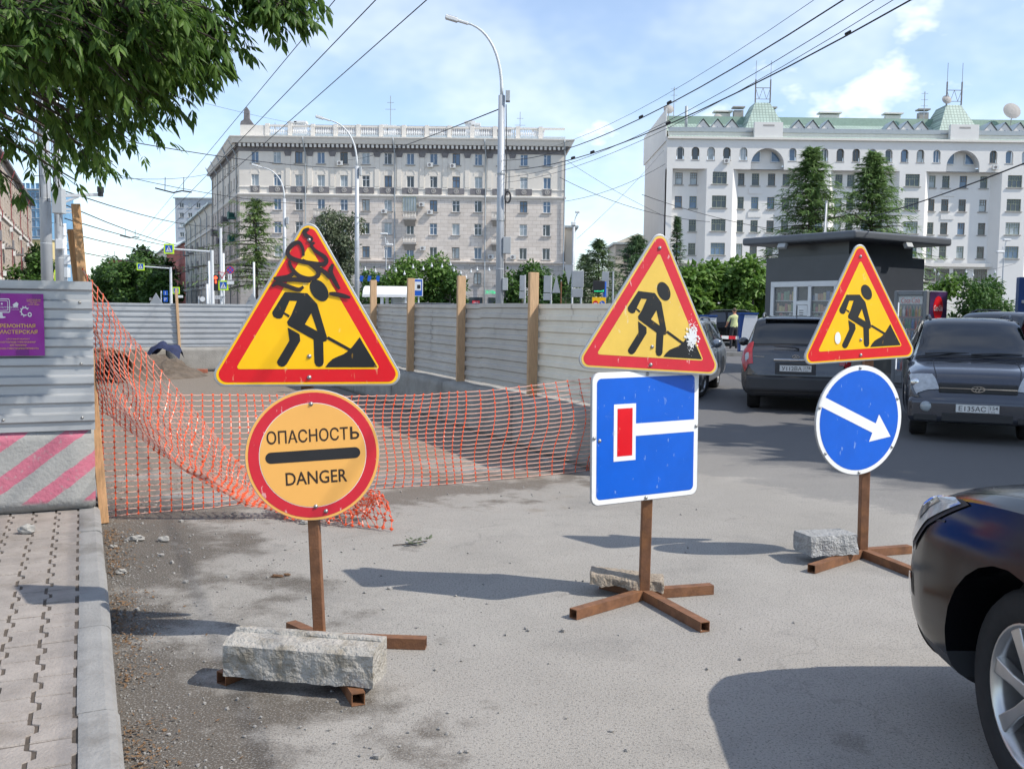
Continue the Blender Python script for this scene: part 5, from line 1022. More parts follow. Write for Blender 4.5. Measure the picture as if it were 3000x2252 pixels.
def leaf(mb, p, d, nrm, ln, wd):
    """pointed leaf, folded a little along its rib"""
    s_ = d.cross(nrm)
    if s_.length < 1e-4: return
    s_.normalize(); k = s_.cross(d).normalized(); m_ = p + d*ln*.45
    mb.add([p, m_+s_*wd-k*wd*.25, p+d*ln-k*ln*.12, m_-s_*wd-k*wd*.25, m_+k*wd*.1], [(0,1,4),(1,2,4),(4,2,3),(0,4,3)])
def clump_leaves(mb, rr, c, r, n, size, hang=0.35, shell=0.6):
    for _ in range(n):
        v = rvec(rr); v = v.normalized()*(shell+(1-shell)*rr.random())*(0.78+0.42*noise.noise(v*2.3+c*0.7)) if rr.random() < .75 else v
        p = c + Vector((v.x*r[0], v.y*r[1], v.z*r[2])); d = (v*0.6 + rvec(rr)*0.8 + Vector((0,0,-hang))).normalized(); s_ = size*rr.uniform(.65,1.3)
        leaf(mb, p, d, (Vector((0,0,1))+rvec(rr)*.8).normalized(), s_, s_*.34)
def tree(name, label, base, H, clumps, mat, size, n, bark='bark_grey', tr=None, seed=1, group=None, cat='tree', hang=.35, n_each=None):
    """clumps: (dx,dy,z,rx,ry,rz) relative to the base"""
    rr = random.Random(seed); t = thing(name, label, cat, base, 0, group); r0 = tr or H*0.022; tk = MB(); top = Vector((0,0,H*.72)); mid = Vector((rr.uniform(-.02,.02)*H, rr.uniform(-.02,.02)*H, H*.35))
    tk.tube([(0,0,-.1), mid, top], [r0*1.25, r0*.85, r0*.3], 8)
    for (x,y,z,a,b_,c) in clumps:
        f = min(.9, max(.2, (z-c*.5)/H)); st = Vector((0,0,0)).lerp(mid, min(1, f/.35)) if f < .35 else mid.lerp(top, min(1,(f-.35)/.4)); e = Vector((x,y,z)); tk.tube([st, st.lerp(e,.5)+Vector((0,0,.04*H*rr.uniform(-.5,.5))), e], [r0*.42, r0*.25, r0*.07], 5)
    tk.build('trunk', bark, t, True); cr = MB(); tv = sum(a*b_*c for *_,a,b_,c in clumps)
    for (x,y,z,a,b_,c) in clumps: clump_leaves(cr, rr, Vector((x,y,z)), (a,b_,c), max(12, int(n*(a*b_*c)**.8/sum((q_[3]*q_[4]*q_[5])**.8 for q_ in clumps))), size, hang)
    cr.build('crown', mat, t); return t
def rand_clumps(rr, H, z0, R0, k, squash=.8):
    out = []
    for i in range(k):
        z = z0+(H-z0)*(i+.6)/k*.92; f = math.sin(math.pi*min(1,max(.06,(z-z0)/(H-z0)*.86+.1)))**.7; a = rr.uniform(0,6.28); d = R0*f*rr.uniform(.25,.72); s_ = R0*rr.uniform(.34,.52); out.append((d*math.cos(a), d*math.sin(a), z, s_, s_, s_*squash))
    return out
def ptree(name, label, px, pytop, Y, Rr, mat, size, n, k=14, z0f=.2, seed=1, group=None, cat='tree', squash=.8, z0=None):
    b = D(px, 900, Y); H = D(px, pytop, Y).z; rr = random.Random(seed); return tree(name, label, (b.x, Y, 0), H, rand_clumps(rr, H, H*z0f if z0 is None else z0, Rr, k, squash), mat, size, n, seed=seed, group=group, cat=cat)
def conifer(name, label, px, pytop, Y, Rr, mat, seed, nb=150, seg=9, nl=.34, droop=.25, z0=.6, gap=0.0, group=None, bark='bark_dark', pw=1.0, per=7, rag=.28):
    rr = random.Random(seed); b = D(px, 900, Y); H = D(px, pytop, Y).z; t = thing(name, label, 'tree', (b.x, Y, 0), 0, group); tk = MB(); tk.tube([(0,0,-.1),(0,0,H*.5),(0,0,H*.97)], [H*.018, H*.011, H*.003], 8); cr = MB()
    for i in range(nb):
        f = (i+rr.random())/nb; z = z0 + (H-z0)*f**.9; L0 = Rr*((1-f)**pw*.97+.03)*rr.uniform(1-rag,1.14)
        if noise.noise(Vector((f*9, seed, 0))) < -0.28+gap*0.3 and gap: L0 *= .55
        a = i*2.399+rr.uniform(-.3,.3); u = Vector((math.cos(a), math.sin(a), 0)); tip = None; prev = Vector((0,0,z)); up_ = rr.uniform(.1,.4)*(1 if f > .5 else .3)
        for k in range(1, seg+1):
            g = k/seg; p = Vector((0,0,z)) + u*L0*g + Vector((0,0,L0*(up_*g - droop*g*g*1.6 + .25*droop*g**3)))
            sd2 = Vector((-u.y,u.x,0)); wdt = L0*.30*(1-g*.75)+.05
            for q_ in range(per):
                o = p + sd2*rr.uniform(-wdt,wdt) + Vector((0,0,rr.uniform(-.10,.04)*L0*.6)); d = (u*rr.uniform(.3,1)+sd2*rr.uniform(-.8,.8)+Vector((0,0,rr.uniform(-.7,.25)))).normalized(); ln = nl*rr.uniform(.6,1.25); s_ = d.cross(Vector((0,0,1)) + rvec(rr)*.6).normalized()*ln*.16
                cr.add([o-s_*.6, o+s_*.6, o+d*ln], [(0,1,2)])
            if L0 > .5: tk.tube([prev, p], [.03*L0/seg*(seg-k+1)*.6+.006]*2, 4, False)
            prev = p
    for q_ in range(14): cr.add([(0,0,H*.97-.02*q_*H*.3),(rr.uniform(-.12,.12),rr.uniform(-.12,.12),H*.955-.02*q_*H*.3),(0,0,H*1.0-.02*q_*H*.3)], [(0,1,2)])
    tk.build('trunk', bark, t); cr.build('crown', mat, t); return t
# --- conifers before the white building
conifer('larch_tree', 'tall green conifer behind the kiosk roof, left of the pair', 2364, 432, 60, 5.3, 'needle_tall', 3, 230, 11, .46, .13, 1.5, per=6, rag=.5, pw=.9, group='pair of tall conifers behind the kiosk')
conifer('larch_tree', 'tall green conifer behind the kiosk roof, right of the pair', 2543, 446, 61, 5.8, 'needle_tall', 5, 230, 11, .46, .13, 1.5, per=6, rag=.5, pw=.9, group='pair of tall conifers behind the kiosk')
conifer('spruce_tree', 'slim young spruce at the left corner of the white building', 1978, 632, 58, 1.25, 'needle_spruce', 8, 120, 6, .26, .1, 1.0, per=7)
conifer('pine_tree', 'pine between the sign backs and the faded triangle', 1752, 702, 52, 2.1, 'needle_pine', 11, 110, 7, .32, .05, .8, per=8, pw=.75, group='pines beyond the fence')
conifer('pine_tree', 'darker pine directly behind the faded triangle', 1862, 690, 56, 2.6, 'needle_spruce', 12, 130, 7, .34, .05, .8, per=8, pw=.7, group='pines beyond the fence')
conifer('pine_tree', 'pale pine furthest left of the pines, behind the grey plates', 1712, 745, 60, 1.6, 'needle_pine', 14, 90, 7, .34, .05, .8, per=7, pw=.7, group='pines beyond the fence')
conifer('larch_tree', 'feathery larch with bare gaps before the corner building', 752, 585, 76, 6.2, 'needle_larch', 21, 84, 15, .46, .12, 3.0, gap=1, per=5, pw=.55, rag=.75)
# --- broadleaf trees and shrubs
ptree('willow_tree', 'grey-green weeping tree between two lamp posts', 992, 612, 92, 2.9, 'leaf_grey', .30, 7000, 20, .3, 31)
for i, (px, py, Y, Rr, n) in enumerate(((1090,792,70,2.2,2600),(1175,755,72,2.7,3800),(1260,752,74,2.6,3800),(1320,800,73,2.0,2200),(1530,775,72,2.3,3600),(1600,790,74,2.2,3200),(1655,800,70,1.6,2000))):
    lab = ['low shrub left of the bus shelter', 'leafy shrub tree behind the bus shelter roof', 'leafy shrub tree right of the bus stop sign', 'rounded shrub beside the shop door', 'dense shrub just right of the main lamp post', 'dense shrub behind the grey sign backs', 'narrow shrub at the right corner of the beige building'][i]
    ptree('shrub', lab, px, py, Y, Rr, 'leaf_mid' if i not in (1,2) else 'leaf_bright', .30, n, 12, .1, 40+i, 'shrubs before the corner building', 'shrub')
for i, (px, py, Y, Rr, n) in enumerate(((2040,775,47,1.5,2200),(2095,760,48,1.7,2800),(2150,770,49,1.6,2600),(2205,757,47,1.6,2600),(2245,790,49,1.3,1600),(2010,800,50,1.3,1500))):
    lab = ['bright sumac right of the slim spruce', 'bright sumac, tallest left of the standing man', 'bright sumac above the standing man', 'bright sumac left of the kiosk wall', 'bright sumac touching the kiosk wall', 'bright sumac half behind the faded triangle'][i]
    ptree('sumac_bush', lab, px, py, Y, Rr, 'leaf_bright', .34, n, 11, .18, 60+i, 'sumacs left of the kiosk', 'shrub')
ptree('round_shrub', 'big rounded green shrub right of the drinks cooler', 2850, 818, 42, 1.55, 'leaf_mid', .18, 4200, 14, .05, 71, None, 'shrub')
ptree('round_shrub', 'rounded shrub tucked behind the blue booth', 2905, 815, 44, 1.3, 'leaf_mid', .18, 3000, 12, .05, 72, None, 'shrub')
ptree('rowan_bush', 'rowan bush with reddish tips between kiosk and cooler', 2745, 806, 40, 1.1, 'leaf_bright', .2, 1800, 9, .2, 73, None, 'shrub')
for i, (px, py, Y, Rr, n) in enumerate(((300,790,230,6,2600),(345,770,215,7,3200),(405,760,205,7,3200),(432,722,235,5.5,3200),(462,800,200,6,2600),(490,760,245,5,2200),(270,815,260,6,1800))):
    lab = ['street tree second from the left in the far row', 'street tree below the red far flats', 'street tree left of the tall dark one', 'tall dark poplar-like tree in the far street row', 'street tree by the nearest arm sign mast', 'dark tree against the pale far house', 'street tree furthest left at the vanishing end of the street'][i]
    ptree('street_tree', lab, px, py, Y, Rr, 'leaf_dark' if i in (3,5) else 'leaf_mid', 1.0, n, 12, .12, 80+i, 'trees down the street', 'tree')
ptree('street_tree', 'green tree beside the thick left pole in front of the stone building', 92, 745, 120, 3.6, 'leaf_mid', .6, 2600, 12, .1, 90); ptree('street_tree', 'dark tree right behind the thick left pole', 112, 715, 150, 3.2, 'leaf_dark', .7, 1800, 10, .2, 91)
# --- the maple overhanging from the left: limbs, twigs and drooping compound leaves
mt_ = thing('maple_tree', 'leafy maple overhanging the pavement in the upper left corner', 'tree', (-5.6, 5.2, 0)); rr = random.Random(5)
base = Vector((-5.6,5.2,0)); tk = MB(); cr = MB(); forks = [Vector((0,0,2.6)), Vector((.25,.1,3.6)), Vector((.3,.2,4.8))]
tk.tube([(0,0,-.1),(0,0,1.2),forks[0],forks[1],forks[2],(.3,.3,6.6)], [.24,.2,.17,.14,.11,.05], 10)
CL = [(40,60,6.0,.55),(150,60,5.6,.5),(270,50,6.2,.55),(390,60,5.7,.5),(470,60,6.0,.42),(560,50,5.6,.27),(640,60,5.9,.15),(45,170,5.7,.45),(190,150,6.3,.4),(300,165,5.6,.4),(420,170,6.0,.5),(490,165,5.7,.32),(590,145,6.1,.24),(685,100,5.8,.11),
      (25,300,6.2,.4),(270,290,6.2,.36),(340,260,5.9,.38),(440,230,5.7,.32),(540,235,5.8,.25),(595,200,6.0,.16),(640,170,5.9,.12),(25,400,6.4,.28),(280,370,6.5,.34),(360,375,6.6,.26),(405,385,6.7,.18),(240,430,7.0,.28),(200,480,7.2,.12),(260,470,7.1,.18),(20,480,6.5,.3),(85,455,7.2,.14),(60,540,6.8,.16),(225,530,7.3,.13),(510,110,5.2,.28),(470,110,6.4,.45),(330,120,5.2,.5),(210,90,5.3,.42),(80,90,5.2,.42),(0,200,5.5,.5),(0,80,5.4,.5),
      (35,345,5.6,.35),(235,340,5.7,.30),(320,330,6.2,.4),(35,220,5.4,.33),(390,310,6.0,.3),(470,280,5.9,.22),(310,430,6.6,.25),(40,430,6.0,.25),(15,430,5.9,.35),(330,475,6.9,.14),(260,390,5.9,.3),(510,50,5.2,.26),(420,40,5.0,.4),(300,205,5.1,.32),(150,80,4.9,.32),(-10,230,4.9,.35),(400,220,5.3,.32),(800,18,5.9,.16),(850,20,5.9,.17),(900,8,5.9,.13),(765,-30,5.9,.12),(580,-40,5.8,.2),(430,-60,5.8,.42),(350,-60,5.8,.5),(200,-60,5.8,.5),(50,-60,5.8,.5)]
def cleaf(p, d, rr, s_):
    """compound leaf: stalk with five pointed leaflets"""
    for k, (f, ang, sz) in enumerate(((.45,55,.8),(.45,-55,.8),(.75,40,.9),(.75,-40,.9),(1,0,1.1))):
        sd2 = d.cross(Vector((0,0,1)));
        if sd2.length < .05: sd2 = Vector((1,0,0))
        sd2.normalize(); dd = (d*math.cos(R(ang)) + sd2*math.sin(R(ang)) + Vector((0,0,-.55)) + rvec(rr)*.25).normalized(); leaf(cr, p+d*s_*1.1*f, dd, (Vector((0,0,1))+rvec(rr)*.7).normalized(), s_*sz*rr.uniform(1.0,1.5), s_*sz*.21)
for ci, (px, py, Y, r_) in enumerate(CL):
    c = D(px, py, Y) - base; st = forks[1] if c.z < 3.4 else forks[2]; st = st.lerp(Vector((.3,.3,6.4)), max(0, min(1,(c.z-4.2)/3))); md = st.lerp(c,.55)+Vector((0,0,.25+.15*rr.uniform(-1,1)))
    tk.tube([st, st.lerp(md,.5)+Vector((0,0,.08)), md, md.lerp(c,.6), c], [.05,.035,.02,.012,.005], 5)
    for k in range(int((6+r_*24)*(0.5 if py > 330 else 1.0))):
        v = rvec(rr); e = c + Vector((v.x*r_*1.05, v.y*r_*1.2, v.z*r_*.75)); ew = e + base; ex = CX + FPX*ew.x/ew.y; ey = 905 - FPX*(ew.z-HCAM)/ew.y
        if (100 < ex < 215 and ey > 235 and rr.random() < .9) or (ey > 230 and rr.random() < .42) or (ey > 130 and rr.random() < .15): continue
        s0 = md.lerp(c, rr.uniform(.4,1)); tk.tube([s0, s0.lerp(e,.6)+Vector((0,0,.04)), e], [.007,.005,.003], 3, False)
        for q_ in range(6):
            f = .35+.65*q_/5; p = s0.lerp(e, f) + rvec(rr)*.05; dr = ((e-s0).normalized()*.5 + rvec(rr)*.7 + Vector((0,0,-.45))).normalized(); cleaf(p, dr, rr, rr.uniform(.055,.085))
tk.build('trunk', 'bark_dark', mt_, True); cr.build('crown', 'leaf_maple', mt_)
# --- trees to the right of the picture that shade the parked cars and the kiosk
for i, (x, y, H, Rr) in enumerate(((12.5,9.5,9,3.4),(14.5,14.5,10,3.8),(17.5,20.0,10.5,4.2),(20.5,26.0,11,4.2))):
    rr2 = random.Random(200+i); tree('lime_tree', ['lime tree nearest the parked front-facing car, off to the right', 'lime tree second in the row off to the right', 'lime tree third in the row off to the right', 'lime tree last in the row off to the right'][i], (x,y,0), H, rand_clumps(rr2, H, 2.6, Rr, 16, .85), 'leaf_dark', .52, 9000, seed=200+i, group='trees shading the parking place')
# ---------------------------------------------------------------- poles, lamps, wires, street furniture
M('pole_grey', (0.46,0.48,0.50), 0.5, metal=0.2, var=0.08, scale=2); M('pole_pale', (0.62,0.64,0.65), 0.5, var=0.06); M('wire', (0.03,0.03,0.035), 0.6, var=0.1); M('box_grey', (0.42,0.44,0.45), 0.5, var=0.06); M('lamp_white', (0.75,0.75,0.74), 0.4, var=0.04)
M('sign_back', (0.36,0.38,0.40), 0.5, metal=0.3, var=0.08, scale=2); M('lime_border', srgb(210,250,40), 0.5, var=0.03); M('ped_blue', srgb(20,90,190), 0.5, var=0.05); M('red_lamp', (0.8,0.02,0.01), 0.5, emit=(1,0.06,0.02,3.0)); M('kiosk_dark', (0.048,0.054,0.066), 0.34, var=0.1, scale=2); M('kiosk_rim', (0.10,0.11,0.125), 0.4, var=0.06)
def lamp_post(name, label, px, Y, py_mast, head, r0, boxes=(), group='curved street lamps'):
    b = D(px, 900, Y); zt = D(px, py_mast, Y).z; hd = D(head[0], head[1], Y) - Vector((b.x, Y, 0)); t = thing(name, label, 'street lamp', (b.x, Y, 0), 0, group)
    MB().tube([(0,0,0),(0,0,zt*.5),(0,0,zt)], [r0*1.12, r0, r0*.86], 16).build('mast', 'pole_grey', t, True)
    for z_ in (zt*.33, zt*.52, zt*.70): MB().lathe([(r0*1.1,z_-.03),(r0*1.13,z_),(r0*1.1,z_+.03)], 16).build('band', 'box_grey', t)
    pts = []; hx, hz = hd.x, hd.z-zt
    for k in range(13):
        a = k/12; pts.append((hx*(1-math.cos(a*math.pi/2*1.0))**1.15, 0, zt + hz*math.sin(a*math.pi/2*.93)/math.sin(math.pi/2*.93)))
    MB().tube(pts, [r0*.45-(r0*.2)*k/12 for k in range(13)], 8).build('arm', 'pole_pale', t, True)
    s_ = -1 if hx < 0 else 1; d = Vector((s_, 0, -.28*s_*s_ if 0 else .30)).normalized(); hl = r0*5.2; h = MB(); c = Vector((hx, 0, hd.z)); m_ = Matrix.Translation(c) @ Vector((1,0,0)).rotation_difference(Vector((s_,0,.28))).to_matrix().to_4x4()
    for x0, x1, w_, h0, h1 in ((-.1*hl,.45*hl,.5,-.35,.35),(.45*hl,1.1*hl,.85,-.5,.55)): h.box((x0,-w_*r0,h0*r0),(x1,w_*r0,h1*r0), m_)
    o = h.build('lamp_head', 'lamp_white', t); bevel(o, r0*.2, 2); lens = MB(); lens.box((.5*hl,-.6*r0,-.62*r0),(1.02*hl,.6*r0,-.5*r0), m_); lens.build('lens', 'glass_curtain', o)
    for (x, z_, w_, h_) in boxes: bo = MB(); bo.box((x-w_/2,-.16,z_-h_/2),(x+w_/2,.12,z_+h_/2)); bevel(bo.build('fitting', 'box_grey', t), .015)
    return t
LP = lamp_post('street_lamp', 'tall grey street lamp, nearest and largest, rising behind the right fence', 1463, 35, 280, (1366,68), .135, [(.22, 9.2, .16, .38), (.2, 2.5, .2, .45), (.25, 3.9, .28, .6)])
cl = MB(); 
for k in range(14):
    t0 = 2*math.pi*k/14; t1 = 2*math.pi*(k+1)/14; cl.tube([(.26+.10*math.cos(t0),-.15,5.62+.2*math.sin(t0)),(.26+.10*math.cos(t1),-.15,5.62+.2*math.sin(t1))], .035, 6)
cl.build('cable_coil', 'wire', LP); MB().tube([(.16,-.1,8.9),(.2,-.1,7),(.17,-.1,5),(.19,-.12,2)], .018, 5).build('cable', 'wire', LP)
lamp_post('street_lamp', 'second street lamp, left of the nearest, behind the graffiti triangle', 1046, 55, 487, (962,352), .13, [(.2,9.3,.12,.5)])
lamp_post('street_lamp', 'third street lamp, smallest, before the larch', 835, 72, 582, (766,490), .13, [(.22,8.0,.2,.5)])
def small_lamp(label, px, Y, heads, pyb=900):
    b = D(px,900,Y); t = thing('street_lamp', label, 'street lamp', (b.x,Y,0), 0, 'small park lamps'); zt = max(D(hx,hy,Y).z for hx,hy in heads); MB().tube([(0,0,0),(0,0,zt*.8)], [.09,.06], 8).build('mast', 'pole_grey', t)
    for hx, hy in heads:
        h = D(hx,hy,Y) - Vector((b.x,Y,0)); MB().tube([(0,0,zt*.78),(h.x*.3,0,zt*.93),(h.x*.8,0,h.z)], .04, 6).build('arm', 'pole_pale', t); m = MB(); m.cbox((h.x,0,h.z),(.75,.35,.2)); bevel(m.build('lamp_head', 'lamp_white', t), .06)
small_lamp('small two-headed lamp above the bus shelter', 1131, 100, [(1125,685),(1141,717)]); small_lamp('small two-headed lamp before the white building, far right', 2933, 95, [(2950,703),(2930,738)])
small_lamp('small white lamp beside the graffiti triangle top', 944, 95, [(953,626)])
cp = D(1677,900,62); t = thing('camera_pole', 'thin grey pole with cameras right of the beige building', 'pole', (cp.x,62,0)); zt = D(1677,660,62).z; MB().tube([(0,0,0),(0,0,zt)], [.11,.08], 10).build('mast', 'pole_grey', t, True); MB().tube([(0,0,zt),(.1,0,zt+.5),(.22,0,zt+.75)], .035, 6).build('arm', 'pole_pale', t); m = MB(); m.cbox((.22,0,zt+.85),(.3,.2,.14)); m.cbox((-.02,0,zt+.1),(.28,.28,.25)); m.cbox((.05,-.1,zt*.55),(.25,.2,.35)); bevel(m.build('camera', 'lamp_white', t), .03)
# --- poles by the left fence
def pole(name, label, px, Y, r, ztop, boxes, mat='pole_grey', group=None):
    b = D(px,880,Y); t = thing(name, label, 'pole', (b.x,Y,0), 0, group); MB().tube([(0,0,0),(0,0,ztop*.45),(0,0,ztop)], [r*1.08,r,r*.9], 18).build('mast', mat, t, True)
    for z_ in (3.2,4.4,5.5): MB().lathe([(r*1.03,z_-.02),(r*1.06,z_),(r*1.03,z_+.02)], 16).build('strap', 'box_grey', t)
    for (x0,py0,x1,py1,mt_) in boxes:
        a = D(x0,py0,Y-.25); c = D(x1,py1,Y-.25); bo = MB(); bo.box((a.x-b.x,-.35,c.z),(c.x-b.x,-r*.7,a.z)); bevel(bo.build('cabinet', mt_, t), .012)
    return t
p1 = pole('utility_pole', 'thick grey steel pole, left of the two by the poster fence', 140, 26, .142, 11.5, [(155,552,187,626,'box_grey')])
p2 = pole('utility_pole', 'slimmer pole with white camera arm right of the thick pole', 177, 34, .135, 12, [(166,701,189,730,'white')])
a0 = Vector((0.1,-.1,D(177,575,34).z)); e_ = D(300,567,34) - Vector(p2.location); m = MB(); m.bar(a0, (e_.x,-.1,e_.z-.05), .10); m.bar(a0-Vector((0,0,.28)), (a0.x+(e_.x-a0.x)*.45,-.1,a0.z-.02), .07); m.build('bracket', 'white', p2); m = MB(); m.cbox((e_.x-.02,-.1,e_.z+.12),(.16,.2,.2)); m.cbox((e_.x-.02,-.1,e_.z-.04),(.13,.15,.16)); m.build('camera', 'black', p2)
m = MB(); z2 = D(177,613,34).z; m.bar((.1,-.1,z2),(.75,-.1,z2-.02),.07); m.bar((.1,-.1,z2-.12),(.75,-.1,z2-.12),.05); m.build('bracket', 'white', p2)
for pp_, r_ in ((p1,.16),(p2,.15)):
    rr = random.Random(3); m = MB()
    for k in range(9):
        zz_ = [rr.uniform(4.2,7.5) for _ in range(4)]; m.tube([(rr.uniform(-1.2,1.6)*r_, -r_*1.1, max(zz_)+rr.uniform(0,1.5)),(rr.uniform(-1.6,2.0)*r_,-r_*1.3,zz_[1]),(rr.uniform(-1.8,2.2)*r_,-r_*1.2,min(zz_))], .012, 4)
    tag(m.build('cable_tangle', 'wire', pp_), kind='stuff')
pole('utility_pole', 'thin white pole with two small boxes beside the planks', 194, 40, .08, D(194,655,40).z, [(187,746,202,775,'pole_pale'),(187,784,201,813,'pole_pale')], 'pole_pale')
m = MB().box((0,0,0),(.18,.04,.9)).build('road_sign', 'lime_border', None, False, (D(160,840,42).x,42,D(160,838,42).z-.2)); tag(m, 'narrow lime edge-on road sign between the left poles', 'road sign')
# --- wires
def cable(label, pts, r, sag=0.0, n=14, group='overhead wires', clamps=()):
    P_ = [Vector(p) for p in pts]; Q = []
    for i in range(len(P_)-1):
        for k in range(n): f = k/n; Q.append(P_[i].lerp(P_[i+1], f) - Vector((0,0,sag*4*f*(1-f))))
    Q.append(P_[-1]); m = MB(); m.tube(Q, r*.75, 5); o = m.build('overhead_wire', 'wire', None, True); tag(o, label, 'wire', group)
    for px, py, c in clamps:
        best = min(Q, key=lambda q_: 0)
    return o, Q
def W3(px, py, z):  # the point on this pixel's ray at height z
    return G(px, py, z)
def trolley(px, py, z, lab):
    a = W3(px, py, z); return cable(lab, [a - SD*(a.y+3)/SD.y*1.0 + Vector((0,0,0)), a + SD*200], .012)
trolley(1099, 2, 6.2, 'trolley wire, left of the two crossing the top of the picture'); trolley(1248, 2, 6.2, 'trolley wire, right of the two crossing the top of the picture')
trolley(980, 2, 7.2, 'higher trolley wire furthest left, partly behind leaves')
def span(lab, x0,y0,Y0, x1,y1,Y1, r=.014, sag=.25): return cable(lab, [D(x0,y0,Y0), D(x1,y1,Y1)], r, sag)
span('dark span wire from the thick left pole towards the corner building', 150,372,26, 1100,492,60, .022, .35); span('span wire below it, carrying the nearest trolley hanger', 170,470,34, 1050,600,58, .018, .5)
span('low sagging cable from the left poles to the beige building', 190,560,34, 720,640,140, .03, 1.2); span('second low sagging cable from the left poles', 190,600,34, 700,700,140, .028, 1.5); span('third low sagging cable from the left poles', 190,640,34, 660,720,140, .028, .8)
span('fourth low cable over the far street', 190,680,40, 640,735,150, .03, .8); span('fifth low cable over the far street', 190,730,40, 620,775,160, .03, .6); span('thin wire rising left over the far street', 330,520,70, 720,470,140, .03, 1.0)
span('thin high wire over the left sky', 420,255,40, 1000,380,100, .012, .3); span('cable from the nearest lamp down to the beige balustrade', 1468,318,35, 1010,470,140, .03, .4)
wires = [('thick cable from the lamp mast to the top right, upper one', 1470,470,35, 2490,-12,13, .015), ('thick cable from the lamp mast to the top right, lower one', 1470,500,35, 2690,-12,13, .017), ('thin cable above the thick upper one', 1470,455,35, 2400,-10,14, .006), ('thin cable between the two thick ones', 1475,520,35, 2580,-12,14, .009), ('thin cable twisted around the lower thick one', 1475,535,35, 2640,-14,14, .008)]
WQ = []
for i, (lab, x0,y0,Y0,x1,y1,Y1,r_) in enumerate(wires): WQ.append(cable(lab, [D(x0,y0,Y0), D(x1,y1,Y1)], r_, .55)[1])
M('clamp', (0.02,0.02,0.022), .7, var=.2)
for px, qi, lab in ((1880,0,'black clamp on the upper thick cable, left of its pair'),(1935,0,'black clamp on the upper thick cable, right of its pair'),(1968,1,'row of black clamps on the lower thick cable above the white building'),(1725,1,'black clamp on the lower thick cable before the gap'),(1652,1,'black clamp at the balustrade end of the lower cable'),(2628,1,'black clamp on the lower thick cable at the top edge')):
    Q = WQ[qi]; best = min(range(len(Q)-1), key=lambda i: abs(CX+FPX*Q[i].x/Q[i].y-px)); a = Q[best]; d = (Q[best+1]-Q[best]).normalized(); m = MB()
    for k in range(5): m.ball(a+d*(.05*k*a.y/25)+Vector((0,0,.03)), (.026*a.y/22,.022*a.y/22,.036*a.y/22), 6, 4)
    tag(m.build('cable_clamp', 'clamp', None, True), lab, 'clamp', 'clamps on the cables')
span('black cable from the kiosk mast to the right edge', 2537,640,26, 3060,455,15, .018, .06); span('long thin wire between the two large buildings', 1640,520,140, 2080,650,138, .05, 1.2); span('crossing thin wire between the two large buildings', 1655,590,140, 1950,480,139, .04, .8)
span('thin wire falling right of the beige building', 1660,470,140, 1960,640,139, .035, .4); span('thin wire in the gap near the camera pole', 1690,700,120, 1945,440,138, .03, .4); span('cable across the white building windows', 1880,570,100, 2400,690,100, .04, .6)
for i, (px,py,Y,w_) in enumerate(((1030//2+0,559,40,0),(380,694,75,0),(325,750,110,0))):
    if i == 0: px = 508
    c = D(px,py,Y); t = thing('wire_hanger', ['trolley wire hanger nearest, over the street', 'trolley wire hanger second down the street', 'trolley wire hanger farthest down the street'][i], 'wire hanger', (c.x,c.y,0), 0, 'trolley wire hangers'); s_ = Y/40
    MB().tube([(-.75*1,0,c.z+.1),(-.35,0,c.z),(0,0,c.z-.08),(.35,0,c.z),(.75,0,c.z-.05)], .03*max(1,s_*.7), 6).build('bar', 'wire', t)
    for x in (-.35,.42): MB().tube([(x,0,c.z),(x+.02,0,c.z+.55)], .015*max(1,s_*.7), 5).build('dropper', 'wire', t)
# --- road signs beyond the fences
def sign_post(t, H, r=.035, mat='pole_grey'): MB().tube([(0,.05,0),(0,.05,H)], r, 8).build('post', mat, t)
def ped_plate(t, x, z, s_):
    p = MB().box((x-s_/2,-.02,z-s_/2),(x+s_/2,.02,z+s_/2)).build('plate', 'lime_border', t); MB().flat(rrect(x-s_*.36,z-s_*.36,x+s_*.36,z+s_*.36,s_*.03,3), -.024).build('blue_field', 'ped_blue', p)
    MB().flat([(x-s_*.30,z-s_*.28),(x+s_*.30,z-s_*.28),(x,z+s_*.30)], -.028).build('white_triangle', 'white', p); m = MB(); m.flat(circ(x+s_*.01,z+s_*.13,s_*.035,8), -.032); m.build('figure_head', 'black', p)
    m = MB(); m.flat([(x-s_*.03,z+s_*.09),(x+s_*.05,z+s_*.09),(x+s_*.05,z-s_*.05),(x-s_*.03,z-s_*.05)], -.032); m.build('figure_body', 'black', p)
    for q_ in (((-.03,-.05),(.01,-.05),(-.09,-.24),(-.13,-.24)),((.01,-.05),(.05,-.05),(.13,-.24),(.09,-.24))): MB().flat([(x+s_*a,z+s_*b_) for a,b_ in q_], -.0325).build('figure_leg', 'black', p)
def arm_sign(label, mast_px, Y, sgn, size_px, top_py):
    b = D(mast_px,900,Y); s_ = size_px*Y/2800; c = D(sgn[0],sgn[1],Y) - Vector((b.x,Y,0)); t = thing('crossing_sign', label, 'road sign', (b.x,Y,0), 0, 'pedestrian crossing signs'); zt = D(mast_px,top_py,Y).z
    MB().tube([(0,.06,0),(0,.06,zt)], [.14,.10], 10).build('mast', 'pole_pale', t); MB().tube([(0,.06,zt-.1),(c.x,.06,zt+.05)], .06, 8).build('arm', 'pole_pale', t); ped_plate(t, c.x, c.z, s_); return t
arm_sign('pedestrian crossing sign on a long arm, the nearer and higher', 622, 60, (495,729), 29, 733); arm_sign('pedestrian crossing sign on a long arm, the farther and lower', 501, 82, (412,781), 22, 783)
def post_sign(name, label, px, Y, fn, top, group=None, cat='road sign', r=.04, mat='pole_pale'):
    b = D(px,900,Y); t = thing(name, label, cat, (b.x,Y,0), 0, group); sign_post(t, D(px,top,Y).z, r, mat); fn(t, lambda x,y: D(x,y,Y)-Vector((b.x,Y,0)), Y/2800); return t
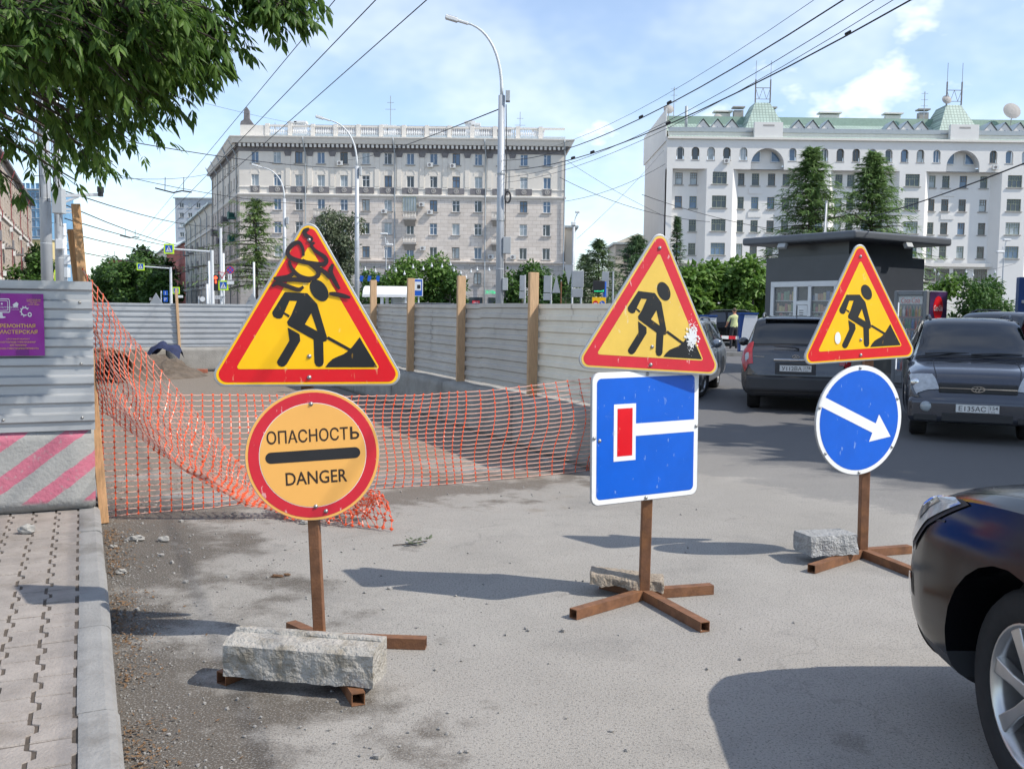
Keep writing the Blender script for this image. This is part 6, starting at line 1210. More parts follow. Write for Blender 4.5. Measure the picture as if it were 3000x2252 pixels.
post_sign('crossing_sign', 'small pedestrian crossing sign low on its post over the back fence', 516, 55, lambda t,f,k: (ped_plate(t, f(516,851).x, f(516,851).z, 20*k), MB().box((f(509,0).x,-.02,f(516,872).z),(f(523,0).x,.02,f(516,865).z)).build('plate', 'white', t)), 845, 'pedestrian crossing signs')
def multi(t, f, k):
    ped_plate(t, f(645,0).x, f(645,836).z, 28*k)
    p = MB().flat(circ(f(667,0).x,f(667,791).z,11*k,20), -.05).build('plate', 'sign_red_faded', t); MB().flat(circ(f(667,0).x,f(667,791).z,9*k,20), -.055).build('blue_field', 'ped_blue', p)
    for a in (45,-45):
        cx_, cz_ = f(667,0).x, f(667,791).z; ca_, sa_ = math.cos(R(a)), math.sin(R(a)); MB().flat([(cx_+ca_*dx_-sa_*dz_, cz_+sa_*dx_+ca_*dz_) for dx_,dz_ in ((-9*k,-1.2*k),(9*k,-1.2*k),(9*k,1.2*k),(-9*k,1.2*k))], -.06-.001*a/45).build('red_cross', 'sign_red_faded', p)
    p = MB().box((f(660,0).x,-.05,f(667,820).z),(f(671,0).x,-.03,f(667,803).z)).build('plate', 'white', t); MB().flat([(f(664.7,0).x,f(667,805).z),(f(666.3,0).x,f(667,805).z),(f(666.3,0).x,f(667,817).z),(f(664.7,0).x,f(667,817).z)], -.055).build('black_arrow', 'black', p)
    MB().box((f(657,0).x,-.05,f(667,833).z),(f(677,0).x,-.03,f(667,823).z)).build('plate', 'white', t)
    p = MB().slab([(f(631,0).x,f(640,797).z),(f(654,0).x,f(640,797).z),(f(642.5,0).x,f(642,817).z)], -.07, -.05).build('plate', 'sign_red_faded', t); MB().flat([(f(634.5,0).x,f(640,799).z),(f(650.5,0).x,f(640,799).z),(f(642.5,0).x,f(642,813).z)], -.075).build('white_field', 'white', p)
    p = MB().box((f(621,0).x,-.05,f(635,876).z),(f(650,0).x,-.03,f(635,866).z)).build('plate', 'white', t); text('lettering', 'СТОП', 'black', p, (f(635.5,0).x,-.055,f(635,871).z), 7*k, 24*k, bold=.01)
    p = MB().box((f(618,0).x,-.12,f(624,852).z),(f(630,0).x,.1,f(624,806).z)).build('signal_body', 'black', t); MB().flat(circ(f(624,0).x,f(624,814).z,5*k,14), -.125).build('red_light', 'red_lamp', p); MB().flat([(f(622.5,0).x,f(624,822).z),(f(627,0).x,f(624,822).z),(f(627,0).x,f(624,830).z),(f(622.5,0).x,f(624,830).z)], -.125).build('countdown', 'red_lamp', p)
post_sign('signal_mast', 'white mast crowded with red traffic light, crossing sign and stop plate', 648, 52, multi, 668, None, 'traffic light', .075)
for i, (px, tp, Y) in enumerate(((614,765,58),(656,742,60),(745,768,62),(608,832,56))):
    b = D(px,900,Y); m = MB().tube([(0,0,0),(0,0,D(px,tp,Y).z)], .07, 8).build('thin_mast', 'pole_pale', None, True, (b.x,Y,0)); tag(m, ['thin white mast just left of the crowded signal mast', 'thin white mast just right of the crowded signal mast', 'thin white mast alone before the beige wall', 'short white post left of the crowded signal mast'][i], 'pole', 'thin white masts')
def parks(t, f, k):
    for a, ch in ((858,'1'),(877,'P')): p = MB().box((f(465,0).x,-.03,f(470,a+7).z),(f(478,0).x,.0,f(470,a-7).z)).build('plate', 'ped_blue', t); text('lettering', ch, 'white', p, (f(471.5,0).x,-.035,f(470,a).z), 9*k)
post_sign('parking_sign', 'blue parking signs stacked on a post among the far street trees', 472, 60, parks, 852)
post_sign('round_sign', 'white round sign on a yellow post before the shop fronts', 582, 70, lambda t,f,k: MB().slab(circ(f(582,0).x,f(582,876).z,7.5*k,16), -.03, 0).build('plate', 'white', t), 868, None, 'road sign', .04)
def tri_back(label, px, py0, hw, py1, Y, group):
    b = D(px,900,Y); t = thing('sign_back', label, 'road sign', (b.x,Y,0), 0, group); f = lambda x,y: D(x,y,Y)-Vector((b.x,Y,0)); MB().slab([(f(px-hw,0).x,f(px,py1).z),(f(px+hw,0).x,f(px,py1).z),(f(px,0).x,f(px,py0).z)], 0, .03).build('plate', 'sign_back', t); MB().tube([(0,.06,0),(0,.06,f(px,py0+15).z)], .03, 8).build('post', 'rust_tube', t); m = MB(); m.cbox((0,-.02,f(px,(py0*2+py1)/3).z),(.05,.04,.08)); m.build('clip', 'bolt', t)
tri_back('grey back of a triangular sign over the back fence, left one', 442, 858, 34, 912, 27.5, 'triangular sign backs behind the far fence'); tri_back('grey back of a triangular sign over the back fence, right one', 731, 858, 32, 912, 28.5, 'triangular sign backs behind the far fence')
def plate_back(label, rects, px, Y, top, mat='sign_back', pm='pole_grey'):
    def fn(t, f, k):
        for (x0,y0,x1,y1) in rects: bevel(MB().box((f(x0,0).x,-.03,f(px,y1).z),(f(x1,0).x,.0,f(px,y0).z)).build('plate', mat, t), .02)
    return post_sign('sign_back', label, px, Y, fn, top, 'grey sign backs beyond the right fence', 'road sign', .04, pm)
plate_back('narrow grey sign back right of the main lamp', [(1533,807,1548,853),(1532,855,1547,875)], 1537, 40, 805); plate_back('grey sign back split by its post, second from the lamp', [(1605,808,1627,858),(1604,860,1626,880)], 1614, 40, 806)
plate_back('broad grey sign back left of the countdown board', [(1690,794,1725,842),(1689,845,1723,871)], 1702, 38, 792); plate_back('broad grey sign back behind the countdown board', [(1779,796,1800,842),(1780,845,1798,871)], 1795, 42, 794)
tri_back('pale triangular sign back on a striped post', 1643, 804, 12, 858, 40, 'grey sign backs beyond the right fence')
def dn(t, f, k): MB().slab([(f(1665,0).x,f(1677,776).z),(f(1693,0).x,f(1677,776).z),(f(1679,0).x,f(1677,836).z)], -.06, -.03).build('plate', 'sign_back', t)
post_sign('sign_back', 'narrow inverted triangular sign back on a tall thin post', 1676, 41, dn, 770, 'grey sign backs beyond the right fence')
def board(t, f, k):
    bevel(MB().box((f(1753,0).x,-.1,f(1770,857).z),(f(1788,0).x,.08,f(1770,823).z)).build('display', 'black', t), .02)
    rr = random.Random(4)
    for i in range(7): x = 1757+i*4.2; h = rr.uniform(2.5,6); MB().flat([(f(x,0).x,f(1770,855).z),(f(x+2.6,0).x,f(1770,855).z),(f(x+2.6,0).x,f(1770,855-h).z),(f(x,0).x,f(1770,855-h).z)], -.105).build('green_digit', 'green_led', t)
    p = MB().box((f(1751,0).x,-.06,f(1770,910).z),(f(1792,0).x,-.02,f(1770,871).z)).build('yellow_panel', 'sign_yellow', t); c0 = f(1761,0).x; c1 = f(1781,0).x; zc_ = f(1770,889).z
    MB().flat(circ(c0,zc_,8*k,20), -.065).build('no_entry_disc', 'sign_red', p); MB().flat([(c0-5*k,zc_-1.4*k),(c0+5*k,zc_-1.4*k),(c0+5*k,zc_+1.4*k),(c0-5*k,zc_+1.4*k)], -.07).build('white_bar', 'white', p); MB().flat(circ(c1,zc_,8*k,20), -.065).build('blue_disc', 'ped_blue', p)
    MB().flat([(c1-5*k,zc_+4*k),(c1-3.5*k,zc_+5*k),(c1+2.5*k,zc_-1*k),(c1+4*k,zc_+.8*k),(c1+5*k,zc_-5*k),(c1-1*k,zc_-4.2*k),(c1+1*k,zc_-2.3*k)], -.07).build('white_arrow', 'white', p)
post_sign('countdown_board', 'black display with green digits above a yellow no-entry panel', 1771, 36, board, 825, None, 'road sign', .06, 'ped_blue')
def busp(t, f, k):
    p = bevel(MB().box((f(1208,0).x,-.04,f(1225,868).z),(f(1243,0).x,0,f(1225,817).z)).build('plate', 'white', t), .01); MB().flat(rrect(f(1210,0).x,f(1225,866).z,f(1241,0).x,f(1225,819).z,.03,3), -.044).build('blue_field', 'ped_blue', p); MB().flat([(f(1214,0).x,f(1225,851).z),(f(1238,0).x,f(1225,851).z),(f(1238,0).x,f(1225,825).z),(f(1214,0).x,f(1225,825).z)], -.048).build('white_field', 'white', p); MB().flat(rrect(f(1226,0).x,f(1225,846).z,f(1236,0).x,f(1225,834).z,.04,3), -.052).build('bus_symbol', 'black', p)
post_sign('bus_stop_sign', 'blue bus stop sign half hidden behind a fence post', 1226, 50, busp, 815)
bs = D(1145,900,46); t = thing('bus_shelter', 'bus shelter with curved white roof beyond the right fence', 'bus shelter', (bs.x,46,0)); m = MB(); f = lambda x,y: D(x,y,46)-Vector((bs.x,46,0)); x0, x1 = f(1072,0).x, f(1210,0).x; zt = f(1140,842).z; pts = []
for k in range(13): a = math.pi*k/12; pts.append((-1.0*math.cos(a), zt-.40+.46*math.sin(a)))
for k in range(12): m.quad((x0,pts[k][0],pts[k][1]),(x1,pts[k][0],pts[k][1]),(x1,pts[k+1][0],pts[k+1][1]),(x0,pts[k+1][0],pts[k+1][1]))
m.build('roof', 'lamp_white', t, True); MB().bar((x0,-1.02,zt-.42),(x1,-1.02,zt-.42),.12).build('gutter', 'white', t)
for x in (x0+.9, x1-.15): MB().bar((x,-.9,0),(x,-.9,zt-.4),.14).build('post', 'white', t); MB().bar((x,.9,0),(x,.9,zt-.4),.14).build('post', 'white', t)
MB().box((x1-1.1,.86,.3),(x1-.2,.9,zt-.5)).build('glass_panel', 'glass_curtain', t); MB().box((x1-.2,-.8,.3),(x1-.17,.8,zt-.5)).build('glass_panel', 'glass_curtain', t)
# --- bulb strings over the road
M('bulb', (0.75,0.77,0.76), .2, var=.05)
for si, (pts, Y) in enumerate(((((1070,790),(1100,795),(1140,785),(1160,793),(1185,802),(1210,783),(1240,788),(1265,779)),66),(((1295,781),(1330,792),(1350,800),(1380,796),(1398,790),(1433,791),(1365,812),(1320,775)),68),(((2738,794),(2750,803),(2790,812),(2830,797),(2850,806),(2915,798)),70))):
    pts = sorted(pts); t = thing('bulb_string', ['string of bulbs over the shrubs left of the main lamp', 'string of bulbs above the shop doors', 'string of bulbs before the white building at right'][si], 'light string', (0,0,0), 0, 'strings of bulbs'); m = MB(); m.tube([D(pts[0][0]-60,772,Y)] + [D(px,py-10,Y) for px,py in pts] + [D(pts[-1][0]+60,772,Y)], .012, 4); m.build('cord', 'wire', t)
    for px, py in pts: m = MB(); c = D(px,py,Y); m.lathe([(.02,.22),(.025,.12),(.085,.0),(.08,-.06),(0,-.11)], 8, Matrix.Translation(c)); m.build('bulb', 'bulb', t, True)
for i, px in enumerate((1059,1082,1107)):
    c = D(px,816,58); tag(MB().box((-.10,-.02,-.17),(.10,.02,.17)).build('pennant', 'ped_blue', None, False, c, (0,R(10),0)), ['small blue pennant, left of three beside the second lamp', 'small blue pennant, middle of three beside the second lamp', 'small blue pennant, right of three beside the second lamp'][i], 'pennant', 'blue pennants on a wire')
# --- kiosk
e2 = Vector((.835,.55,0)).normalized(); krz = math.atan2(e2.y, e2.x); KP = Vector((8.5,24.3,0)); kx, ky = 3.12, 2.75
k_ = thing('kiosk', 'dark grey news kiosk with overhanging flat roof and white shop window', 'kiosk', KP, krz)
m = MB(); wy0, wy1, wz0, wz1 = .36, 2.46, .95, 2.30
m.quad((0,ky,0),(0,wy1,0),(0,wy1,3.08),(0,ky,3.08)); m.quad((0,wy0,0),(0,0,0),(0,0,3.08),(0,wy0,3.08)); m.quad((0,wy1,0),(0,wy0,0),(0,wy0,wz0),(0,wy1,wz0)); m.quad((0,wy1,wz1),(0,wy0,wz1),(0,wy0,3.08),(0,wy1,3.08))
m.quad((0,0,0),(kx,0,0),(kx,0,3.08),(0,0,3.08)); m.quad((kx,0,0),(kx,ky,0),(kx,ky,3.08),(kx,0,3.08)); m.quad((kx,ky,0),(0,ky,0),(0,ky,3.08),(kx,ky,3.08)); m.quad((0,0,3.08),(kx,0,3.08),(kx,ky,3.08),(0,ky,3.08)); m.build('wall', 'kiosk_dark', k_)
MB().box((.22,.22,3.083),(kx-.22,ky-.22,3.42)).build('upper_band', 'kiosk_dark', k_); rf_ = MB(); rf_.box((-.48,-.48,3.42),(kx+.48,ky+.48,3.63)); o = rf_.build('roof', 'kiosk_rim', k_); bevel(o, .06, 3)
MB().box((.02,wy0,wz0),(.9,wy1,wz1)).build('interior', 'dark_inside', k_).location = (.03,0,0)
M('shelf_white', (0.5,0.5,0.5), .6, var=.1); rr = random.Random(8)
goods = []
for nm, c_ in (('goods_red',(.28,.08,.07)),('goods_blue',(.08,.13,.25)),('goods_yellow',(.36,.30,.12)),('goods_white',(.45,.45,.44)),('goods_green',(.10,.2,.12)),('goods_orange',(.36,.19,.10))): M(nm, c_, .4, var=.3, scale=14); goods.append(nm)
for z_ in (1.0,1.32,1.62,1.92):
    MB().box((.06,wy0+.1,z_),(.05+.001,wy1-.1,z_+.001)).build('shelf_edge','shelf_white',k_); MB().box((-.02+.05,wy0+.05,z_-.02),(.14,wy1-.05,z_)).build('shelf', 'shelf_white', k_)
    for (ya, yb) in ((.5,1.12),(1.68,2.35)):
        y = ya
        while y < yb: w_ = rr.uniform(.06,.13); MB().box((.032,y,z_+.002),(.038+rr.uniform(0,.06),y+w_-.012,z_+rr.uniform(.12,.26))).build('packet', rr.choice(goods), k_); y += w_
M('shop_glass', (0.75,0.8,0.82), 0.04, var=.02, alpha=.22, spec=.8); MB().quad((-.012,wy1,wz0),(-.012,wy0,wz0),(-.012,wy0,wz1),(-.012,wy1,wz1)).build('shop_pane', 'shop_glass', k_)
fr_ = MB()
for (y0,y1,z0,z1) in ((wy0-.05,wy1+.05,wz1-.02,wz1+.12),(wy0-.05,wy1+.05,wz0-.08,wz0),(wy0-.05,wy0+.06,wz0,wz1),(wy1-.06,wy1+.05,wz0,wz1),(1.14,1.24,wz0,wz1),(1.62,1.72,wz0,wz1),(1.24,1.62,1.80,1.90)): fr_.box((-.06,y0,z0),(-.016,y1,z1))
fr_.build('window_frame', 'frame_white', k_); MB().box((-.05,1.26,.95),(-.018,1.60,1.79)).build('service_hatch', 'frame_white', k_); nb = MB().box((-.055,1.34,1.3),(-.051,1.54,1.7)).build('notice', 'white', k_)
for z_ in (1.64,1.58,1.52,1.46,1.40): MB().box((-.058,1.37,z_),(-.0555,1.51,z_+.02)).build('printed_line', 'black', nb)
for (x,y,z,ax) in ((-.4,1.85,3.36,0),(1.75,-.42,3.36,1)):
    fl = MB(); fl.cbox((0,0,0),(.26,.12,.16) if ax else (.12,.26,.16)); o = fl.build('floodlight', 'box_grey', k_, False, (x,y,z), (R(-25) if ax else 0, R(25) if not ax else 0, 0)); bevel(o, .02); 
MB().box((.75,-.03,1.55),(1.2,-.003,2.25)).build('notice_board', 'white', k_); MB().tube([(.5,1.2,3.63),(.5,1.2,4.55)], .03, 8).build('cable_mast', 'pole_grey', k_); MB().tube([(.5,1.2,4.5),(.15,.95,3.63)], .02, 6).build('mast_strut', 'pole_grey', k_)
# --- drinks cooler
M('cooler_grey', (0.17,0.18,0.19), .4, var=.06); M('cooler_purple', (0.045,0.02,0.075), .35, var=.5, scale=2.2); M('cola_red', srgb(200,10,30), .4, var=.05); M('led_white', (.8,.8,.8), .4, emit=(.9,.95,1,0.6))
FP = Vector((8.62,20.0,0)); c_ = thing('drinks_cooler', 'glass-door drinks cooler with purple side and red cola disc by the kiosk', 'cooler', FP, krz); fw, fd, fh = .78, .72, 2.08
m = MB(); m.box((.10,.0,0),(fd,fw,fh)); bevel(m.build('cabinet', 'cooler_grey', c_), .03); fr_ = MB(); fr_.box((0,0,.1),(.098,.09,fh)); fr_.box((0,fw-.09,.1),(.098,fw,fh)); fr_.box((0,.09,fh-.1),(.098,fw-.09,fh)); fr_.box((0,.09,.1),(.098,fw-.09,.3)); bevel(fr_.build('door_frame', 'cooler_grey', c_), .02)
MB().box((.06,.09,.3),(.097,fw-.09,fh-.1)).build('interior', 'kiosk_rim', c_); MB().box((.02,fw-.12,.4),(.03,fw-.10,fh-.25)).build('light_strip', 'led_white', c_); rr = random.Random(6)
for z_ in (.4,.7,1.0,1.28,1.54):
    MB().box((.03,.11,z_-.03),(.056,fw-.13,z_)).build('shelf', 'goods_red', c_)
    for k in range(7): y = .13+.075*k; b_ = MB(); b_.lathe([(.028,0),(.03,.13),(.012,.19),(.012,.22)], 8, Matrix.Translation((.025,y+.03,z_))); b_.build('bottle', rr.choice(goods), c_, True)
MB().box((.025,.11,1.80),(.05,fw-.11,1.95)).build('header', 'goods_white', c_); text('lettering', 'Coca-Cola', 'cola_red', c_, (.02,fw/2,1.875), .11, .44, (math.pi/2,0,-math.pi/2), shear=.25)
MB().quad((.004,fw-.09,.3),(.004,.09,.3),(.004,.09,fh-.1),(.004,fw-.09,fh-.1)).build('door_glass', 'shop_glass', c_)
sp_ = MB().quad((.1,-.006,.05),(fd,-.006,.05),(fd,-.006,fh-.02),(.1,-.006,fh-.02)).build('side_print', 'cooler_purple', c_); MB().flat(circ(.40,1.72,.17,28,.25), -.010).build('red_disc', 'cola_red', sp_); text('lettering', 'Coca-Cola', 'white', sp_, (.40,-.014,1.72), .12, .30, shear=.25, bold=.008); text('lettering', 'ОСВЕЖАЙ, ВКУСНЫЙ', 'white', sp_, (.40,-.014,1.38), .03, .36); MB().flat([(.32,.9),(.48,.9),(.47,1.18),(.33,1.18)], -.010).build('printed_can', 'goods_green', sp_)
# --- parking booth at the right edge
M('booth_blue', (0.025,0.075,0.26), .4, var=.08); M('booth_grey', (0.33,0.35,0.37), .4, var=.06); BP = Vector((13.55,26.0,0)); t = thing('parking_booth', 'blue and grey parking booth cut by the right edge', 'booth', BP, R(-18))
MB().box((.12,0,0),(.42,.4,2.62)).build('blue_column', 'booth_blue', t); MB().box((.424,.03,0),(3.2,1.2,2.58)).build('wall', 'booth_grey', t); MB().box((.2,-.12,1.92),(3.2,.027,2.0)).build('canopy', 'pole_pale', t); MB().box((.5,-.01,.6),(2.6,.027,1.85)).build('window', 'glass_curtain', t); MB().box((.62,-.02,1.18),(1.15,-.012,1.62)).build('parking_plate', 'ped_blue', t)
o = text('lettering', 'P', 'white', t, (.88,-.025,1.4), .30); o.scale = (-1,1,1)
# --- barrier cabinets, boom
M('cab_white', (.72,.73,.75), .4, var=.05)
def cabinet(label, px0, px1, pyt, Y):
    a = D(px0,900,Y); b_ = D(px1,900,Y); z1 = D(px1,pyt,Y).z; w_ = b_.x-a.x; t = thing('payment_cabinet', label, 'cabinet', (a.x,Y,0), R(-6), 'parking barrier cabinets'); bevel(MB().box((0,0,0),(w_,.5,z1-.05)).build('body', 'booth_blue', t), .03)
    pts = [(w_*.28,z1-.1),(w_,z1-.1),(w_,.05),(w_*.1,.05)] + [(w_*(.1+.18*(k/6)**2), .05+(z1-.15)*k/6) for k in range(1,6)]; MB().slab(pts, -.03, -.004).build('white_front', 'cab_white', t); MB().box((-.04,-.06,z1-.06),(w_+.04,.54,z1)).build('cap', 'booth_blue', t)
cabinet('white and blue parking cabinet beside the standing man', 2168, 2219, 916, 38.5); cabinet('white and blue parking cabinet peeking out behind the faded triangle', 2048, 2099, 923, 38.0)
b0 = D(2050,985,38.3); b1 = D(2175,990,38.6); bo = thing('barrier_boom', 'white barrier boom with red bands before the standing man', 'barrier', (b0.x,b0.y,0)); L_ = b1-b0
for k in range(6): m = MB(); m.bar(L_*(k/6)+Vector((0,0,b0.z)), L_*((k+1)/6)+Vector((0,0,b0.z)), .07, .13); m.build('band', 'white' if k % 2 else 'sign_red_faded', bo)
M('traffic_island', (.3,.29,.27), .9, var=.15); kb = MB(); q0 = D(2000,1020,40); kb.box((q0.x-1,34.6,0),(q0.x+9,35.0,.14)); tag(kb.build('kerb', 'kerb_concrete'), kind='structure')
# ---------------------------------------------------------------- cars
M('paint_grey', (0.055,0.058,0.066), 0.26, metal=0.5, var=0.05, coat=1.0); M('paint_blue_grey', (0.045,0.051,0.068), 0.26, metal=0.5, var=0.05, coat=1.0); M('paint_black', (0.005,0.0055,0.007), 0.16, var=0.05, coat=0.0, spec=0.28); M('paint_red', (0.075,0.012,0.022), 0.25, metal=0.3, var=0.05, coat=0.8); M('paint_silver', (0.30,0.33,0.37), 0.3, metal=0.6, var=0.05, coat=0.6); M('paint_white', (0.7,0.7,0.7), 0.3, var=0.04, coat=0.6)
M('car_glass', (0.006,0.008,0.010), 0.015, var=0.1, spec=0.85, coat=0.4); M('trim_black', (0.022,0.022,0.024), 0.55, var=0.1); M('tyre', (0.018,0.018,0.019), 0.85, var=0.2, scale=20); M('alloy', (0.55,0.55,0.55), 0.3, metal=0.9, var=0.08, scale=8); M('chrome', (0.7,0.7,0.7), 0.12, metal=1.0, var=0.03)
M('tail_red', (0.35,0.008,0.012), 0.12, var=0.1, coat=1.0); M('lamp_clear', (0.42,0.44,0.46), 0.08, var=0.3, scale=14, coat=1.0); M('plate_white', (0.66,0.66,0.64), 0.5, var=0.04); M('bumper_grey', (0.035,0.037,0.042), 0.45, var=0.08)
# stations: y, underside z, half width, shoulder z, roof-edge half width, roof-edge z, centre z
SUV = [(-2.165,.42,.70,.62,.60,.66,.67),(-2.14,.34,.82,.74,.76,.78,.79),(-2.09,.29,.875,.96,.79,1.02,1.04),(-2.02,.27,.89,1.05,.755,1.13,1.16),(-1.80,.25,.897,1.06,.675,1.50,1.545),(-1.62,.24,.897,1.06,.645,1.58,1.625),(-1.1,.22,.898,1.045,.645,1.605,1.655),(-.3,.21,.898,1.02,.645,1.61,1.665),(.25,.21,.898,1.0,.635,1.585,1.64),(.52,.21,.898,.99,.655,1.46,1.515),(1.02,.21,.896,.985,.745,1.085,1.125),(1.18,.21,.893,.975,.76,1.03,1.07),(1.55,.22,.885,.95,.76,.99,1.03),(1.88,.24,.862,.90,.73,.935,.975),(2.02,.27,.825,.82,.69,.86,.90),(2.11,.31,.76,.66,.64,.70,.73),(2.155,.38,.66,.55,.52,.58,.60)]
def scaled(st, L=1, Wd=1, H=1): return [(y*L, zb*H, w_*Wd, zs*H, wr*Wd, zr*H, zt*H) for y,zb,w_,zs,wr,zr,zt in st]
def ringpts(s_):
    y, zb, w_, zs, wr, zr, zt = s_; hi = zr-zs
    return [(0,zb),(w_*.80,zb),(w_*.955,zb+.10*(zs-zb)+.02),(w_,zb+.45*(zs-zb)),(w_*.985,zb+.80*(zs-zb)),(w_*.945,zs),(wr+ (w_*.94-wr)*.86, zs+hi*.10+.004),(wr,zr),(wr*.86,zr+(zt-zr)*.55),(wr*.5,zr+(zt-zr)*.92),(0,zt)]
def cr(p0,p1,p2,p3,t): return .5*((2*p1)+(p2-p0)*t+(2*p0-5*p1+4*p2-p3)*t*t+(3*p1-p0-3*p2+p3)*t**3)
class Body:
    def __init__(s, st): s.st = st; s.rings = [ringpts(q_) for q_ in st]; s.n = len(st)-1; s.k = 10
    def at(s, u, t):
        if abs(t) > s.k: t = math.copysign(2*s.k-abs(t), -t)
        sg = 1 if t >= 0 else -1; t = min(abs(t), s.k-1e-6); u = max(0, min(s.n-1e-6, u)); i = int(u); f = u-i; j = int(t); g = t-j
        def ring(ii, c):
            ii = max(0, min(s.n, ii)); q_ = [s.rings[ii][max(0, min(s.k, j+d))][c] for d in (-1,0,1,2)]
            return q_[1]+(q_[2]-q_[1])*g if j in (5,6) or j == 0 else cr(q_[0] if j not in (1,7) else q_[1], q_[1], q_[2], q_[3] if j not in (4,) else q_[2], g)
        ys = [s.st[max(0,min(s.n,i+d))][0] for d in (-1,0,1,2)]; xs = [ring(i+d,0) for d in (-1,0,1,2)]; zs = [ring(i+d,1) for d in (-1,0,1,2)]
        # monotone-ish blend keeps the panels from overshooting
        def bl(v): a = cr(*v, f); lo, hi = min(v[1],v[2]), max(v[1],v[2]); e = (hi-lo)*.08+.002; return max(lo-e, min(hi+e, a))
        y = ys[1]+(ys[2]-ys[1])*f; return Vector((sg*max(0,bl(xs)), y, bl(zs)))
    def normal(s, u, t):
        e = .02; a = s.at(u+e,t)-s.at(u-e,t); b_ = s.at(u,t+e)-s.at(u,t-e); nn = a.cross(b_); nn = nn.normalized() if nn.length > 1e-9 else Vector((0,0,1)); p = s.at(u,t); c = Vector((0,p.y*.9,.75)); return nn if nn.dot(p-c) > 0 else -nn
    def mesh(s, mat, nu=5, nt=4):
        us = [i/nu for i in range(s.n*nu+1)]; ts = [-s.k + j/nt for j in range(2*s.k*nt)]; ts = [t for t in ts]; mb = MB(); T = len(ts)
        for u in us:
            for t in ts: mb.v.append(tuple(s.at(u,t)))
        for i in range(len(us)-1):
            for j in range(T): mb.f.append((i*T+j, i*T+(j+1)%T, (i+1)*T+(j+1)%T, (i+1)*T+j)); mb.m.append(0)
        mb.f += [tuple(range(T)), tuple(reversed(range((len(us)-1)*T, len(us)*T)))]; mb.m += [0,0]
        me = mb.mesh('body', mat); bm = bmesh.new(); bm.from_mesh(me); bmesh.ops.remove_doubles(bm, verts=bm.verts[:], dist=1e-5); bmesh.ops.recalc_face_normals(bm, faces=bm.faces[:]); bm.to_mesh(me); bm.free(); return me
    def patch(s, corners, off, n=8, m=8, rnd_=0.0, thick=None):
        """quad patch given by four (u,t) corners, lifted off the body by off"""
        mb = MB(); c = [Vector(q_) for q_ in corners]
        for j in range(m+1):
            for i in range(n+1):
                a, b_ = i/n, j/m
                if rnd_:
                    x, y = 2*a-1, 2*b_-1; f = (1-rnd_) + rnd_*math.sqrt(max(0, 1-.5*min(x*x,1)*min(y*y,1)*1.0)); x *= f; y *= f; a, b_ = (x+1)/2, (y+1)/2
                q_ = (c[0]*(1-a)+c[1]*a)*(1-b_) + (c[3]*(1-a)+c[2]*a)*b_; p = s.at(q_.x, q_.y) + s.normal(q_.x, q_.y)*off; mb.v.append(tuple(p))
        for j in range(m):
            for i in range(n): mb.f.append((j*(n+1)+i, j*(n+1)+i+1, (j+1)*(n+1)+i+1, (j+1)*(n+1)+i)); mb.m.append(0)
        return mb
def wheel(parent, loc, r, w_, side, spokes=5, steer=0.0, detail=1):
    t = bpy.data.objects.new('wheel', None); C.objects.link(t); t.parent = parent; t.location = loc; t.rotation_euler = (0,0,steer + (math.pi if side < 0 else 0)); ax = Matrix.Rotation(math.pi/2, 4, 'Y'); rr_ = r*.66; sg = 40 if detail > 1 else 24
    m = MB(); m.lathe([(rr_,-w_/2),(r*.93,-w_/2),(r*.985,-w_*.38),(r,-w_*.2),(r,w_*.2),(r*.985,w_*.38),(r*.93,w_/2),(rr_*1.04,w_/2),(rr_,w_*.42)], sg, ax); m.build('tyre', 'tyre', t, True)
    m = MB(); m.lathe([(rr_*1.02,w_*.47),(rr_*.97,w_*.48),(rr_*.92,w_*.30),(rr_*.86,-w_*.3)], sg, ax); m.build('rim', 'alloy', t, True); m = MB(); m.lathe([(rr_*.86,-w_*.28),(0,-w_*.25)], sg, ax); m.build('brake', 'trim_black', t)
    for k in range(spokes):
        a = 2*math.pi*k/spokes+.3; m = MB(); ca, sa = math.cos(a), math.sin(a); d = Vector((0,ca,sa)); n_ = Vector((0,-sa,ca)); x0 = w_*.36; pts = []
        for f, hw, xx in ((.12,.10,.40),(.5,.085,.42),(.97,.13,.44)):
            c = d*(rr_*f); pts.append([c+n_*(rr_*hw)+Vector((w_*xx,0,0)), c-n_*(rr_*hw)+Vector((w_*xx,0,0)), c-n_*(rr_*hw*1.15)+Vector((w_*(xx-.16),0,0)), c+n_*(rr_*hw*1.15)+Vector((w_*(xx-.16),0,0))])
        vs = [p for q_ in pts for p in q_]; m.add(vs, [(4*i+j, 4*i+(j+1)%4, 4*(i+1)+(j+1)%4, 4*(i+1)+j) for i in range(2) for j in range(4)] + [(0,1,2,3),(11,10,9,8)]); bevel(m.build('spoke', 'alloy', t), rr_*.02, 2, 20)
    m = MB(); m.lathe([(0,w_*.46),(rr_*.13,w_*.45),(rr_*.17,w_*.40),(rr_*.17,w_*.2)], 16, ax); m.build('hub', 'alloy', t, True); return t
def rus_plate(parent, loc, rz, main, region, w_=.52):
    p = MB().box((-w_/2,-.006,-.056),(w_/2,.0,.056)).build('number_plate', 'plate_white', parent, False, loc, (0,0,rz)); o = MB(); frame_(o, -w_/2,-.056,w_/2,.056,.004,-.0075,.006); o.build('plate_edge', 'trim_black', p)
    text('lettering', main, 'trim_black', p, (-.06,-.0075,-.002), .066, w_*.62, bold=.006); MB().box((w_*.255,-.0078,-.052),(w_*.262,-.0065,.052)).build('plate_line', 'trim_black', p); text('lettering', region, 'trim_black', p, (w_*.375,-.0075,.014), .045, w_*.17, bold=.006); text('lettering', 'RUS', 'trim_black', p, (w_*.35,-.0075,-.035), .018, w_*.09)
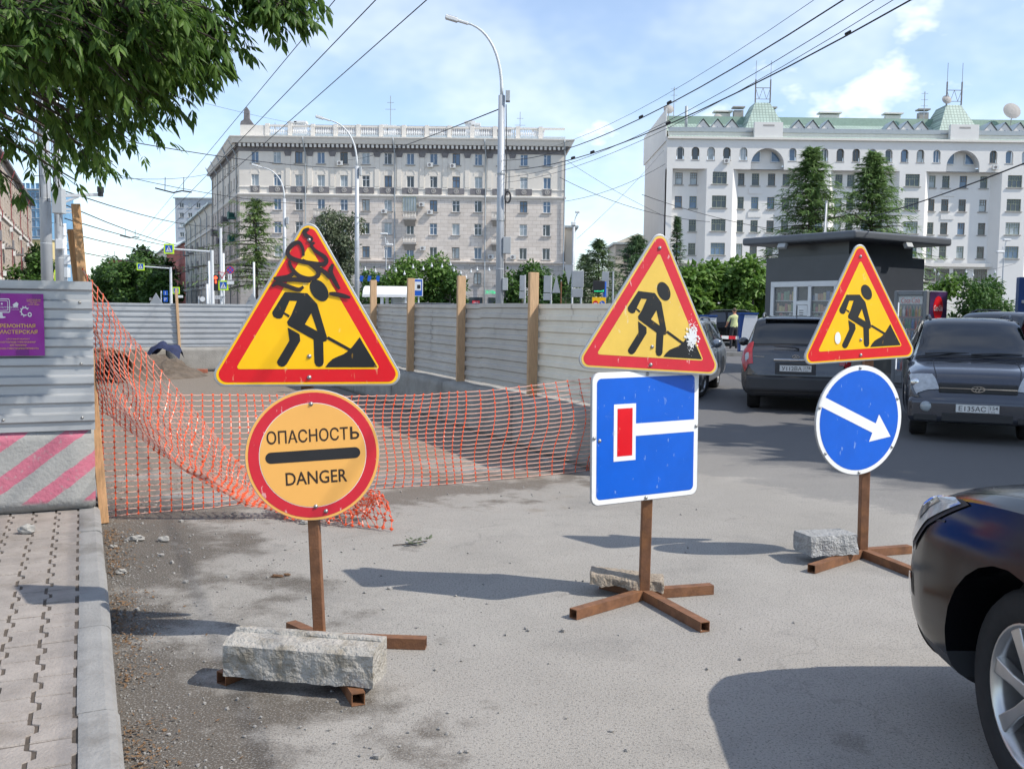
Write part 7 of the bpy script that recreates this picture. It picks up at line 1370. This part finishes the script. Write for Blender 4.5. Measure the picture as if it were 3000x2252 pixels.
def emblem(parent, loc, rz, s_):
    e = bpy.data.objects.new('emblem', None); C.objects.link(e); e.parent = parent; e.location = loc; e.rotation_euler = (0,0,rz); m = MB()
    a = circ(0,0,s_,28,s_*.5); b_ = circ(0,0,s_*.84,28,s_*.38)
    for i in range(28): m.slab([a[i],a[(i+1)%28],b_[(i+1)%28],b_[i]], -.008, 0)
    m.build('ring', 'chrome', e); text('letter', 'H', 'chrome', e, (0,-.006,0), s_*.66, s_*.95, shear=.45, bold=.02)
def car(name, label, loc, heading, st, paint, wr_, axles, track, detail=1, full=True, spokes=5, steer=0.0, group=None, nu=4, nt=3, windows=True, lower=None, tw=.22):
    rz = math.atan2(-heading.x, heading.y); t = thing(name, label, 'car', (loc.x, loc.y, 0), rz, group); B = Body(st); me = B.mesh(paint, nu, nt); bo = _link('body', me, t)
    cut = []
    cm = MB()
    for ay in axles:
        for sd2 in (-1,1): cm.lathe([(0,-.17),(wr_*1.16,-.17),(wr_*1.16,.32),(0,.32)], 28, Matrix.Translation((sd2*(track+.06),ay,wr_*1.03)) @ Matrix.Rotation(sd2*math.pi/2,4,'Y'))
    co = cm.build('cutter', 'trim_black'); bm = bmesh.new(); bm.from_mesh(co.data); bmesh.ops.remove_doubles(bm, verts=bm.verts[:], dist=1e-5); bmesh.ops.recalc_face_normals(bm, faces=bm.faces[:]); bm.to_mesh(co.data); bm.free()
    tmp = bpy.data.objects.new('tmp', me); C.objects.link(tmp); md = tmp.modifiers.new('b','BOOLEAN'); md.operation = 'DIFFERENCE'; md.object = co; md.solver = 'EXACT'; dg = bpy.context.evaluated_depsgraph_get(); nm = bpy.data.meshes.new_from_object(tmp.evaluated_get(dg)); bpy.data.objects.remove(tmp); bpy.data.objects.remove(co)
    nm.materials.clear(); nm.materials.append(MATS[paint]); nm.materials.append(MATS['trim_black']); nm.materials.append(MATS[lower or paint])
    for p in nm.polygons:
        c = p.center; idx = 0
        for ay in axles:
            dd = math.hypot(c.y-ay, c.z-wr_*1.03)
            if dd < wr_*1.15 and abs(c.x) < B.at(0,3).x*9: idx = 1 if (dd < wr_*1.12 or abs(p.normal.x) < .6) else idx
        if idx == 0 and c.z < .36*st[6][5]/1.6*1.0: idx = 2
        if c.z < st[6][1]+.03: idx = 1
        p.material_index = idx; p.use_smooth = True
    bo.data = nm; smooth_angle(bo, 32)
    for ay in axles:
        for sd2 in (-1,1): wheel(t, (sd2*(track-tw*.5+.03), ay, wr_), wr_, tw, sd2, spokes, steer if ay > 0 else 0, detail)
    if windows:
        g = lambda nm_, c, off=.011, n=12, m=8, r_=.10, mt_='car_glass', par=t: B.patch(c, off, n, m, r_).build(nm_, mt_, par, True)
        g('window_surround', [(2.95,12.95),(2.95,7.05),(4.85,7.0),(4.85,13.0)], .007, 16, 10, .05, 'trim_black'); g('window_surround', [(10.2,12.95),(10.2,7.05),(8.0,7.05),(8.0,12.95)], .007, 16, 12, .04, 'trim_black')
        g('rear_window', [(3.05,12.75),(3.05,7.25),(4.75,7.2),(4.75,12.8)], .012, 16, 10, .06); g('windshield', [(10.0,12.8),(10.0,7.2),(8.12,7.2),(8.12,12.8)], .012, 16, 12, .05)
        for s_ in (-1,1):
            g('side_window', [(4.1,6.1*s_),(5.6,6.1*s_),(5.6,6.9*s_),(4.75,6.9*s_)]); g('side_window', [(5.72,6.08*s_),(6.78,6.08*s_),(6.78,6.92*s_),(5.72,6.92*s_)]); g('side_window', [(6.9,6.08*s_),(9.6,6.08*s_),(8.3,6.9*s_),(6.9,6.92*s_)])
            for u in (5.66,6.84,9.9): g('door_seam', [(u,2.2*s_),(u+.015,2.2*s_),(u+.015,5.8*s_),(u,5.8*s_)], .002, 1, 10, 0, 'trim_black')
            for u in (5.9,7.1): g('door_handle', [(u,4.55*s_),(u+.22,4.55*s_),(u+.22,4.8*s_),(u,4.8*s_)], .02, 3, 2, 0, paint)
            p = B.at(9.05,6.0*s_); mr = MB(); mr.ball((p.x+s_*.14,p.y-.02,p.z+.09),(.10,.07,.085),12,8); mr.tube([p,(p.x+s_*.1,p.y-.01,p.z+.05)], .025, 6); mo = mr.build('mirror', paint, t, True)
            rl = MB(); q_ = [B.at(u, 8.0*s_)+Vector((0,0,.012 if k in (0,4) else .055)) for k,u in enumerate((5.2,5.6,6.5,7.4,7.9))]; rl.tube(q_, [.022,.018,.016,.018,.02], 8); rl.build('roof_rail', 'kiosk_rim', t, True)
    return t, B
def suv_rear(t, B, txt):
    g = lambda nm_, c, off, mt_, n=8, m=8, r_=.08, par=t: B.patch(c, off, n, m, r_).build(nm_, mt_, par, True)
    for s_ in (-1,1):
        tl_ = g('tail_lamp', [(1.1,4.0*s_),(3.2,4.0*s_),(3.2,7.7*s_),(1.2,7.9*s_)], .022, 'tail_red'); g('reverse_lens', [(1.5,5.0*s_),(2.0,5.0*s_),(2.0,7.3*s_),(1.5,7.3*s_)], .028, 'lamp_clear', 4, 4, .2, tl_)
    bmp = MB(); bmp.box((-.80,-2.20,.36),(.80,-2.02,.64)); bevel(bmp.build('bumper', 'bumper_grey', t), .06, 4); MB().box((-.80,-2.203,.625),(.80,-2.195,.640)).build('bumper_line', 'trim_black', t)
    MB().box((-.33,-2.175,.66),(.33,-2.10,.86)).build('plate_recess', 'bumper_grey', t); rus_plate(t, (0,-2.178,.765), 0, txt[0], txt[1]); ch = MB(); ch.box((-.36,-2.165,.885),(.36,-2.08,.925)); bevel(ch.build('tailgate_strip', 'chrome', t), .012, 2); emblem(t, (0,-2.155,.965), 0, .06); text('lettering', 'HYUNDAI', 'chrome', t, (-.60,-2.137,.955), .022, .17)
    w_ = MB(); w_.tube([(.05,-2.09,1.09),(-.02,-2.10,1.115),(-.36,-2.085,1.135)], [.02,.012,.008], 6); w_.build('wiper', 'trim_black', t); a_ = MB(); a_.tube([(0,-1.6,1.63),(.0,-1.75,1.83)], .006, 5); a_.build('antenna', 'trim_black', t); sp_ = MB(); sp_.box((-.52,-1.86,1.585),(.52,-1.70,1.61)); bevel(sp_.build('spoiler', 'paint_grey', t), .015, 2); MB().tube([(.45,-2.19,.33),(.45,-2.0,.33)], .035, 10).build('exhaust', 'alloy', t)
def suv_front(t, B, txt, paint):
    g = lambda nm_, c, off, mt_, n=8, m=8, r_=.08, par=t: B.patch(c, off, n, m, r_).build(nm_, mt_, par, True)
    for s_ in (-1,1):
        hl = g('headlight', [(13.1,4.7*s_),(15.05,4.5*s_),(15.1,8.5*s_),(13.9,8.3*s_)], .016, 'lamp_clear', 10, 10, .12); rg = MB(); c = B.at(14.3,5.6*s_)+B.normal(14.3,5.6*s_)*.012; rg.ball(c, (.06,.015,.06), 12, 6); rg.build('reflector', 'chrome', hl, True)
        fg = MB(); fg.lathe([(0,.02),(.05,.02),(.07,.0),(.075,-.05)], 16, Matrix.Translation((s_*.62,2.172,.48)) @ Matrix.Rotation(-math.pi/2,4,'X')); fg.build('fog_lamp', 'glass_curtain', t, True); MB().box((s_*.62-.14,2.06,.30),(s_*.62+.14,2.176,.37)).build('air_intake', 'trim_black', t)
        g('bonnet_crease', [(11.3,8.55*s_),(14.2,8.4*s_),(14.2,8.44*s_),(11.3,8.59*s_)], .003, 'trim_black', 12, 1, 0)
    bmp = MB(); bmp.box((-.84,1.98,.27),(.84,2.17,.60)); bevel(bmp.build('bumper', paint, t), .075, 5); MB().box((-.42,2.06,.30),(.42,2.178,.40)).build('lower_grille', 'trim_black', t)
    gr = MB(); gr.box((-.47,2.02,.66),(.47,2.135,.80)); bevel(gr.build('grille', 'trim_black', t), .02, 2); MB().box((-.46,2.13,.725),(.46,2.15,.74)).build('grille_bar', 'chrome', t)
    for k in range(6): MB().box((-.45,2.136,.67+.02*k),(.45,2.1385,.675+.02*k)).build('grille_slat', 'bumper_grey', t)
    emblem(t, (0,2.16,.73), math.pi, .085); rus_plate(t, (0,2.186,.475), math.pi, txt[0], txt[1])
    for x0, x1 in ((-.62,.02),(.05,.62)):
        w_ = MB(); p0 = B.at(10.15,7.3)+Vector((0,0,.02)); w_.tube([(x1,1.06,1.145),((x0+x1)/2,1.0,1.165),(x0,.98,1.16)], [.016,.010,.007], 6); w_.build('wiper', 'trim_black', t)
hA = Vector((.27,.963,0)).normalized(); rA = G(2330,1110,.77); rA = D(2330,1090,15.0); posA = Vector((rA.x,15.0,0)) + hA*2.02
tA, BA = car('parked_car', 'dark grey SUV seen from behind between the signs', posA, hA, SUV, 'paint_grey', .345, (-1.33,1.30), .765, group='grey SUVs parked by the kiosk', lower='bumper_grey'); suv_rear(tA, BA, ('У112ВА','178')); tA.scale = (.935,.935,.925)
hB = Vector((-.37,-.93,0)).normalized(); fB = D(2865,1156,11.6); posB = Vector((fB.x,11.6,0)) - hB*2.02
tB, BB = car('parked_car', 'blue-grey SUV facing the camera at the right edge', posB, hB, SUV, 'paint_blue_grey', .345, (-1.33,1.30), .765, group='grey SUVs parked by the kiosk'); suv_front(tB, BB, ('Е135АС','154'), 'paint_blue_grey'); tB.scale = (.935,.935,.925)
# black car in the right foreground: only its front left wing shows
RX = [(-2.30,.42,.72,.62,.62,.66,.67),(-2.27,.34,.84,.74,.78,.80,.82),(-2.2,.29,.90,.98,.80,1.04,1.06),(-2.1,.27,.915,1.06,.77,1.14,1.18),(-1.85,.25,.92,1.06,.68,1.50,1.55),(-1.6,.24,.922,1.05,.66,1.60,1.65),(-1.1,.22,.922,1.04,.655,1.63,1.68),(-.3,.21,.922,1.01,.65,1.63,1.68),(.30,.21,.922,.985,.64,1.57,1.63),(.62,.21,.922,.975,.67,1.43,1.49),(1.15,.21,.922,.965,.76,1.06,1.10),(1.32,.21,.922,.955,.79,1.00,1.05),(1.70,.22,.918,.925,.80,.955,1.00),(2.02,.23,.90,.875,.77,.90,.945),(2.22,.26,.85,.80,.70,.82,.865),(2.36,.30,.76,.66,.58,.69,.72),(2.43,.36,.62,.56,.46,.58,.60)]
hC = Vector((-.02,1,0)).normalized(); cC = Vector((2.51,1.58,0))
tC, BC = car('parked_car', 'glossy black car whose front wing and wheel fill the lower right corner', cC, hC, RX, 'paint_black', .352, (-1.35,1.40), .80, 2, spokes=7, nu=8, nt=5, lower='bumper_grey', steer=0.0)
gC = lambda nm_, c, off, mt_, n=14, m=10, r_=.10, par=tC: BC.patch(c, off, n, m, r_).build(nm_, mt_, par, True)
for s_ in (-1,1):
    hl = gC('headlight', [(12.2,4.85*s_),(13.75,3.75*s_),(14.7,4.7*s_),(13.9,6.6*s_)], .012, 'lamp_clear', 18, 14); gC('headlight_inner', [(12.7,4.85*s_),(13.65,4.25*s_),(14.2,4.9*s_),(13.75,5.9*s_)], .015, 'chrome', 10, 8, .3, hl); gC('headlight_rim', [(12.05,4.85*s_),(13.75,3.6*s_),(14.85,4.6*s_),(13.9,6.85*s_)], .006, 'trim_black', 18, 14)
    gC('side_marker', [(13.6,2.75*s_),(14.6,2.75*s_),(14.6,3.25*s_),(13.7,3.2*s_)], .006, 'lamp_clear', 8, 4, .08); gC('bumper_seam', [(12.55,4.3*s_),(14.45,4.28*s_),(14.45,4.33*s_),(12.55,4.35*s_)], .0025, 'trim_black', 14, 1, 0)
    gC('bonnet_seam', [(11.4,7.15*s_),(14.5,6.9*s_),(14.5,6.95*s_),(11.4,7.2*s_)], .0025, 'trim_black', 16, 1, 0); gC('lower_lip', [(13.0,1.2*s_),(15.9,1.2*s_),(15.9,2.0*s_),(13.0,2.0*s_)], .005, 'trim_black', 10, 4, 0)
# cars further off
SED = scaled(SUV, .97, .96, .86); hS = Vector((-.32,-.95,0)).normalized()
car('parked_car', 'silver-blue car mostly hidden behind the faded triangle and dead-end sign', Vector((3.18,19.0,0)), hS, SED, 'paint_silver', .31, (-1.27,1.27), .74, nu=3, nt=2, steer=R(-20))
car('parked_car', 'dark red SUV beyond the blue-grey one at the right edge', Vector((10.5,20.6,0)), Vector((-.75,-.66,0)).normalized(), SUV, 'paint_red', .345, (-1.33,1.30), .765, nu=3, nt=2)
car('parked_car', 'black SUV behind the standing man and the barrier', Vector((9.6,45.5,0)), Vector((-1,.05,0)).normalized(), SUV, 'paint_black', .345, (-1.33,1.30), .765, nu=3, nt=2)
for px, Y, pt, lab in ((1325,23,'paint_silver','car roof just above the right fence, left one'),(1500,22,'paint_white','white car roof just above the right fence beside the lamp')): b_ = D(px,900,Y); car('parked_car', lab, Vector((b_.x,Y,0)), Vector((1,.12,0)).normalized(), scaled(SUV,1,1,1.0), pt, .345, (-1.33,1.30), .765, nu=3, nt=2, group='cars passing behind the right fence')
# ---------------------------------------------------------------- the man by the barrier
M('shirt', srgb(200,205,150), .85, var=.1, scale=9); M('trousers', (0.035,0.035,0.04), .85, var=.2); M('skin', srgb(196,140,112), .6, var=.06); M('hair', (0.10,0.07,0.05), .8, var=.2); M('shoe', (.03,.03,.03), .6, var=.1)
def skinned(name, pts, edges, mat, parent, sub=2):
    me = bpy.data.meshes.new(name); me.from_pydata([p[:3] for p in pts], edges, []); o = bpy.data.objects.new(name, me); C.objects.link(o); sk = o.modifiers.new('skin','SKIN'); o.modifiers.new('sub','SUBSURF').levels = sub
    for v, p in zip(me.skin_vertices[0].data, pts): v.radius = (p[3], p[4] if len(p) > 4 else p[3]); 
    me.skin_vertices[0].data[0].use_root = True; dg = bpy.context.evaluated_depsgraph_get(); nm = bpy.data.meshes.new_from_object(o.evaluated_get(dg)); bpy.data.objects.remove(o); nm.materials.clear(); nm.materials.append(MATS[mat]); nm.polygons.foreach_set('use_smooth', [True]*len(nm.polygons)); q_ = _link(name, nm, parent); return q_
mp_ = G(2149, 1022); man = thing('person', 'man in pale yellow-green shirt and dark trousers seen from behind', 'person', (mp_.x, mp_.y, 0), R(8))
body = skinned('body', [(0,0,.93,.15,.11),(0,.01,1.15,.155,.115),(0,.01,1.36,.17,.115),(0,.0,1.47,.07,.07),(0,.02,1.56,.058,.06),(-.21,0,1.38,.065),(-.30,.04,1.12,.05),(-.27,-.0+.2,.98,.042),(-.26,.27,.97,.045),(.21,0,1.38,.065),(.28,.08,1.13,.05),(.20,.26,1.06,.042),(.17,.31,1.07,.042),(-.10,0,.86,.105),(-.12,.02,.48,.075),(-.13,-.02,.10,.05),(-.14,.10,.04,.045),(.10,0,.86,.105),(.12,.05,.48,.075),(.13,.02,.10,.05),(.15,.13,.04,.045)],
  [(0,1),(1,2),(2,3),(3,4),(2,5),(5,6),(6,7),(7,8),(2,9),(9,10),(10,11),(11,12),(0,13),(13,14),(14,15),(15,16),(0,17),(17,18),(18,19),(19,20)], 'skin', man)
body.data.materials.append(MATS['shirt']); body.data.materials.append(MATS['trousers']); body.data.materials.append(MATS['shoe'])
for p in body.data.polygons: z = p.center.z; x = abs(p.center.x); p.material_index = 3 if z < .09 else 2 if z < .95 and x < .235 else 1 if z < 1.485 and not (z < 1.18 and x > .235 or p.center.y > .2) else 0
h = MB(); h.ball((0,.03,1.65),(.078,.098,.115),16,12); h.ball((-.08,.03,1.65),(.014,.025,.03),8,6); h.ball((.08,.03,1.65),(.014,.025,.03),8,6); h.ball((0,.13,1.635),(.016,.02,.022),8,6); h.build('head', 'skin', man, True)
h = MB(); h.ball((0,.015,1.68),(.083,.098,.098),16,10); h.build('hair', 'hair', man, True)
for e_ in (-.03,.03): MB().ball((e_,.118,1.66),.012,8,6).build('eye', 'black', man, True)
for s_ in (-1,1):
    hp_ = Vector((-.26,.29,.965)) if s_ < 0 else Vector((.165,.33,1.07))
    for k in range(5): f = MB(); o0 = hp_+Vector(((k-2)*.017,.0,.0)); f.tube([o0, o0+Vector((0,.045-.006*abs(k-2),-.012)), o0+Vector((0,.07-.01*abs(k-2),-.035))], [.009,.0085,.007], 6); f.build('finger', 'skin', man, True)
# fallen leafy twig on the asphalt
tp = G(1205,1597); t = thing('twig', 'small green leafy twig fallen on the asphalt in mid lane', 'twig', tp); m = MB(); m.tube([(-.12,-.03,.008),(0,0,.012),(.10,.05,.02)], .004, 5); m.build('stem', 'bark_dark', t); rr = random.Random(12)
for k in range(16): f = rr.uniform(.3,1); l_ = MB(); p = Vector((-.12,-.03,.01)).lerp(Vector((.10,.05,.03)), f)+Vector((rr.uniform(-.02,.02),rr.uniform(-.03,.03),rr.uniform(0,.02))); leaf(l_, p, Vector((rr.uniform(-.3,1),rr.uniform(-1,1),rr.uniform(-.1,.5))).normalized(), Vector((0,0,1)), .055, .013); l_.build('leaf', 'leaf_grey', t)
